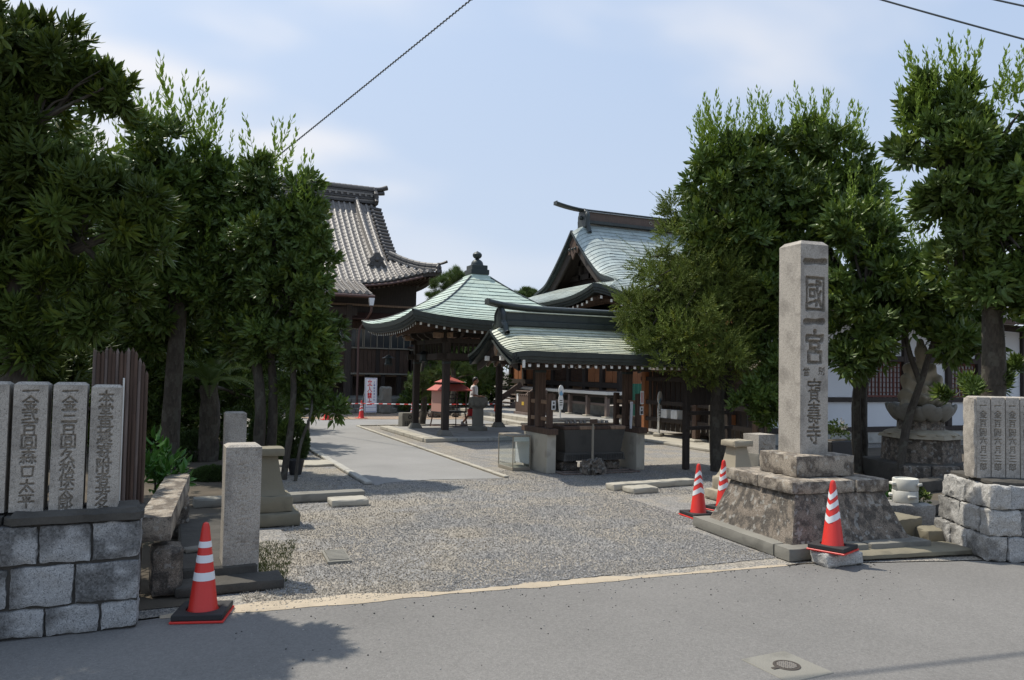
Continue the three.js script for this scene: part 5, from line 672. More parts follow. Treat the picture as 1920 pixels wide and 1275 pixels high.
// roofed rack and corridor between the main hall and the white building
{
  const t = thing('roofed_rack', 'long low dark timber rack with a shingled roof in front of the halls', 'rack', [13.3, 0, -17.4], 0);
  for (const z of [-2.4, 0.1, 2.5]) { const p = part(t, 'post'); p.position.set(0, 0, z); mesh('timber', vbox(0.17, 1.86, 0.17, 0.01), z < -1 ? M.woodOrange : M.woodBrown, p, [0, 0.13, 0]); mesh('base_stone', vbox(0.44, 0.13, 0.44, 0.03), M.pale, p); }
  for (const y of [0.55, 1.05, 1.75]) mesh('rail', cbox(0.08, 0.12, 5.3), M.woodDark, t, [0.0, y, 0.05]);
  for (let i = 0; i < 22; i++) mesh('back_slat', cbox(0.03, 1.75, 0.2), M.woodDark, t, [0.22, 1.1, -2.45 + i * 0.235]);
  for (const sg of [-1, 1]) for (let i = 0; i < 6; i++) mesh('roof_board', tr(cbox(0.14, 0.03, 5.9), 0, 0, 0, 0, 0, -sg * 0.42).translate(sg * (0.07 + i * 0.1), 2.26 - i * 0.045, 0), M.woodGrey, t); mesh('ridge_board', cbox(0.2, 0.05, 6.0), M.woodDark, t, [0, 2.325, 0]);
  for (const z of [-2.8, 2.8]) mesh('gable_panel', plate([[-0.6, 0], [0.6, 0], [0, 0.3]], 0.03), M.woodDark, t, [0, 1.98, z]);
  for (const [z, c] of [[0.9, 'woodOrange'], [1.35, 'woodOrange'], [-1.4, 'white'], [-0.9, 'white']]) mesh('votive_box', cbox(0.22, 0.26, 0.3, 0.01), M[c], t, [0.08, 0.74, z]);
  struct('rack_platform', vbox(1.9, 0.06, 6.8, 0.01), M.pale, [13.2, 0, -17.4]);
  const n = thing('notice_rack', 'dark timber board on tall posts with open rails beside the feathery tree', 'notice board', [10.05, 0, -12.75], 0.12);
  for (const x of [-0.55, 0.62]) mesh('post', vbox(0.115, 2.0, 0.115, 0.01), M.woodDark, n, [x, 0, 0]); for (const y of [0.82, 1.12]) mesh('rail', cbox(1.3, 0.075, 0.06), M.woodDark, n, [0.04, y, 0.05]);
  for (let i = 0; i < 7; i++) mesh('plank', cbox(0.148, 0.44, 0.03, 0.004), M.woodDark, n, [-0.43 + i * 0.155, 1.50, 0]); mesh('top_rail', cbox(1.4, 0.08, 0.1), M.woodDark, n, [0.04, 1.77, 0]);
  for (const sg of [-1, 1]) for (let i = 0; i < 3; i++) mesh('roof_board', tr(cbox(1.75, 0.02, 0.15), 0, 0, 0, sg * 0.4).translate(0.04, 2.12 - i * 0.055, sg * (0.07 + i * 0.125)), M.woodBrown, n);
}

// ================================================================ LEFT HALL with the grey tiled roof
{
  const t = thing('tiled_hall', 'large dark timber temple hall with a tall grey tiled hip-and-gable roof', 'temple hall', [4.4, 0, -41], 0), roof = part(t, 'roof'), GX = 5.4, ED = 6.2, CX = 7.33, KX = 3.5, KD = 8.5, D0 = 4.27;
  const yr = (d) => d <= ED ? 10.9 - 0.98 * d + 0.0255 * d * d : 10.9 - 0.98 * ED + 0.0255 * ED * ED - 0.36 * (d - ED) + 0.02 * (d - ED) ** 2;
  const lift = (x, d) => 0.78 * Math.pow(sstep(2.6, CX, Math.abs(x)), 1.6) * Math.pow(clamp(d / ED), 5);
  const y = (x, d) => yr(d) + lift(x, d);
  const SP = 0.295, cols = []; for (let x = -1.5; x < CX - 0.1; x += SP) cols.push(x);
  for (const x of cols) {
    const d0 = x > GX ? D0 + (x - GX) + 0.1 : 0.25, d1 = x < KX ? KD : ED; if (d1 - d0 < 0.2) continue;
    const n = Math.round((d1 - d0) / 0.245), V = [];
    const put = (a, b, c) => V.push(...a, ...b, ...c), q4 = (a, b, c, d) => { put(a, b, c); put(a, c, d); };
    for (let i = 0; i < n; i++) {
      const a = mix(d0, d1, i / n), b = mix(d0, d1, (i + 1) / n), ya = y(x, a), yb = y(x, b), r0 = 0.064, r1 = 0.076, m = 6;
      for (let j = 0; j < m; j++) { const u = Math.PI * j / m, w = Math.PI * (j + 1) / m, p = (r, th, yy, d) => [x - Math.cos(th) * r, yy + 0.055 + Math.sin(th) * r, d]; q4(p(r0, u, ya, a), p(r1, u, yb, b), p(r1, w, yb, b), p(r0, w, ya, a)); q4(p(r1, u, yb, b), p(r0, u, yb, b), p(r0, w, yb, b), p(r1, w, yb, b)); }
      const X = x + SP, yA = y(X, a), yB = y(X, b), sag = 0.03, l = 0.028, pan = (s, yy0, yy1, d, h) => [mix(x + 0.06, X - 0.06, s), mix(yy0, yy1, s) + 0.03 - sag * Math.sin(Math.PI * s) + h, d];
      if (X < CX) for (let j = 0; j < 4; j++) { const s0 = j / 4, s1 = (j + 1) / 4; q4(pan(s0, ya, yA, a, 0), pan(s0, yb, yB, b, l), pan(s1, yb, yB, b, l), pan(s1, ya, yA, a, 0)); q4(pan(s0, yb, yB, b, l), pan(s0, yb, yB, b, -0.01), pan(s1, yb, yB, b, -0.01), pan(s1, yb, yB, b, l)); }
    }
    const g = new THREE.BufferGeometry(); g.setAttribute('position', new THREE.Float32BufferAttribute(V, 3)); uvm(g, x * 3.3, 0); mesh('tile_column', toCreasedNormals(g, 0.5), M.tile, roof);
    mesh('eave_disc', tr(new THREE.CylinderGeometry(0.088, 0.088, 0.03, 12), x, y(x, d1) + 0.055, d1 + 0.012, Math.PI / 2), M.tile, roof);
  }
  mesh('under_deck', surf((s, k) => { const d = mix(0, ED, k), xm = d < D0 ? GX : GX + d - D0, x = mix(-7.2, xm, s); return [x, y(x, d) - 0.03, d]; }, 30, 20), M.tile, roof); mesh('porch_deck', surf((s, k) => [mix(-3.5, KX, s), y(mix(-3.5, KX, s), mix(ED - 0.2, KD, k)) - 0.03, mix(ED - 0.2, KD, k)], 12, 6), M.tile, roof);
  mesh('rear_slope', surf((s, k) => { const d = mix(0, ED, k), xm = d < D0 ? GX : GX + d - D0, x = mix(-xm, xm, s); return [x, y(x, d), -d]; }, 12, 12), M.tile, roof); mesh('side_slope', surf((s, k) => { const e = mix(-0.2, CX - GX, k), d = D0 + Math.max(0, e), z = mix(-d, d, s); return [GX + e, y(GX + e, D0 + e) * 1 - 0.78 * (1 - Math.pow(Math.abs(z) / d, 4)) * Math.pow(clamp((e) / (CX - GX)), 2) * 0.8, z]; }, 16, 8), M.tile, roof);
  // ridges: stacks of thin tiles with a row of round cap tiles
  const ridgeAlong = (name, pts, w, h, r) => { const gp = part(t, name); for (let i = 0; i < pts.length - 1; i++) { const a = pts[i], b = pts[i + 1], L = Math.hypot(a[0] - b[0], a[1] - b[1], a[2] - b[2]), layers = Math.max(2, Math.round(h / 0.13)); for (let l = 0; l < layers; l++) mesh('ridge_layer', bar([a[0], a[1] + (l + 0.5) * h / layers, a[2]], [b[0], b[1] + (l + 0.5) * h / layers, b[2]], w * (l % 2 ? 0.86 : 1), h / layers * 0.92, 0.012), l % 2 ? M.tileDark : M.tile, gp); const n = Math.max(1, Math.round(L / 0.28)); for (let k = 0; k < n; k++) { const c = (k + 0.5) / n, m = mesh('cap_tile', new THREE.CylinderGeometry(r, r * 1.12, L / n * 1.0, 9), M.tile, gp); m.position.set(mix(a[0], b[0], c), mix(a[1], b[1], c) + h + r * 0.3, mix(a[2], b[2], c)); m.quaternion.setFromUnitVectors(new THREE.Vector3(0, -1, 0), new THREE.Vector3(b[0] - a[0], b[1] - a[1], b[2] - a[2]).normalize()); } } return gp; };
  { const gp = part(t, 'main_ridge'); for (let l = 0; l < 7; l++) mesh('ridge_layer', cbox(10.9, 0.105, 0.52 - (l % 2) * 0.07 - l * 0.012, 0.012), l % 3 === 1 ? M.tile : M.tileDark, gp, [0, 10.86 + l * 0.115, 0]); for (let i = 0; i < 36; i++) mesh('cap_tile', tr(new THREE.CylinderGeometry(0.1, 0.115, 0.3, 10), 0, 0, 0, 0, 0, Math.PI / 2).translate(-5.3 + i * 0.303, 11.68, 0), M.tile, gp); for (let i = 0; i < 30; i++) mesh('ridge_disc', tr(new THREE.CylinderGeometry(0.07, 0.07, 0.03, 10), 0, 0, 0, Math.PI / 2).translate(-4 + i * 0.32, 11.22, 0.27), M.tile, gp); }
  const oni = (lab, x, yy, z, s, turn) => { const o = part(t, lab); o.position.set(x, yy, z); o.rotation.y = turn; o.scale.setScalar(s); mesh('face_plate', plate([[-0.34, 0], [0.34, 0], [0.46, 0.12], [0.3, 0.26], [0.34, 0.46], [0.18, 0.6], [0.1, 0.75], [-0.1, 0.75], [-0.18, 0.6], [-0.34, 0.46], [-0.3, 0.26], [-0.46, 0.12]], 0.16, 0.03), M.tileDark, o); for (const q of [-1, 1]) mesh('curl', new THREE.TorusGeometry(0.1, 0.045, 7, 12), M.tileDark, o, [q * 0.24, 0.2, 0.06]); mesh('boss', new THREE.SphereGeometry(0.13, 10, 8), M.tileDark, o, [0, 0.4, 0.06]); return o; };
  const o1 = oni('ridge_end_ornament', 5.5, 10.75, 0, 1.25, Math.PI / 2); mesh('projecting_tile', taper([[0, 0.72, -0.2], [0, 0.74, 0.2], [0, 0.86, 0.55]], [0.09, 0.1, 0.11], 10), M.tileDark, o1); mesh('projecting_tile', taper([[0.0, 0.56, -0.1], [0.0, 0.56, 0.2], [0.0, 0.6, 0.42]], [0.08, 0.08, 0.09], 10), M.tileDark, o1);
  const dn = []; for (let i = 0; i <= 9; i++) { const d = mix(0.3, 4.75, i / 9); dn.push([4.45 + 0.05 * i / 9, y(4.5, d) + 0.06, d]); } ridgeAlong('descending_ridge', dn, 0.26, 0.28, 0.095); oni('ridge_end_ornament', 4.5, y(4.5, 4.9) - 0.02, 4.9, 0.95, 0);
  const hp = []; for (let i = 0; i <= 8; i++) { const d = mix(D0 - 0.1, ED - 0.1, i / 8); hp.push([GX + d - D0, y(GX + d - D0, d) + 0.04, d]); } ridgeAlong('hip_ridge', hp, 0.26, 0.26, 0.09); const o2 = oni('ridge_end_ornament', CX - 0.1, y(CX - 0.1, ED - 0.1) - 0.05, ED - 0.1, 0.62, Math.PI / 4); mesh('projecting_tile', taper([[0, 0.7, 0], [0, 0.74, 0.3], [0, 0.86, 0.7]], [0.1, 0.1, 0.11], 8), M.tileDark, o2);
  // verge tiles of the gable, sideways
  { const gp = part(t, 'verge'); for (let i = 0; i < 16; i++) { const d = mix(0.5, D0 + 0.1, i / 15); mesh('verge_tile', tr(new THREE.CylinderGeometry(0.095, 0.11, 0.62, 9), 0, 0, 0, 0, 0, Math.PI / 2 - 0.12).translate(GX + 0.05, y(GX, d) + 0.06, d), M.tileDark, gp); } const pts = []; for (let i = 0; i <= 16; i++) { const d = i / 16 * D0; pts.push([d, yr(d) - 0.1]); } mesh('barge_board', plate([...pts, ...pts.slice().reverse().map(([a, b]) => [a * 0.97, b - 0.42])], 0.12).rotateY(-Math.PI / 2), M.woodDark, gp, [GX + 0.1, 0, 0]); const pp = []; for (let i = -16; i <= 16; i++) pp.push([i / 16 * D0, yr(Math.abs(i) / 16 * D0) - 0.2]); mesh('gable_wall', plate([[-D0, 6.7], ...pp, [D0, 6.7]], 0.1).rotateY(-Math.PI / 2), M.woodDark, gp, [GX - 0.35, 0, 0]); }
  // eaves underside, gutter, down pipe
  const ev = part(t, 'eaves'); mesh('porch_fascia', cbox(7.0, 0.14, 0.1), M.woodDark, ev, [0, yr(KD) - 0.12, KD - 0.05]); mesh('gutter', tr(cyl(0.07, 0.07, 7.1, 8), 3.55, yr(KD) - 0.1, KD + 0.08, 0, 0, Math.PI / 2), M.copperBrown, ev); mesh('porch_end_board', surf((s, k) => [KX + 0.02, y(KX, mix(ED - 0.3, KD, s)) - 0.02 - k * 0.22, mix(ED - 0.3, KD, s)], 8, 1), M.woodDark, ev); mesh('hopper', plate([[-0.12, 0], [0.12, 0], [0.07, -0.32], [-0.07, -0.32]], 0.2), M.plaster, ev, [3.42, yr(KD) - 0.16, KD + 0.05]); mesh('down_pipe', taper([[3.42, yr(KD) - 0.45, KD + 0.05], [3.42, yr(KD) - 0.75, KD + 0.02], [3.2, yr(KD) - 1.25, KD - 0.5], [3.08, yr(KD) - 1.5, KD - 0.55], [3.05, 2, KD - 0.55], [3.05, 0.02, KD - 0.55]], [0.055, 0.05], 8), M.copperBrown, ev);
  mesh('front_fascia', surf((s, k) => { const x = mix(KX, CX, s); return [x, y(x, ED) - 0.03 - k * 0.16, ED - 0.02]; }, 14, 1), M.woodDark, ev); mesh('front_gutter', taper([[KX, y(KX, ED) - 0.16, ED + 0.06], [4.9, y(4.9, ED) - 0.17, ED + 0.06], [6.4, y(6.4, ED) - 0.19, ED + 0.06]], [0.06, 0.06], 8), M.copperBrown, ev); mesh('soffit', surf((s, k) => { const x = mix(-7, CX - 0.1, s); return [x, y(x, ED) - 0.18 + k * 0.35, mix(ED - 0.02, 3.6, k)]; }, 16, 3), M.woodDark, ev);
  for (let i = 0; i < 16; i++) { const x = 3.7 + i * 0.22; mesh('rafter', bar([x, 6.1, 3.8], [x, y(x, ED) - 0.26, ED - 0.1], 0.08, 0.1, 0.004), M.woodBrown, ev); }
  mesh('kohai_post', vbox(0.26, 4.5, 0.26, 0.02), M.woodDark, t, [2.75, 0.2, KD - 1.3]); mesh('post_stone', vbox(0.5, 0.2, 0.5, 0.03), M.stoneGrey, t, [2.75, 0, KD - 1.3]); mesh('kohai_beam', cbox(6.2, 0.34, 0.2), M.woodDark, t, [0, 4.4, KD - 1.3]);
  // facade
  const w = part(t, 'facade'), WZ = 4.0; mesh('upper_wall', cbox(14.2, 2.2, 0.12), M.woodDark, w, [-0.3, 5.5, WZ - 0.1]);
  mesh('pent_roof', tr(cbox(8.6, 0.06, 0.95), 0, 0, 0, 0.38).translate(3.0, 4.42, WZ + 0.42), M.copperBrown, w); mesh('pent_beam', cbox(8.4, 0.1, 0.1), M.woodPale, w, [3.0, 4.98, WZ + 0.02]);
  for (let i = 0; i < 56; i++) { const x = -4.1 + i * 0.2; mesh('wall_board', cbox(0.19, 1.18, 0.03, 0.004), i % 5 ? M.woodBrown : M.woodDark, w, [x, 2.27, WZ]); mesh('head_board', cbox(0.19, 0.42, 0.03, 0.004), M.woodBrown, w, [x, 4.02, WZ]); }
  mesh('sill', cbox(11.2, 0.07, 0.12), M.frame, w, [1.4, 2.9, WZ + 0.05]); mesh('board_base', cbox(11.2, 0.08, 0.1), M.frame, w, [1.4, 1.65, WZ + 0.04]);
  for (let i = 0; i < 7; i++) { const x = 6.2 - i * 1.35, wd = part(t, 'window'); wd.position.set(x, 2.94, WZ); mesh('frame', cbox(1.33, 0.05, 0.07, 0.003), M.frame, wd, [0, 0.87, 0]); for (const q of [-0.64, -0.32, 0, 0.32, 0.64]) mesh('mullion', cbox(q % 0.64 ? 0.022 : 0.05, 0.86, 0.05, 0.003), M.frame, wd, [q, 0.43, 0]); for (const q of [-0.32, 0.32]) mesh('pane', cbox(0.6, 0.84, 0.006, 0.001), M.windowGlass, wd, [q, 0.43, -0.02]); }
  mesh('floor', cbox(13.8, 0.12, 8.2), M.woodPale, t, [-0.3, 1.58, WZ - 4.2]); mesh('rear_wall', cbox(13.8, 4.6, 0.12), M.woodPale, t, [-0.3, 3.8, -4.2]); mesh('ceiling', cbox(13.8, 0.1, 8.2), M.woodPale, t, [-0.3, 5.3, WZ - 4.2]); for (const x of [-7.2, 6.6]) mesh('end_wall', cbox(0.12, 4.6, 8.2), M.woodBrown, t, [x, 3.8, WZ - 4.2]); mesh('rear_footing', cbox(13.8, 1.5, 0.2), M.concrete, t, [-0.3, 0.75, -4.1]);
  for (let i = 0; i < 42; i++) mesh('skirt_board', cbox(0.245, i > 22 ? 1.55 : 0.95, 0.03, 0.004), M.woodGrey, w, [-3.2 + i * 0.25, i > 22 ? 0.8 : 1.1, WZ - (i > 22 ? 1.9 : 0.25)]);
  for (let i = 0; i < 6; i++) mesh('floor_post', vbox(0.2, 1.6, 0.2, 0.01), M.woodDark, w, [3.6 + i * 0.8, 0, WZ - 0.1]);
  const stp = part(scene, 'hall_steps'); stp.userData.kind = 'structure'; for (let i = 0; i < 3; i++) for (let j = 0; j < 5; j++) mesh('step_stone', vbox(1.78, 0.2 * (i + 1), 0.45, 0.02), M.stoneGrey, stp, [1.0 + j * 1.8, 0, -32.75 - i * 0.46]); mesh('terrace', vbox(15, 0.6, 3.0, 0.02), M.stoneGrey, stp, [4.4, 0, -35.4]);
  const an = thing('boarded_corridor', 'low boarded corridor wall running right from the tiled hall', 'corridor', [12.3, 0, -37.0], 0); for (let i = 0; i < 14; i++) mesh('wall_board', cbox(0.19, 1.15, 0.03, 0.004), M.woodGrey, an, [-1.35 + i * 0.2, 2.25, 0]); mesh('base_rail', cbox(2.8, 0.07, 0.1), M.frame, an, [0, 1.66, 0.02]); mesh('top_rail', cbox(2.8, 0.08, 0.12), M.frame, an, [0, 2.86, 0.02]); for (const x of [-1.2, 0, 1.3]) mesh('post', vbox(0.13, 1.65, 0.13), M.woodDark, an, [x, 0, 0]); mesh('roof_slab', cbox(3, 0.06, 1.2), M.copperBrown, an, [0, 3.0, -0.4]);
}
// ================================================================ WHITE-WALLED BUILDING on the right
{
  const t = thing('white_building', 'long white plastered building with dark timber frame, red lattice windows and grey roof', 'building', [14.0, 0, -16.2], 0), L = 17;
  mesh('foundation', vbox(L, 0.34, 0.4, 0.02), M.concrete, t, [L / 2, 0, -0.2]); mesh('ground_sill', cbox(L, 0.13, 0.2, 0.01), M.woodDark, t, [L / 2, 0.405, -0.06]);
  const bays = [0, 0.75, 2.6, 4.4, 6.1, 8.0, 9.4, 11.6, 13.6, 15.4, 17]; for (const x of bays) mesh('post', vbox(0.2, 3.2, 0.2, 0.012), M.woodDark, t, [x, 0.47, -0.05]);
  mesh('tie_beam', cbox(L, 0.16, 0.16), M.woodDark, t, [L / 2, 2.48, -0.04]); mesh('mid_rail', cbox(L, 0.12, 0.15), M.woodDark, t, [L / 2, 1.27, -0.045]); mesh('eave_beam', cbox(L, 0.2, 0.2), M.woodDark, t, [L / 2, 3.6, -0.04]);
  for (let i = 0; i < bays.length - 1; i++) {
    const a = bays[i] + 0.1, b = bays[i + 1] - 0.1, c = (a + b) / 2, w = b - a;
    mesh('plaster_panel', cbox(w, 0.72, 0.1, 0.003), M.plaster, t, [c, 0.84, -0.1]); mesh('plaster_panel', cbox(w, 0.92, 0.1, 0.003), M.plaster, t, [c, 3.03, -0.1]);
    const lat = [0, 1, 3, 5, 7, 8].includes(i);
    if (!lat) mesh('plaster_panel', cbox(w, 1.06, 0.1, 0.003), M.plaster, t, [c, 1.865, -0.1]);
    else {
      const wd = part(t, 'lattice_window'); wd.position.set(c, 1.34, -0.08); mesh('paper', cbox(w, 1.05, 0.01, 0.001), M.paper, wd, [0, 0.525, -0.03]); for (const y of [0.03, 1.03]) mesh('rail', cbox(w, 0.06, 0.06, 0.003), M.lattice, wd, [0, y, 0]); const nv = Math.round(w / 0.145); for (let k = 0; k <= nv; k++) mesh('stile', cbox(k % 4 ? 0.024 : 0.05, 1.0, 0.035, 0.002), M.lattice, wd, [-w / 2 + k * w / nv, 0.53, 0.005]); for (let k = 1; k < 7; k++) mesh('bar', cbox(w, 0.022, 0.03, 0.002), M.lattice, wd, [0, k * 0.148, 0.0]);
    }
  }
  mesh('end_wall', cbox(0.12, 3.1, 4.4), M.woodOrange, t, [0, 2.0, -2.35]); mesh('rear_wall', cbox(L, 3.3, 0.12), M.plaster, t, [L / 2, 2.0, -4.5]); mesh('floor', cbox(L, 0.1, 4.3), M.woodPale, t, [L / 2, 0.42, -2.35]);
  const roof = part(t, 'roof'); const P = (s, k) => { const x = mix(-0.25, L + 1, s), d = mix(3.2, -1.25, k); return [x, 5.15 - 1.42 * k + 0.22 * (k * k - k), 0]; };
  copperFace(roof, (s, k) => { const p = P(s, k); return [p[0], p[1], mix(-2.4, 1.2, k)]; }, 22, 0.9, std({ map: T.concrete, color: lin(0.62, 0.65, 0.68), vertexColors: true, roughness: 0.6 }), 0.03, 2, 5);
  mesh('rear_slope', surf((s, k) => [mix(-0.25, L + 1, s), 5.15 - 1.4 * k, mix(-2.4, -5.4, k)], 2, 2), M.tileDark, roof); mesh('eave_board', cbox(L + 1.2, 0.13, 0.06), M.woodBrown, roof, [L / 2 + 0.35, 3.68, 1.17]); mesh('soffit', surf((s, k) => [mix(-0.25, L + 1, s), 3.66 + 0.1 * k, mix(1.16, -0.1, k)], 2, 1), M.woodDark, roof); mesh('ridge', cbox(L + 1.3, 0.22, 0.3), M.tileDark, roof, [L / 2 + 0.35, 5.2, -2.4]); mesh('gable_fill', plate([[-1.0, 3.66], [4.6, 3.66], [2.4, 5.08]], 0.1).rotateY(Math.PI / 2), M.woodDark, roof, [0.05, 0, 0]);
}
// ================================================================ SMALL THINGS IN THE YARD
{ // no-entry sign
  const t = thing('no_entry_sign', 'white no-entry construction sign with red characters and a blue border', 'sign', [7.6, 0.04, -31.2], 0.42), W = 0.62, H = 1.42; t.rotation.x = -0.03;
  const cv = canvas(310, 710), x = cv.getContext('2d'); x.fillStyle = '#eef0f4'; x.fillRect(0, 0, 310, 710); x.strokeStyle = '#2b4a9c'; x.lineWidth = 7; x.strokeRect(16, 16, 278, 678); x.lineWidth = 5; x.beginPath(); x.moveTo(16, 605); x.lineTo(294, 605); x.stroke();
  x.fillStyle = '#d81f26';[...'立入禁止'].forEach((c, i) => ink(x, c, 120, 100 + i * 132, 126, 17)); x.fillStyle = '#2b4a9c';[...'工事関係者以外'].forEach((c, i) => ink(x, c, 238, 92 + i * 60, 46, 4.5));
  const tx = new THREE.CanvasTexture(cv); tx.colorSpace = THREE.SRGBColorSpace;
  const bd = mesh('board', cbox(W, H, 0.025, 0.004), M.white, t, [0, H / 2 + 0.06, 0]); const f = new THREE.PlaneGeometry(W - 0.01, H - 0.01); mesh('printed_face', f, std({ map: tx, roughness: 0.5 }), bd, [0, 0, 0.0165]);
  for (const q of [-1, 1]) { mesh('leg', vbox(0.03, 0.1, 0.03), M.steel, t, [q * 0.25, -0.035, 0]); mesh('stay', bar([q * 0.25, 1.1, -0.02], [q * 0.25, -0.03, -0.45], 0.025, 0.025), M.steel, t); }
}
{ // red candle cabinet
  const t = thing('candle_cabinet', 'red roofed cabinet on legs holding votive candles behind the pavilion', 'cabinet', [8.45, 0.004, -23.95], 0.0);
  t.rotation.y = 0.22; const w = 1.0, d = 0.62; for (const x of [-1, 1]) for (const z of [-1, 1]) mesh('leg', bar([x * 0.5, 0, z * 0.36], [x * 0.44, 0.52, z * 0.27], 0.035, 0.035), M.copperBrown, t);
  for (const z of [-0.36, 0.36]) mesh('stretcher', cbox(1.0, 0.03, 0.03), M.copperBrown, t, [0, 0.08, z]); for (const x of [-0.49, 0.49]) mesh('stretcher', cbox(0.03, 0.03, 0.72), M.copperBrown, t, [x, 0.08, 0]);
  mesh('tray', vbox(w, 0.05, d), M.black, t, [0, 0.5, 0]); mesh('end_panel', vbox(0.02, 0.72, d, 0.003), M.pinkPanel, t, [-w / 2 + 0.01, 0.54, 0]); mesh('end_frame', vbox(0.04, 0.72, 0.05), M.copperBrown, t, [w / 2 - 0.02, 0.54, d / 2 - 0.03]); mesh('end_frame', vbox(0.04, 0.72, 0.05), M.copperBrown, t, [w / 2 - 0.02, 0.54, -d / 2 + 0.03]);
  for (const y of [0.66, 0.8, 0.95, 1.08]) { mesh('candle_rail', cbox(w - 0.06, 0.02, 0.16), M.black, t, [0, y, 0.1 - (y - 0.66) * 0.4]); for (let i = 0; i < 8; i++) mesh('spike', cyl(0.012, 0.004, 0.05, 6), M.iron, t, [-0.4 + i * 0.115, y + 0.01, 0.1 - (y - 0.66) * 0.4]); }
  const hip = (w0, d0, w1, d1, y0, y1) => { const g = new THREE.BoxGeometry(1, 1, 1), p = g.attributes.position; for (let i = 0; i < p.count; i++) { const k = p.getY(i) + 0.5; p.setXYZ(i, p.getX(i) * mix(w0, w1, k), mix(y0, y1, k), p.getZ(i) * mix(d0, d1, k)); } return uvm(toCreasedNormals(g.toNonIndexed(), 0.1)); };
  mesh('lower_roof', hip(1.2, 0.88, 0.72, 0.46, 1.24, 1.44), M.redRoof, t); mesh('lower_fascia', vbox(1.21, 0.025, 0.89, 0.004), M.redPaint, t, [0, 1.215, 0]); mesh('vent_wall', vbox(0.62, 0.06, 0.38), M.black, t, [0, 1.435, 0]); mesh('upper_roof', hip(0.84, 0.58, 0.12, 0.06, 1.492, 1.66), M.redRoof, t); mesh('roof_knob', lathe([[0.03, 0], [0.035, 0.03], [0, 0.07]], 10), M.redPaint, t, [0, 1.655, 0]);
  const b = thing('fire_bucket', 'small red metal bucket hanging at the leg of the candle cabinet', 'bucket', [9.06, 0.42, -23.55], 0); mesh('pail', lathe([[0, 0], [0.1, 0], [0.125, 0.22], [0.115, 0.22], [0.095, 0.02], [0, 0.02]], 18), M.redBucket, b); mesh('bail', new THREE.TorusGeometry(0.115, 0.006, 6, 18, Math.PI), M.iron, b, [0, 0.21, 0]);
  const s = thing('bucket_stool', 'thin red metal stand under the small red bucket', 'stand', [9.06, 0.004, -23.55], 0.3); mesh('ring', tr(new THREE.TorusGeometry(0.13, 0.012, 6, 18), 0, 0.4, 0, Math.PI / 2), M.copperBrown, s); for (let i = 0; i < 3; i++) mesh('leg', bar([Math.sin(i * 2.1) * 0.2, 0, Math.cos(i * 2.1) * 0.2], [Math.sin(i * 2.1) * 0.125, 0.4, Math.cos(i * 2.1) * 0.125], 0.022, 0.022), M.copperBrown, s); mesh('plate', lathe([[0, 0.405], [0.13, 0.405], [0.13, 0.416], [0, 0.416]], 18), M.copperBrown, s);
}
{ // lotus pillar
  const t = thing('lotus_pillar', 'grey stone pillar topped by a carved lotus bowl inside the pavilion', 'incense pillar', [8.6, 0.085, -21.75], 0.2);
  mesh('foot', lathe([[0, 0], [0.3, 0], [0.3, 0.1], [0.27, 0.13], [0, 0.13]], 8), M.stoneGrey, t); mesh('shaft', ngon([[0, 0.13], [0.175, 0.13], [0.165, 0.68], [0, 0.68]], 24), M.stoneGrey, t); mesh('bowl', lathe([[0.16, 0.66], [0.22, 0.69], [0.275, 0.78], [0.29, 0.9], [0.28, 1.0], [0.24, 1.0], [0.22, 0.93], [0, 0.92]], 28), M.stoneGrey, t);
  for (let i = 0; i < 10; i++) { const a = i * Math.PI / 5; mesh('petal', tr(new THREE.SphereGeometry(0.09, 10, 8).scale(0.9, 1.35, 0.35), 0, 0, 0, -0.12, 0, 0).translate(0, 0.86, 0.27).rotateY(a), M.stoneGrey, t); }
}
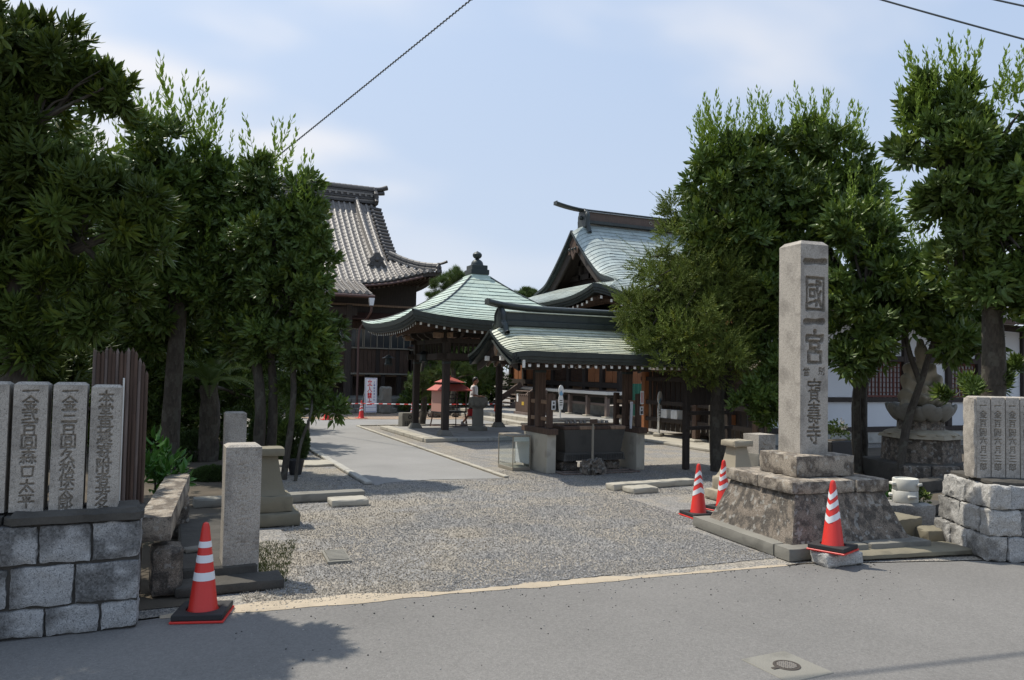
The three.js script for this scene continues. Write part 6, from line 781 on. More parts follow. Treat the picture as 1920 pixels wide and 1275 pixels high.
{ // person walking
  const t = thing('person', 'person in a white T-shirt and dark shorts walking past the lotus pillar', 'person', [9.5, 0.004, -24.45], 1.05); // faces local +z
  const skin = std({ color: lin(0.36, 0.2, 0.135), roughness: 0.6 }), J = { hip: [0, 0.86, 0], chest: [0, 1.22, 0.02], neck: [0, 1.38, 0.03] };
  const legs = [[[-0.085, 0.84, 0], [-0.09, 0.46, -0.10], [-0.09, 0.10, -0.36], [-0.09, 0.05, -0.30]], [[0.085, 0.84, 0], [0.09, 0.46, 0.16], [0.09, 0.09, 0.22], [0.09, 0.03, 0.34]]], arms = [[[-0.18, 1.32, 0.01], [-0.235, 1.06, 0.06], [-0.17, 1.02, 0.27]], [[0.18, 1.32, 0.01], [0.235, 1.06, -0.02], [0.2, 1.0, 0.2]]];
  const body = (p) => { let d = smin(ell(p, [0, 0.9, 0], [0.155, 0.12, 0.105]), ell(p, [0, 1.2, 0.01], [0.175, 0.21, 0.105]), 0.08); d = smin(d, cap(p, [0, 1.34, 0.01], [0, 1.46, 0.04], 0.058, 0.05), 0.04); d = smin(d, ell(p, [0, 1.55, 0.055], [0.072, 0.112, 0.092]), 0.02); d = smin(d, ell(p, [0, 1.535, 0.145], [0.013, 0.022, 0.018]), 0.015); for (const s of [-1, 1]) { d = Math.min(d, ell(p, [s * 0.075, 1.54, 0.045], [0.012, 0.03, 0.02])); d = smin(d, cap(p, [s * 0.1, 1.345, 0], [s * 0.17, 1.32, 0.01], 0.06, 0.055), 0.05); } for (const l of legs) { d = smin(d, cap(p, l[0], l[1], 0.085, 0.055), 0.04); d = smin(d, cap(p, l[1], l[2], 0.057, 0.034), 0.02); d = smin(d, cap(p, l[2], l[3], 0.035, 0.035), 0.02); } for (const a of arms) { d = smin(d, cap(p, a[0], a[1], 0.05, 0.038), 0.03); d = smin(d, cap(p, a[1], a[2], 0.038, 0.026), 0.02); } return d; };
  const trunk = sdf((x, y, z) => body([x, y, z]), [0, 0.82, 0], 0.88, 110); const hands = [];
  for (const a of arms) { const c = a[2]; const pal = ell; for (let i = 0; i < 1; i++) hands.push(sdf((x, y, z) => { const p = [x, y, z]; let d = ell(p, [c[0], c[1] - 0.005, c[2] + 0.04], [0.022, 0.036, 0.05]); for (let f = 0; f < 4; f++) { const yy = c[1] + 0.022 - f * 0.019, L = [0.06, 0.07, 0.066, 0.052][f]; d = smin(d, cap(p, [c[0], yy, c[2] + 0.07], [c[0] + Math.sign(-c[0]) * 0.012, yy - 0.006, c[2] + 0.075 + L * 0.5], 0.0095, 0.009), 0.004); d = smin(d, cap(p, [c[0] + Math.sign(-c[0]) * 0.012, yy - 0.006, c[2] + 0.075 + L * 0.5], [c[0] + Math.sign(-c[0]) * 0.035, yy - 0.012, c[2] + 0.075 + L * 0.8], 0.009, 0.008), 0.004); } d = smin(d, cap(p, [c[0] + Math.sign(-c[0]) * 0.01, c[1] + 0.03, c[2] + 0.02], [c[0] + Math.sign(-c[0]) * 0.035, c[1] + 0.05, c[2] + 0.07], 0.012, 0.009), 0.008); return d; }, [c[0], c[1], c[2] + 0.06], 0.1, 48)); }
  mesh('body', merge([trunk, ...hands]), skin, t);
  mesh('white_shirt', sdf((x, y, z) => { const p = [x, y, z]; let d = smin(ell(p, [0, 0.98, 0.0], [0.185, 0.17, 0.135]), ell(p, [0, 1.21, 0.01], [0.2, 0.23, 0.13]), 0.08); for (const a of arms) d = smin(d, cap(p, a[0], [mix(a[0][0], a[1][0], 0.75), mix(a[0][1], a[1][1], 0.75), mix(a[0][2], a[1][2], 0.75)], 0.072, 0.066), 0.05); d += 0.006 * Math.sin(y * 40 + x * 18) * sstep(1.25, 1.0, y); return Math.max(d, 0.86 - y, y - 1.385); }, [0, 1.12, 0], 0.34, 64), M.white, t);
  mesh('dark_shorts', sdf((x, y, z) => { const p = [x, y, z]; let d = ell(p, [0, 0.88, 0], [0.178, 0.14, 0.13]); for (const l of legs) d = smin(d, cap(p, l[0], [mix(l[0][0], l[1][0], 0.85), mix(l[0][1], l[1][1], 0.85), mix(l[0][2], l[1][2], 0.85)], 0.105, 0.09), 0.05); return Math.max(d, 0.52 - y, y - 0.96); }, [0, 0.76, 0], 0.34, 56), M.black, t);
  mesh('hair', sdf((x, y, z) => Math.max(ell([x, y, z], [0, 1.565, 0.045], [0.086, 0.116, 0.104]), (z - 0.09) * 0.8 + (1.60 - y) * 0.75, 1.47 - y), [0, 1.56, 0.04], 0.16, 44), std({ color: lin(0.012, 0.01, 0.009), roughness: 0.5 }), t);
  for (const l of legs) mesh('shoe', sdf((x, y, z) => { const p = [x, y, z]; return Math.max(smin(cap(p, [l[2][0], 0.045 + (l[2][2] < 0 ? 0.05 : 0), l[2][2]], [l[3][0], 0.04, l[3][2] + 0.03], 0.045, 0.042), cap(p, [l[2][0], 0.08 + (l[2][2] < 0 ? 0.05 : 0), l[2][2]], [l[2][0], 0.1, l[2][2]], 0.042, 0.04), 0.03), -y + 0.001); }, [l[2][0], 0.1, l[2][2] + 0.06], 0.2, 40), std({ color: lin(0.28, 0.28, 0.3) }), t);
  const ph = thing('phone', 'small pale phone held in the hand of the walking person', 'phone', [9.78, 1.0, -24.26], 0.9); mesh('case', cbox(0.07, 0.012, 0.14, 0.004), M.white, ph);
}
{ // seated statue on a lotus base
  const t = thing('seated_statue', 'weathered stone seated figure in draped robes on a lotus pedestal under the trees', 'statue', [13.0, 0, -10.15], -0.35);
  const hexp = (r0, r1, y0, y1) => ngon([[0, y0], [r0, y0], [r1, y1], [0, y1]], 6);
  mesh('lower_platform', rock(1.7, 0.36, 1.5, 0.012, 5, 3, 0.02), M.coping, t, [0, 0.18, 0]); for (const x of [-0.55, 0, 0.55]) mesh('platform_stone', rock(0.53, 0.34, 0.2, 0.012, 6, x * 7, 0.02), M.graniteDark, t, [x, 0.175, 0.7]);
  mesh('hexagonal_base', hexp(0.68, 0.66, 0.36, 0.80), M.graniteDark, t); mesh('base_lip', hexp(0.73, 0.7, 0.795, 0.86), M.stoneWarm, t);
  mesh('leaf_skirt', lathe([[0.62, 0.86], [0.60, 0.9], [0.42, 0.95], [0, 0.96]], 24), M.stoneWarm, t); for (let i = 0; i < 12; i++) mesh('fallen_petal', tr(new THREE.SphereGeometry(0.13, 10, 7).scale(1, 0.3, 1.2), 0, 0.9, 0.5, 0.25).rotateY(i * Math.PI / 6), M.stoneWarm, t);
  mesh('waist', ngon([[0, 0.94], [0.42, 0.94], [0.41, 1.16], [0, 1.16]], 8), M.graniteDark, t);
  mesh('lotus_bowl', lathe([[0.36, 1.14], [0.42, 1.16], [0.53, 1.25], [0.56, 1.34], [0.52, 1.36], [0, 1.36]], 32), M.stoneGrey, t); for (let k = 0; k < 2; k++) for (let i = 0; i < 10; i++) mesh('petal', tr(new THREE.SphereGeometry(0.17, 12, 9).scale(0.95, 1.0, 0.38), 0, 0, 0, 0.55).translate(0, 1.245 + k * 0.05, 0.475 + k * 0.03).rotateY((i + k * 0.5) * Math.PI / 5), M.stoneGrey, t);
  const fig = (x, y, z) => { const p = [x, y, z]; let d = smin(ell(p, [0, 1.52, 0.05], [0.46, 0.2, 0.36]), ell(p, [0, 1.85, -0.02], [0.29, 0.36, 0.22]), 0.14); for (const s of [-1, 1]) { d = smin(d, ell(p, [s * 0.33, 1.5, 0.16], [0.2, 0.14, 0.2]), 0.08); d = smin(d, cap(p, [s * 0.27, 2.08, -0.02], [s * 0.36, 1.76, 0.08], 0.12, 0.13), 0.08); d = smin(d, cap(p, [s * 0.36, 1.76, 0.08], [s * 0.1, 1.68, 0.28], 0.12, 0.08), 0.06); d = smin(d, cap(p, [s * 0.36, 1.7, 0.1], [s * 0.42, 1.44, 0.14], 0.09, 0.12), 0.08); } d = smin(d, cap(p, [0, 2.1, 0], [0, 2.26, 0.02], 0.12, 0.09), 0.06); d = smin(d, ell(p, [0, 2.4, 0.03], [0.135, 0.17, 0.15]), 0.03); d = smin(d, ell(p, [0, 2.57, 0], [0.08, 0.09, 0.08]), 0.03); d = smin(d, ell(p, [0, 2.38, 0.175], [0.025, 0.045, 0.03]), 0.03); const dr = 0.034 * Math.sin(24 * (Math.hypot(x, (y - 2.25) * 1.05) + 0.25 * z)) * sstep(2.2, 2.05, y) + 0.010 * Math.sin(x * 34 + y * 9) * sstep(1.8, 1.5, y); return Math.max(d - dr, 1.355 - y); };
  const fg = mesh('figure', sdf(fig, [0, 1.98, 0.02], 0.72, 92), M.stoneWarm, t); fg.scale.set(0.82, 1, 0.82);
}
{
  const p = thing('planter_box', 'long dark planter box with a small flowering plant under the trees', 'planter', [14.6, 0, -13.6], 0.1); mesh('box', vbox(0.9, 0.4, 0.36, 0.02), M.black, p); mesh('soil', vbox(0.82, 0.02, 0.28, 0.004), M.soil, p, [0, 0.395, 0]);
  const h = thing('hazard_board', 'grey panel with an orange hazard stripe leaning near the hall steps', 'board', [4.75, 0.6, -34.1], 0.1); mesh('panel', plate([[-0.6, 0], [0.75, 0], [0.45, 1.6], [-0.5, 1.6]], 0.06), M.concrete, h); mesh('orange_strip', cbox(0.66, 0.17, 0.012, 0.002), std({ color: lin(0.7, 0.24, 0.03) }), h, [0.0, 0.92, 0.04]); for (let i = 0; i < 4; i++) mesh('stripe', tr(cbox(0.06, 0.2, 0.006, 0.001), 0, 0, 0, 0, 0, -0.6).translate(-0.24 + i * 0.16, 0.92, 0.05), M.black, h);
  const s = solo('small_stele', 'upright rough grey stone beside the no-entry sign', 'stone', rock(0.5, 1.15, 0.3, 0.02, 5, 6, 0.04), M.stoneGrey, [8.45, 0.57, -32.1], 0.2);
  for (const [x, z, sz] of [[9.3, -29.6, 0.35], [9.75, -29.4, 0.42], [10.2, -29.7, 0.38], [10.7, -29.5, 0.3]]) solo('garden_rock', 'rounded garden rock in the row behind the candle cabinet', 'rock', rock(sz, sz * 0.8, sz, 0.06, 5, x, 0.09, 1.2), M.graniteDark, [x, sz * 0.36, z], x, 0).userData.group = 'rounded rocks behind the candle cabinet';
}
// ================================================================ OVERHEAD CABLES
{
  const V3c = (x, y, z) => new THREE.Vector3(x, y, z);
  const cableThing = (lab, a, b, r, sag, twist) => { const t = thing('overhead_cable', lab, 'cable', a.toArray(), 0); const B = b.clone().sub(a), pts = []; for (let i = 0; i <= 24; i++) { const k = i / 24, p = B.clone().multiplyScalar(k); p.y -= sag * 4 * k * (1 - k); pts.push(p); } const cv = new THREE.CatmullRomCurve3(pts); mesh('messenger', new THREE.TubeGeometry(cv, 60, r, 6), M.cable, t); if (twist) { const q = []; for (let i = 0; i <= 1900; i++) { const k = i / 1900, p = cv.getPoint(k), th = k * 2 * Math.PI * twist; p.y += Math.cos(th) * r * 1.9; p.x += Math.sin(th) * r * 1.9; q.push(p); } mesh('lashed_wire', new THREE.TubeGeometry(new THREE.CatmullRomCurve3(q), 2600, r * 0.9, 5), M.cable, t); } };
  cableThing('twisted overhead cable rising from the left trees across the open sky', atDepth(300, 470, 30), atDepth(1000, -95, 13), 0.0095, 0.02, 210);
  cableThing('dark overhead cable crossing the corner of sky above the right trees', atDepth(1500, -45, 12), atDepth(2050, 108, 11), 0.015, 0.02, 0);
  cableThing('overhead cable above the road, its soft shadow crossing the asphalt by the manhole', V3c(-20, 6.6, -9.2), V3c(34, 6.6, -2.6), 0.02, 0, 0);
  cableThing('short stretch of overhead cable above the other, at the right trees', atDepth(1700, -40, 12), atDepth(2050, 38, 11), 0.015, 0.02, 0);
}
// ================================================================ VEGETATION
function leafGeo(L, W, fold, curl, rows = 2) { // folded blade along +y
  const V = [], pt = (k) => [L * k, -curl * k * k]; const prof = rows === 2 ? [[0, 0], [0.5, 1], [1, 0]] : [[0, 0], [0.28, 0.85], [0.65, 0.9], [1, 0]];
  for (let i = 0; i < prof.length - 1; i++) for (const s of [-1, 1]) { const [a, wa] = prof[i], [b, wb] = prof[i + 1], A = pt(a), B = pt(b), c0 = [0, A[0], A[1]], c1 = [0, B[0], B[1]], e0 = [s * W * wa / 2, A[0], A[1] + fold * wa * W], e1 = [s * W * wb / 2, B[0], B[1] + fold * wb * W]; if (wa === 0) V.push(...c0, ...c1, ...e1); else if (wb === 0) V.push(...c0, ...c1, ...e0); else V.push(...c0, ...c1, ...e1, ...c0, ...e1, ...e0); }
  const g = new THREE.BufferGeometry(); g.setAttribute('position', new THREE.Float32BufferAttribute(V, 3)); g.computeVertexNormals(); return g;
}
function sprig(n, L, W, o = {}) { // n leaves round a short stem along +y
  const a = [], r = RNG(o.seed ?? 3), len = o.stem ?? L * 0.9;
  for (let i = 0; i < n; i++) { const k = n > 1 ? i / (n - 1) : 1, s = (0.75 + 0.5 * r()) * (o.taper ? mix(1, 0.55, k) : 1), g = leafGeo(L * s, W * s, o.fold ?? 0.3, L * (o.curl ?? 0.3) * s, o.rows ?? 2); const pitch = (o.pitch ?? 1.1) * (0.75 + 0.5 * r()) * mix(1.1, o.topOpen ?? 0.5, k), az = i * 2.4 + r() * 0.6; g.rotateX(pitch); g.rotateY(az); g.translate(0, len * k, 0); a.push(g); }
  if (o.twig) { const g = new THREE.CylinderGeometry(o.twig * 0.5, o.twig, len, 3, 1, true).toNonIndexed().translate(0, len / 2, 0); g.deleteAttribute('uv'); a.push(g); }
  return mergeGeometries(a.map((g) => { for (const k of Object.keys(g.attributes)) if (!['position', 'normal'].includes(k)) g.deleteAttribute(k); return g; }));
}
const SPRIG = {
  camphor: sprig(8, 0.125, 0.056, { seed: 1, pitch: 1.3, curl: 0.5, stem: 0.13, topOpen: 0.8, fold: 0.16, rows: 3 }), camphorFar: sprig(8, 0.145, 0.066, { seed: 2, pitch: 1.35, curl: 0.5, stem: 0.15, topOpen: 0.8, fold: 0.16, rows: 3 }), big: sprig(9, 0.115, 0.030, { seed: 4, pitch: 1.25, curl: 0.28, stem: 0.055, rows: 3, topOpen: 0.65, fold: 0.22 }),
  small: sprig(12, 0.06, 0.022, { seed: 5, pitch: 0.8, stem: 0.17, curl: 0.1, twig: 0.003 }), shrub: sprig(9, 0.034, 0.018, { seed: 6, pitch: 1.0, stem: 0.04 }), shoot: sprig(20, 0.15, 0.060, { seed: 7, pitch: 1.3, stem: 0.95, curl: 0.5, fold: 0.18, rows: 3, taper: true, twig: 0.006, topOpen: 0.6 }), pine: sprig(20, 0.13, 0.007, { seed: 8, pitch: 0.75, stem: 0.05, curl: 0 }), broad: sprig(7, 0.2, 0.085, { seed: 9, pitch: 1.05, stem: 0.16, curl: 0.35, rows: 3 }), deep: sprig(8, 0.14, 0.055, { seed: 10, pitch: 1.2, stem: 0.12, curl: 0.4 }),
};
const UP = new THREE.Vector3(0, 1, 0);
function crown(tree, name, blobs, geo, mat, o = {}) { // blobs: {c:Vector3 (world), r, ry, n}
  const r = RNG(o.seed ?? 1), T0 = tree.position, list = [], rv = () => { const z = 2 * r() - 1, a = r() * 6.2832, s = Math.sqrt(1 - z * z); return new THREE.Vector3(s * Math.cos(a), z, s * Math.sin(a)); };
  for (const b of blobs) {
    const ry = b.ry ?? b.r, area = b.r * b.r + 2 * b.r * ry, nC = Math.max(5, Math.round((o.clumps ?? 22) * (o.open ?? 0.6) * area / 1.2)), per = Math.round((o.density ?? 300) * area * (b.n ?? 1) / nC);
    for (let c = 0; c < nC; c++) {
      const d = rv(), k = r() < 0.12 ? 1.08 + 0.25 * r() : 0.5 + 0.54 * Math.pow(r(), 0.7), cc = new THREE.Vector3(d.x * b.r * k, d.y * ry * k, d.z * b.r * k).add(b.c), cr = (o.clumpR ?? 0.34) * Math.min(b.r, ry, 1.1) * (k > 1.07 ? 0.5 : 0.65 + 0.7 * r()), tone = 0.8 + 0.4 * r();
      for (let i = 0; i < per; i++) { const e = rv(); if (e.y < -0.2 && r() < (o.under ?? 0.45)) e.y *= -1; const q = cr * Math.pow(r(), 0.45), p = cc.clone().addScaledVector(e, q); p.y -= (e.y < 0 ? 0.15 : 0) * cr; const out = e.clone().multiplyScalar(0.75).addScaledVector(d, 0.45).addScaledVector(UP, o.up ?? 0.35); out.addScaledVector(rv(), 0.35).normalize(); list.push([p, out, tone * (0.8 + 0.4 * r()), r() * 6.28, 0.75 + 0.5 * r(), r()]); }
    }
  }
  const im = new THREE.InstancedMesh(geo, mat, list.length), m = new THREE.Object3D(), col = new THREE.Color(), q2 = new THREE.Quaternion();
  list.forEach(([p, d, k, tw, s, y], i) => { m.position.copy(p).sub(T0); m.quaternion.setFromUnitVectors(UP, d).multiply(q2.setFromAxisAngle(UP, tw)); m.scale.setScalar(s * (o.scale ?? 1)); m.updateMatrix(); im.setMatrixAt(i, m.matrix); const yel = y > (o.yellow ?? 0.9) ? 1.5 : 1; col.setRGB(k * yel * 1.02, k * (yel > 1 ? 1.32 : 1), k * (yel > 1 ? 0.85 : 1)); im.setColorAt(i, col); });
  im.name = name; im.castShadow = im.receiveShadow = true; im.userData.kind = 'stuff'; tree.add(im); return im;
}
function shoots(tree, pts, mat, s = 1, geo = SPRIG.shoot, seed = 1) { const r = RNG(seed), im = new THREE.InstancedMesh(geo, mat, pts.length), m = new THREE.Object3D(); pts.forEach((p, i) => { m.position.copy(p).sub(tree.position); m.rotation.set((r() - 0.5) * 0.7, r() * 6.28, (r() - 0.5) * 0.7, 'YXZ'); m.scale.setScalar(s * (0.45 + 0.75 * r())); m.updateMatrix(); im.setMatrixAt(i, m.matrix); }); im.name = 'shoots'; im.castShadow = im.receiveShadow = true; im.userData.kind = 'stuff'; tree.add(im); }
const B = (px, py, d, rpx, ry) => ({ c: atDepth(px, py, d), r: rpx / FOCAL * d, ry: (ry ?? rpx) / FOCAL * d });
function tree(name, label, base, trunkPts, radii, blobs, o = {}) { // trunkPts world
  const t = thing(name, label, o.cat ?? 'tree', [base.x, 0, base.z], 0, o.group), loc = (p) => p.clone().sub(t.position);
  const stems = Array.isArray(trunkPts[0]) ? trunkPts : [trunkPts];
  stems.forEach((s, i) => mesh('trunk', taper(s.map(loc), Array.isArray(radii[0]) ? radii[i] : radii, 10, 0.18), M.bark, t));
  const br = [], tops = stems.map((s) => s[s.length - 1]); for (const b of blobs) { const top = tops.reduce((a, c) => c.distanceTo(b.c) < a.distanceTo(b.c) ? c : a, tops[0]), st = stems[tops.indexOf(top)], from = st[Math.max(1, st.length - 2)].clone().lerp(top, 0.3 + 0.6 * rnd()), mid = from.clone().lerp(b.c, 0.5).add(new THREE.Vector3(rr(-0.1, 0.1), rr(-0.05, 0.15), rr(-0.1, 0.1))), rad = (Array.isArray(radii[0]) ? radii[0] : radii)[0] * (o.limb ?? 1); br.push(taper([from, mid, b.c].map(loc), [rad * 0.5, rad * 0.32, rad * 0.14], 6, 0.15)); for (let k = 0; k < 3; k++) { const e = b.c.clone().add(new THREE.Vector3(rr(-0.8, 0.8) * b.r, rr(-0.1, 0.8) * (b.ry ?? b.r), rr(-0.8, 0.8) * b.r)); br.push(taper([mid, mid.clone().lerp(e, 0.5).add(new THREE.Vector3(0, 0.06, 0)), e].map(loc), [rad * 0.26, rad * 0.15, rad * 0.05], 5, 0.1)); } }
  if (br.length) mesh('branches', merge(br), M.bark, t);
  return t;
}
const V3 = (x, y, z) => new THREE.Vector3(x, y, z);
const topPts = (blobs, n, seed, up = 0.92) => { const r = RNG(seed), a = []; for (let i = 0; i < n; i++) { const b = blobs[Math.floor(r() * blobs.length)], an = r() * 6.28, q = Math.sqrt(r()) * 0.75; a.push(b.c.clone().add(V3(Math.cos(an) * q * b.r, Math.sqrt(1 - q * q) * (b.ry ?? b.r) * up, Math.sin(an) * q * b.r))); } return a; };

// ---- left: close tree with long whorled leaves above the inscribed posts
{
  const blobs = [B(10, 50, 6.3, 105), B(105, 110, 6.3, 62), B(20, 190, 6.3, 100), B(140, 190, 6.3, 62), B(-130, 120, 6.3, 150), B(195, 165, 6.3, 34), B(90, 300, 6.3, 75), B(-40, 370, 6.3, 110), B(160, 395, 6.3, 95, 70), B(240, 410, 6.3, 72, 62), B(285, 450, 6.3, 32, 34), B(60, 395, 6.3, 80, 60), B(-120, 520, 6.3, 130), B(215, 560, 6.3, 62, 58), B(125, 575, 6.3, 75, 62), B(35, 620, 6.3, 60, 60)];
  const t = tree('broadleaf_tree', 'dark evergreen with long leaves spreading over the inscribed wall posts', V3(-1.2, 0, -7.4), [[V3(-1.2, -0.05, -7.4), V3(-1.17, 1.2, -7.4), atDepth(40, 600, 6.3), atDepth(20, 420, 6.3), atDepth(20, 200, 6.3)], [V3(-1.17, 1.3, -7.4), atDepth(60, 560, 6.3), atDepth(110, 490, 6.3), atDepth(200, 440, 6.3)]], [[0.14, 0.12, 0.08, 0.04], [0.07, 0.06, 0.045, 0.03]], blobs, { limb: 0.45 });
  crown(t, 'crown', blobs, SPRIG.big, M.leafBig, { seed: 21, density: 700, clumps: 44, clumpR: 0.42, yellow: 0.88, up: 0.55 });
}
{ // low shrub of the same leaf behind the posts
  const blobs = [B(40, 650, 6.9, 75, 55), B(-40, 690, 6.8, 90, 60), B(110, 690, 7.0, 55, 40), B(60, 730, 7.1, 90, 40), B(170, 720, 7.6, 60, 60), B(130, 800, 7.6, 100, 50), B(20, 800, 7.4, 100, 60)];
  const t = tree('garden_shrub', 'dark long-leaved shrub filling the space right behind the inscribed posts', V3(-1.0, 0, -7.6), [V3(-1.0, -0.05, -7.6), V3(-1.0, 0.5, -7.6), V3(-0.95, 1.0, -7.55)], [0.05, 0.04, 0.03], blobs, { cat: 'shrub' });
  crown(t, 'crown', blobs, SPRIG.big, M.leafBig, { seed: 22, density: 520, clumps: 36, clumpR: 0.45, up: 0.6 });
}
// ---- left: garden trees behind the gateposts
{
  const b1 = [B(320, 320, 14.1, 88, 70), B(260, 330, 14.1, 50, 48), B(385, 350, 14.1, 50, 62), B(330, 400, 14.1, 90, 60), B(250, 400, 14.1, 60, 60), B(400, 430, 14.1, 40, 60), B(300, 480, 14.1, 70, 60), B(322, 540, 14.1, 55, 50), B(310, 600, 14.1, 45, 30), B(290, 620, 14.1, 60, 40), B(240, 540, 14.1, 60, 60)];
  const t = tree('garden_tree', 'rounded camphor-like tree with pale upright shoots behind the dark evergreen', V3(0.05, 0, -15.3), [V3(0.05, -0.05, -15.3), V3(0.08, 1.6, -15.3), V3(0.12, 3.2, -15.25), atDepth(325, 430, 14.1), atDepth(325, 340, 14.1)], [0.17, 0.15, 0.12, 0.05], b1, { group: 'garden trees on the shaded side' });
  crown(t, 'crown', b1, SPRIG.camphorFar, M.leafCamphor, { seed: 31, density: 250, clumps: 24 }); shoots(t, topPts(b1.slice(0, 3), 46, 5), M.leafShoot, 1.15, SPRIG.shoot, 3);
  const b2 = [B(520, 375, 13.9, 70, 55), B(455, 400, 13.9, 45, 55), B(570, 440, 13.7, 45, 60), B(500, 470, 13.7, 75, 60), B(585, 520, 13.6, 36, 55), B(540, 560, 13.5, 68, 60), B(450, 540, 13.7, 60, 65), B(590, 610, 13.5, 36, 48), B(540, 640, 13.4, 62, 50), B(470, 630, 13.6, 55, 55), B(590, 665, 13.4, 30, 28), B(390, 530, 14.1, 55, 55), B(370, 440, 14.1, 42, 42)];
  const t2 = tree('garden_tree', 'dense drooping evergreen with three slender trunks beside the flared pedestal', V3(1.62, 0, -13.9), [[V3(1.66, -0.05, -14.0), V3(1.68, 1.4, -14.0), atDepth(505, 620, 13.6), atDepth(515, 430, 13.8)], [V3(1.45, -0.05, -13.9), V3(1.45, 1.4, -13.9), atDepth(470, 600, 13.8), atDepth(465, 430, 13.9)], [V3(1.82, -0.05, -13.45), V3(1.95, 1.3, -13.5), atDepth(548, 600, 13.5), atDepth(560, 450, 13.6)]], [[0.09, 0.08, 0.06, 0.03], [0.11, 0.09, 0.07, 0.03], [0.06, 0.05, 0.045, 0.03]], b2, { group: 'garden trees on the shaded side' });
  crown(t2, 'crown', b2, SPRIG.camphor, M.leafCamphor, { seed: 32, density: 380, clumps: 30, clumpR: 0.4, up: 0.1 }); shoots(t2, topPts(b2.slice(0, 3), 30, 8), M.leafShoot, 1.0, SPRIG.shoot, 4); shoots(t2, topPts([B(400, 510, 13.8, 55, 55), B(350, 470, 14.1, 40, 50)], 22, 18), M.leafShoot, 0.75, SPRIG.shoot, 9);
  const b3 = [B(600, 745, 13.4, 24, 20), B(625, 765, 13.4, 20, 16), B(575, 720, 13.5, 24, 22), B(545, 735, 13.5, 26, 24), B(610, 715, 13.6, 22, 18)];
  const t3 = tree('small_bush', 'small low-branched bush leaning over the edge of the path', V3(1.98, 0, -13.2), [V3(1.98, -0.03, -13.2), V3(2.05, 0.6, -13.2), V3(2.2, 1.1, -13.2), atDepth(585, 725, 13.5)], [0.03, 0.025, 0.02, 0.012], b3, { cat: 'bush' }); crown(t3, 'crown', b3, SPRIG.camphor, M.leafCamphor, { seed: 33, density: 420, clumps: 40 });
  // clipped round shrubs
  const ball = (lab, px, py, d, rp, ry, mat) => { const b = [B(px, py, d, rp, ry)], c = b[0].c, t4 = thing('clipped_shrub', lab, 'shrub', [c.x, 0, c.z], 0, 'clipped round shrubs'); mesh('stem', cyl(0.05, 0.04, Math.max(0.2, c.y), 7), M.bark, t4); const r = RNG(px), im = new THREE.InstancedMesh(SPRIG.shrub, mat ?? M.leafShrub, 2600), o = new THREE.Object3D(), cl = new THREE.Color(); for (let i = 0; i < 2600; i++) { const z = 2 * r() - 1, a = r() * 6.28, s = Math.sqrt(1 - z * z), n = V3(s * Math.cos(a), z, s * Math.sin(a)), k = (0.84 + 0.16 * r()) * (1 + 0.04 * n3(n.x * 4, n.y * 4, n.z * 4)); o.position.set(n.x * b[0].r * k, c.y + n.y * b[0].ry * k, n.z * b[0].r * k); o.quaternion.setFromUnitVectors(UP, n); o.scale.setScalar(1 + 0.5 * r()); o.updateMatrix(); im.setMatrixAt(i, o.matrix); const v = 0.75 + 0.5 * r(); cl.setRGB(v, v, v); im.setColorAt(i, cl); } im.name = 'crown'; im.userData.kind = 'stuff'; im.castShadow = im.receiveShadow = true; t4.add(im); };
  ball('round clipped shrub at the end of the slabs by the path', 548, 830, 16.0, 26, 46); ball('large round clipped shrub in the shade behind the raised granite beam', 360, 868, 15.5, 52, 56); ball('small round clipped shrub behind the farther granite post', 395, 910, 12.8, 40, 30); ball('yellowish round clipped shrub between the slender trunks', 500, 815, 16.8, 26, 42);
  // big-leaved hydrangea at the end of the wall
  const hb = [B(290, 880, 8.6, 34, 30), B(265, 900, 8.4, 26, 26), B(315, 895, 8.5, 20, 18)], th = thing('hydrangea', 'broad-leaved green plant growing against the raised granite beam', 'plant', [hb[0].c.x, 0, hb[0].c.z]); mesh('stem', taper([[0, -0.03, 0], [0.02, 0.3, 0], [0, hb[0].c.y, 0]], [0.015, 0.01], 6), M.bark, th); crown(th, 'leaves', hb, SPRIG.broad, M.leafBright, { seed: 41, density: 240, clumps: 50, clumpR: 0.8, up: 0.8, scale: 0.62, yellow: 2 });
}
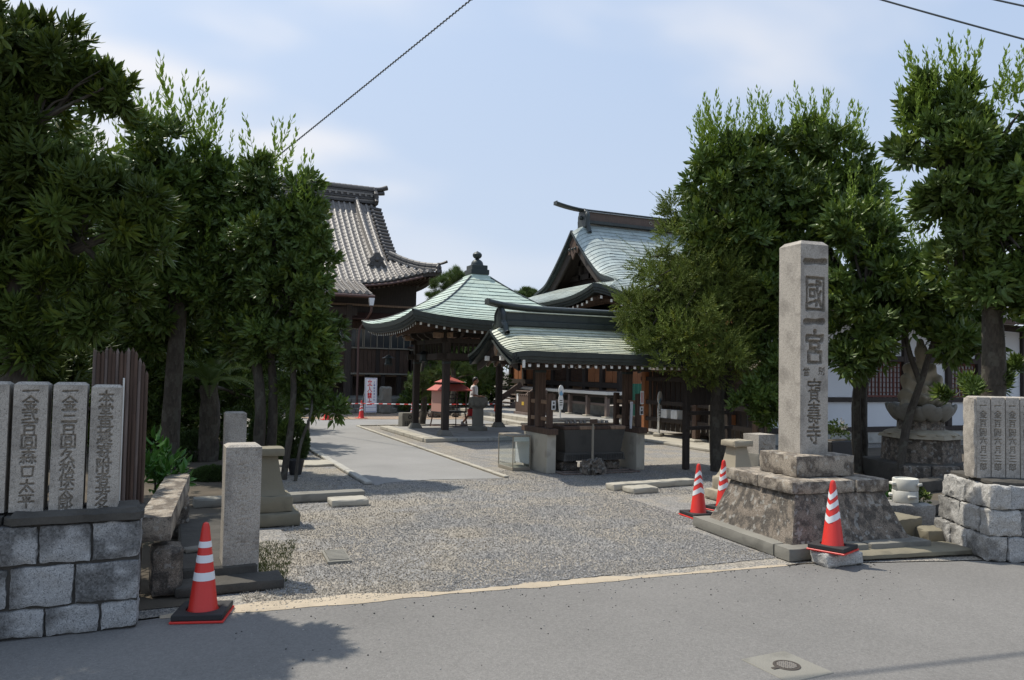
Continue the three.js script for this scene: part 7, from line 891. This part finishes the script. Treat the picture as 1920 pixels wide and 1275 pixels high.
{ // dark planting that closes the view on the left
  const dk = (lab, px, py, d, blobs, seed) => { const b = blobs.map(([x, y, r, ry, dd]) => B(x, y, dd ?? d, r, ry)), g = onGround(px, py), t = tree('background_bush', lab, g, [g.clone().setY(-0.05), g.clone().setY(0.8), g.clone().setY(2.0)], [0.09, 0.07, 0.04], b, { cat: 'bush', group: 'dark bushes closing the garden' }); crown(t, 'crown', b, SPRIG.deep, M.leafCamphor, { seed, density: 170, clumps: 22, clumpR: 0.45 }); };
  dk('deep green bush in the darkest part of the garden behind the picket panel', 400, 850, 18.5, [[330, 640, 110, 90], [430, 620, 110, 110], [380, 740, 130, 90], [300, 780, 110, 80], [460, 760, 80, 80], [250, 700, 110, 100]], 51);
  dk('deep green bush rising behind the inscribed posts and shrub', 130, 840, 17, [[150, 600, 120, 90], [60, 700, 130, 110], [190, 720, 110, 110], [40, 580, 110, 70]], 52);
  dk('deep green bush between the garden trees and the tiled hall', 480, 812, 23, [[470, 690, 90, 70], [400, 650, 100, 80], [530, 740, 50, 60]], 53);
  for (const [x, z, lab, sd] of [[-2.6, -12.6, 'tall evergreen added behind the long-leaved tree to shade the garden', 55], [-1.6, -18.5, 'tall evergreen added at the back of the garden to shade it', 56], [-5.5, -16, 'tall evergreen added far along the shaded garden', 57]]) { const b = [[0, 4.6, 0, 1.3, 1.2], [-0.9, 3.6, 0.3, 1.1, 1], [0.8, 3.7, 0, 1.1, 1], [0.1, 5.6, 0, 1, 0.9], [0, 2.8, 0.5, 1.2, 0.8]].map(([a, y, c, r, ry]) => ({ c: V3(x + a, y, z + c), r, ry })), t = tree('added_evergreen', lab, V3(x, 0, z), [V3(x, -0.05, z), V3(x, 2, z), V3(x, 4.4, z)], [0.16, 0.13, 0.06], b, { group: 'tall evergreens added to shade the garden' }); crown(t, 'crown', b, SPRIG.deep, M.leafCamphor, { seed: sd, density: 150, clumps: 22, clumpR: 0.45 }); }  // evergreens added behind the near tree to throw shade over the left garden
  const cy = thing('cycad', 'cycad with arching fronds in the shade behind the gateposts', 'cycad', [0.75, 0, -16.4]); mesh('trunk', taper([[0, -0.03, 0], [0.02, 0.9, 0], [0, 1.5, 0]], [0.2, 0.19, 0.17], 10, 0.3), M.bark, cy);
  for (let i = 0; i < 22; i++) { const a = i * 2.4, el = 0.35 + 0.9 * ((i * 7) % 22) / 22, L = 1.25, fr = []; for (let k = 0; k <= 26; k++) { const u = k / 26, p = V3(0, 0, 0), ang = el - u * 1.05; p.set(Math.cos(a) * L * u * Math.cos(el * 0.8), L * (Math.sin(el) * u - 0.55 * u * u), Math.sin(a) * L * u * Math.cos(el * 0.8)); for (const s of [-1, 1]) { const g = leafGeo(0.24 * Math.sin(Math.PI * (0.12 + 0.85 * u)), 0.02, 0.2, 0.03); g.rotateZ(-s * 1.15); g.rotateY(-a + Math.PI / 2); g.translate(p.x, p.y, p.z); fr.push(g); } } mesh('frond', mergeGeometries(fr), M.leafCamphor, cy, [0, 1.5, 0]); }
}
// ---- behind the yard
{
  const far = (lab, x, z, blobs, seed, mat = M.leafCamphor) => { const t = thing('background_bush', lab, 'bush', [x, 0, z], 0, 'dark bushes between the two halls'), b = blobs.map(([dx, y, dz, r, ry]) => ({ c: V3(x + dx, y, z + dz), r, ry })); mesh('trunk', taper([[0, -0.05, 0], [0.05, 0.7, 0], [0, 1.6, 0]], [0.1, 0.08, 0.05], 7), M.bark, t); crown(t, 'crown', b, SPRIG.deep, mat, { seed, density: 150, clumps: 20, clumpR: 0.42, scale: 1.25 }); };
  far('glossy dark bush behind the lotus pillar and walking person', 12.6, -33.5, [[0, 1.4, 0, 1.2, 1.3], [-1.0, 2.2, -0.4, 1.0, 1.1], [0.8, 2.4, 0, 1.0, 1.0], [0, 3.2, -0.4, 1.1, 0.8]], 61); far('glossy dark bush beside the hall veranda end', 14.2, -36.5, [[0, 1.5, 0, 1.3, 1.4], [0.5, 2.8, 0, 1.2, 1.1], [-0.9, 2.6, 0, 1.1, 1.2]], 62); far('lighter green bush behind the candle cabinet', 10.6, -33.0, [[0, 0.8, 0, 0.9, 0.8], [0.7, 1.2, 0.2, 0.7, 0.7], [-0.6, 1.0, 0, 0.6, 0.6]], 63, M.leafCamphor);
  far('tall dark bush far behind the boarded corridor', 15.5, -44, [[0, 2, 0, 2.2, 2.2], [-2.5, 2, 0, 2, 2], [0.5, 4, 0, 1.8, 1.6], [-2.2, 3.8, 0, 1.8, 1.4]], 64);
  const pine = (lab, x, z, pads, trunk, seed, sc = 1) => { const t = thing('pine_tree', lab, 'pine', [x, 0, z], 0, 'niwaki pines'), b = pads.map(([dx, y, dz, r]) => ({ c: V3(x + dx, y, z + dz), r, ry: r * 0.42 })); mesh('trunk', taper(trunk, [0.13, 0.1, 0.07, 0.03], 8, 0.2), M.bark, t); mesh('branches', merge(pads.map(([dx, y, dz]) => { const q = trunk[Math.min(trunk.length - 1, 1 + Math.floor(y / (trunk[trunk.length - 1][1] || 1) * (trunk.length - 2)))]; return taper([q, [mix(q[0], dx, 0.5), mix(q[1], y, 0.6), mix(q[2], dz, 0.5)], [dx, y - 0.05, dz]], [0.05, 0.03, 0.02], 5); })), M.bark, t); crown(t, 'crown', b, SPRIG.pine, M.leafPine, { seed, density: 640, clumps: 30, open: 1.1, clumpR: 0.5, up: 0.9, under: 0.8, scale: sc }); };
  pine('clipped pine with flat cushions showing above the pavilion roof edge', 10.8, -30.5, [[0.15, 5.7, 0, 0.75], [-0.5, 5.35, 0.2, 0.55], [0.8, 5.45, 0, 0.6], [-0.45, 4.75, 0.2, 0.6], [0.3, 4.9, 0, 0.5], [-0.8, 3.3, 0.4, 0.5], [0.9, 3.2, 0.2, 0.6], [-0.3, 2.2, 0.5, 0.5], [0.9, 1.8, 0.4, 0.6]], [[0, -0.05, 0], [0.15, 1.5, 0], [-0.15, 3.2, 0], [0.1, 4.6, 0], [0.1, 5.6, 0]], 71, 1.3);
  pine('low clipped pine with two cushions beside the hanging lantern', 8.05, -25.6, [[0.1, 2.75, 0, 0.36], [-0.25, 1.35, 0.1, 0.42], [0.2, 1.65, 0.1, 0.45], [-0.1, 1.0, 0.2, 0.4]], [[0, -0.03, 0], [0.06, 0.8, 0], [-0.05, 1.7, 0], [0.08, 2.7, 0]], 72, 0.9);
  pine('distant pine top standing against the sky beside the main hall gable', 25.6, -58, [[0, 7.2, 0, 0.8], [0.9, 7.9, 0, 0.8], [1.6, 8.3, 0, 0.7], [-0.3, 6.2, 0, 1.0], [1.4, 7.1, 0, 0.8]], [[0, -0.05, 0], [0.2, 3, 0], [0.3, 6, 0], [0.9, 8.6, 0]], 73, 2.2);
}
// ---- right: feathery tree over the water pavilion
{
  const bl = [B(1285, 400, 15.8, 36, 40), B(1300, 470, 15.6, 60, 55), B(1365, 440, 15.9, 60, 60), B(1265, 540, 15.4, 62, 40), B(1335, 540, 15.5, 80, 60), B(1215, 590, 15.1, 50, 32), B(1290, 615, 15.1, 80, 50), B(1370, 610, 15.5, 80, 60), B(1245, 650, 14.9, 52, 36), B(1330, 665, 15, 80, 42), B(1410, 660, 15.6, 60, 48), B(1230, 500, 15.6, 34, 26), B(1195, 570, 15.2, 28, 18), B(1420, 540, 16, 60, 70)];
  const t = tree('feathery_tree', 'wide feathery fine-leaved tree overhanging the water pavilion roof', V3(10.0, 0, -12.3), [V3(10.0, -0.05, -12.3), V3(9.98, 1.3, -12.32), atDepth(1352, 660, 15.4), atDepth(1345, 540, 15.6), atDepth(1330, 420, 15.8)], [0.16, 0.14, 0.12, 0.07, 0.03], bl);
  crown(t, 'crown', bl, SPRIG.small, M.leafSmall, { seed: 81, density: 620, clumps: 34, clumpR: 0.42, up: 0.28, under: 0.25, yellow: 0.93 });
  // outward sprays give the feathered edge
  const r = RNG(4), pts = []; for (let i = 0; i < 380; i++) { const b = bl[Math.floor(r() * bl.length)], a = r() * 6.28, z = r() * 1.3 - 0.3; pts.push(b.c.clone().add(V3(Math.cos(a) * b.r * 0.95, z * b.ry, Math.sin(a) * b.r * 0.95))); }
  const im = new THREE.InstancedMesh(sprig(30, 0.045, 0.012, { seed: 12, pitch: 0.85, stem: 0.5, curl: 0.1, twig: 0.004, taper: true }), M.leafSmall, pts.length), o = new THREE.Object3D(); pts.forEach((p, i) => { const b = bl.reduce((x, y) => x.c.distanceTo(p) < y.c.distanceTo(p) ? x : y), d = p.clone().sub(b.c).setY(0).normalize().multiplyScalar(0.9).addScaledVector(UP, 0.35 + 0.4 * r()).normalize(); o.position.copy(p).sub(t.position); o.quaternion.setFromUnitVectors(UP, d); o.scale.setScalar(0.8 + 0.5 * r()); o.updateMatrix(); im.setMatrixAt(i, o.matrix); }); im.name = 'sprays'; im.userData.kind = 'stuff'; im.castShadow = im.receiveShadow = true; t.add(im);
}
// ---- right: tall camphor-like trees round the marker
{
  const G = 'tall leafy trees behind the stone marker';
  const b1 = [B(1350, 345, 15.8, 55, 60), B(1420, 300, 16.1, 60, 50), B(1345, 430, 15.6, 60, 50), B(1450, 390, 15.9, 80, 70), B(1525, 300, 16.3, 65, 55), B(1590, 330, 16.3, 55, 60), B(1560, 400, 16.1, 75, 70), B(1470, 480, 15.7, 70, 50), B(1410, 480, 15.5, 55, 50), B(1430, 560, 15.5, 50, 55), B(1330, 300, 15.9, 34, 36), B(1440, 640, 15.3, 36, 50)];
  const t1 = tree('camphor_tree', 'tall broad-crowned tree with pale shoots directly behind the stone marker', V3(12.75, 0, -11.3), [[V3(12.75, -0.05, -11.3), V3(12.72, 1.6, -11.3), atDepth(1632, 620, 15.5), atDepth(1560, 480, 15.8), atDepth(1500, 380, 16.0)], [V3(10.7, -0.05, -13.3), V3(10.75, 1.6, -13.3), atDepth(1438, 600, 15.7), atDepth(1420, 420, 15.8)]], [[0.15, 0.14, 0.12, 0.08, 0.04], [0.09, 0.08, 0.06, 0.03]], b1, { group: G });
  crown(t1, 'crown', b1, SPRIG.camphorFar, M.leafCamphor, { seed: 91, open: 0.46, density: 270, clumps: 26, clumpR: 0.4, yellow: 0.84 }); shoots(t1, topPts([b1[0], b1[1], b1[4], b1[5], b1[10], b1[6]], 170, 6), M.leafShoot, 0.95, SPRIG.shoot, 12);
  const b2 = [B(1600, 440, 14.6, 52, 52), B(1660, 455, 14.6, 50, 48), B(1625, 530, 14.4, 64, 56), B(1705, 520, 14.4, 60, 50), B(1760, 575, 14.2, 60, 45), B(1690, 578, 14.1, 64, 40), B(1610, 620, 14.3, 60, 55), B(1580, 680, 14.2, 36, 36), B(1765, 650, 14.0, 62, 30), B(1820, 640, 14.0, 36, 25)];
  const t2 = tree('camphor_tree', 'leaning slender tree in front of the seated statue', V3(11.9, 0, -9.75), [[V3(11.9, -0.05, -9.75), atDepth(1700, 800, 14.0), atDepth(1735, 690, 14.0), atDepth(1762, 600, 14.1)], [atDepth(1725, 720, 14.0), atDepth(1700, 640, 14.1), atDepth(1690, 540, 14.3)], [V3(12.25, -0.05, -10.9), V3(12.2, 1.6, -10.9), atDepth(1622, 600, 14.4), atDepth(1625, 500, 14.4)]], [[0.075, 0.07, 0.055, 0.03], [0.05, 0.045, 0.03], [0.08, 0.07, 0.05, 0.03]], b2, { group: G });
  crown(t2, 'crown', b2, SPRIG.camphorFar, M.leafCamphor, { seed: 92, open: 0.46, density: 270, clumps: 26, clumpR: 0.42, up: 0.1, yellow: 0.86 }); shoots(t2, topPts(b2.slice(0, 6), 60, 7), M.leafShoot, 0.75, SPRIG.shoot, 14);
  const b3 = [B(1745, 235, 11.2, 55, 58), B(1800, 215, 11.2, 45, 50), B(1725, 300, 11.2, 42, 45), B(1815, 320, 11, 80, 62), B(1905, 245, 11, 70, 75), B(1880, 370, 10.9, 75, 62), B(1800, 400, 11, 65, 60), B(1830, 480, 10.9, 70, 60), B(1905, 480, 10.8, 65, 60), B(1960, 360, 10.8, 90, 110), B(1790, 510, 11, 42, 42), B(1860, 560, 10.9, 48, 40), B(1985, 560, 10.7, 80, 90)];
  const g3 = atDepth(1862, 740, 11.2), t3 = tree('camphor_tree', 'tall dark tree with a stout trunk rising behind the pale wall posts', V3(g3.x, 0, g3.z), [V3(g3.x, -0.05, g3.z), V3(g3.x, 1.6, g3.z), atDepth(1862, 600, 11.1), atDepth(1850, 440, 11), atDepth(1830, 300, 11.1)], [0.17, 0.16, 0.14, 0.09, 0.04], b3, { group: G });
  mesh('fork', taper([atDepth(1866, 590, 11.1), atDepth(1900, 520, 11.1), atDepth(1935, 400, 11)].map((p) => p.sub(t3.position)), [0.09, 0.07, 0.04], 8, 0.15), M.bark, t3);
  crown(t3, 'crown', b3, SPRIG.camphor, M.leafCamphor, { seed: 93, open: 0.46, density: 400, clumps: 30, clumpR: 0.42, yellow: 0.88 }); shoots(t3, topPts([b3[0], b3[1], b3[4], b3[2], b3[3]], 120, 9), M.leafShoot, 0.8, SPRIG.shoot, 15);
  const b4 = [B(1425, 745, 14.4, 34, 28), B(1455, 700, 14.6, 30, 34), B(1400, 760, 14.3, 26, 18), B(1450, 770, 14.5, 30, 24)], g4 = onGround(1437, 862); const t4 = tree('small_bush', 'small leafy bush with a thin stem behind the stone marker', g4, [g4.clone().setY(-0.03), g4.clone().setY(0.8), atDepth(1437, 740, 14.5)], [0.045, 0.035, 0.02], b4, { cat: 'bush' }); crown(t4, 'crown', b4, SPRIG.camphor, M.leafCamphor, { seed: 94, density: 330, clumps: 34 });
  const b5 = [B(1800, 735, 11.2, 34, 20), B(1850, 725, 11.4, 40, 24), B(1900, 715, 11.3, 34, 30)], g5 = V3(b5[1].c.x, 0, b5[1].c.z), t5 = tree('small_bush', 'spiky dark bush showing above the pale wall posts', g5, [g5.clone().setY(-0.03), g5.clone().setY(0.7), b5[1].c], [0.03, 0.02, 0.015], b5, { cat: 'bush' }); crown(t5, 'crown', b5, SPRIG.big, M.leafCamphor, { seed: 95, density: 500, clumps: 40, up: 0.8 });
  const b6 = [B(1678, 925, 9.8, 9, 16)], g6 = onGround(1678, 958), t6 = thing('seedling', 'bright green seedling at the corner of the marker base', 'plant', [g6.x, 0, g6.z]); mesh('stem', taper([[0, -0.02, 0], [0, 0.1, 0], [0.01, 0.22, 0]], [0.006, 0.004], 5), M.bark, t6); b6[0].c.set(g6.x, 0.2, g6.z); crown(t6, 'leaves', b6, SPRIG.shrub, M.leafBright, { seed: 96, density: 5200, clumps: 600, clumpR: 0.6, up: 0.6, yellow: 2 });
  const t7 = thing('weed', 'small weed growing beside the white drums', 'plant', [8.95, 0.3, -7.0]); mesh('stem', taper([[0, 0, 0], [0, 0.1, 0.02], [0.02, 0.18, 0.03]], [0.005, 0.003], 5), M.bark, t7); crown(t7, 'leaves', [{ c: V3(8.95, 0.42, -6.97), r: 0.07, ry: 0.09 }], SPRIG.shrub, M.leafCamphor, { seed: 97, density: 2600, clumps: 600, clumpR: 0.6 });
  const t8 = thing('potted_flowers', 'small white-flowered plant growing in the dark planter box', 'plant', [14.6, 0.41, -13.6]); crown(t8, 'leaves', [{ c: V3(14.6, 0.62, -13.6), r: 0.24, ry: 0.2 }], SPRIG.shrub, M.leafCamphor, { seed: 98, density: 1500, clumps: 200, clumpR: 0.5 }); crown(t8, 'blossoms', [{ c: V3(14.6, 0.72, -13.55), r: 0.2, ry: 0.12 }], SPRIG.shrub, std({ color: lin(0.6, 0.58, 0.55) }), { seed: 99, density: 300, clumps: 100, clumpR: 0.5, yellow: 2 });
}
// moss at the foot of the gatepost
{ const r = RNG(3), n = 2600, im = new THREE.InstancedMesh(leafGeo(0.028, 0.007, 0.2, 0.006), leafMat(0.06, 0.075, 0.02, 0.8), n), o = new THREE.Object3D(); for (let i = 0; i < n; i++) { const u = r(), x = 0.82 + 0.34 * Math.pow(r(), 1.6) * (0.5 + u), z = mix(-7.0, -8.6, u) + 0.08 * n3(u * 8, 1, 1); o.position.set(x, 0.0, z); o.rotation.set((r() - 0.5) * 1.4, r() * 6.28, (r() - 0.5) * 1.4); o.scale.setScalar(0.6 + 0.8 * r()); o.updateMatrix(); im.setMatrixAt(i, o.matrix); } im.name = 'moss_patch'; scene.add(im); tag(im, 'dark moss and short grass at the foot of the granite gatepost', 'moss', null, 'stuff'); }

renderer.render(scene, camera);
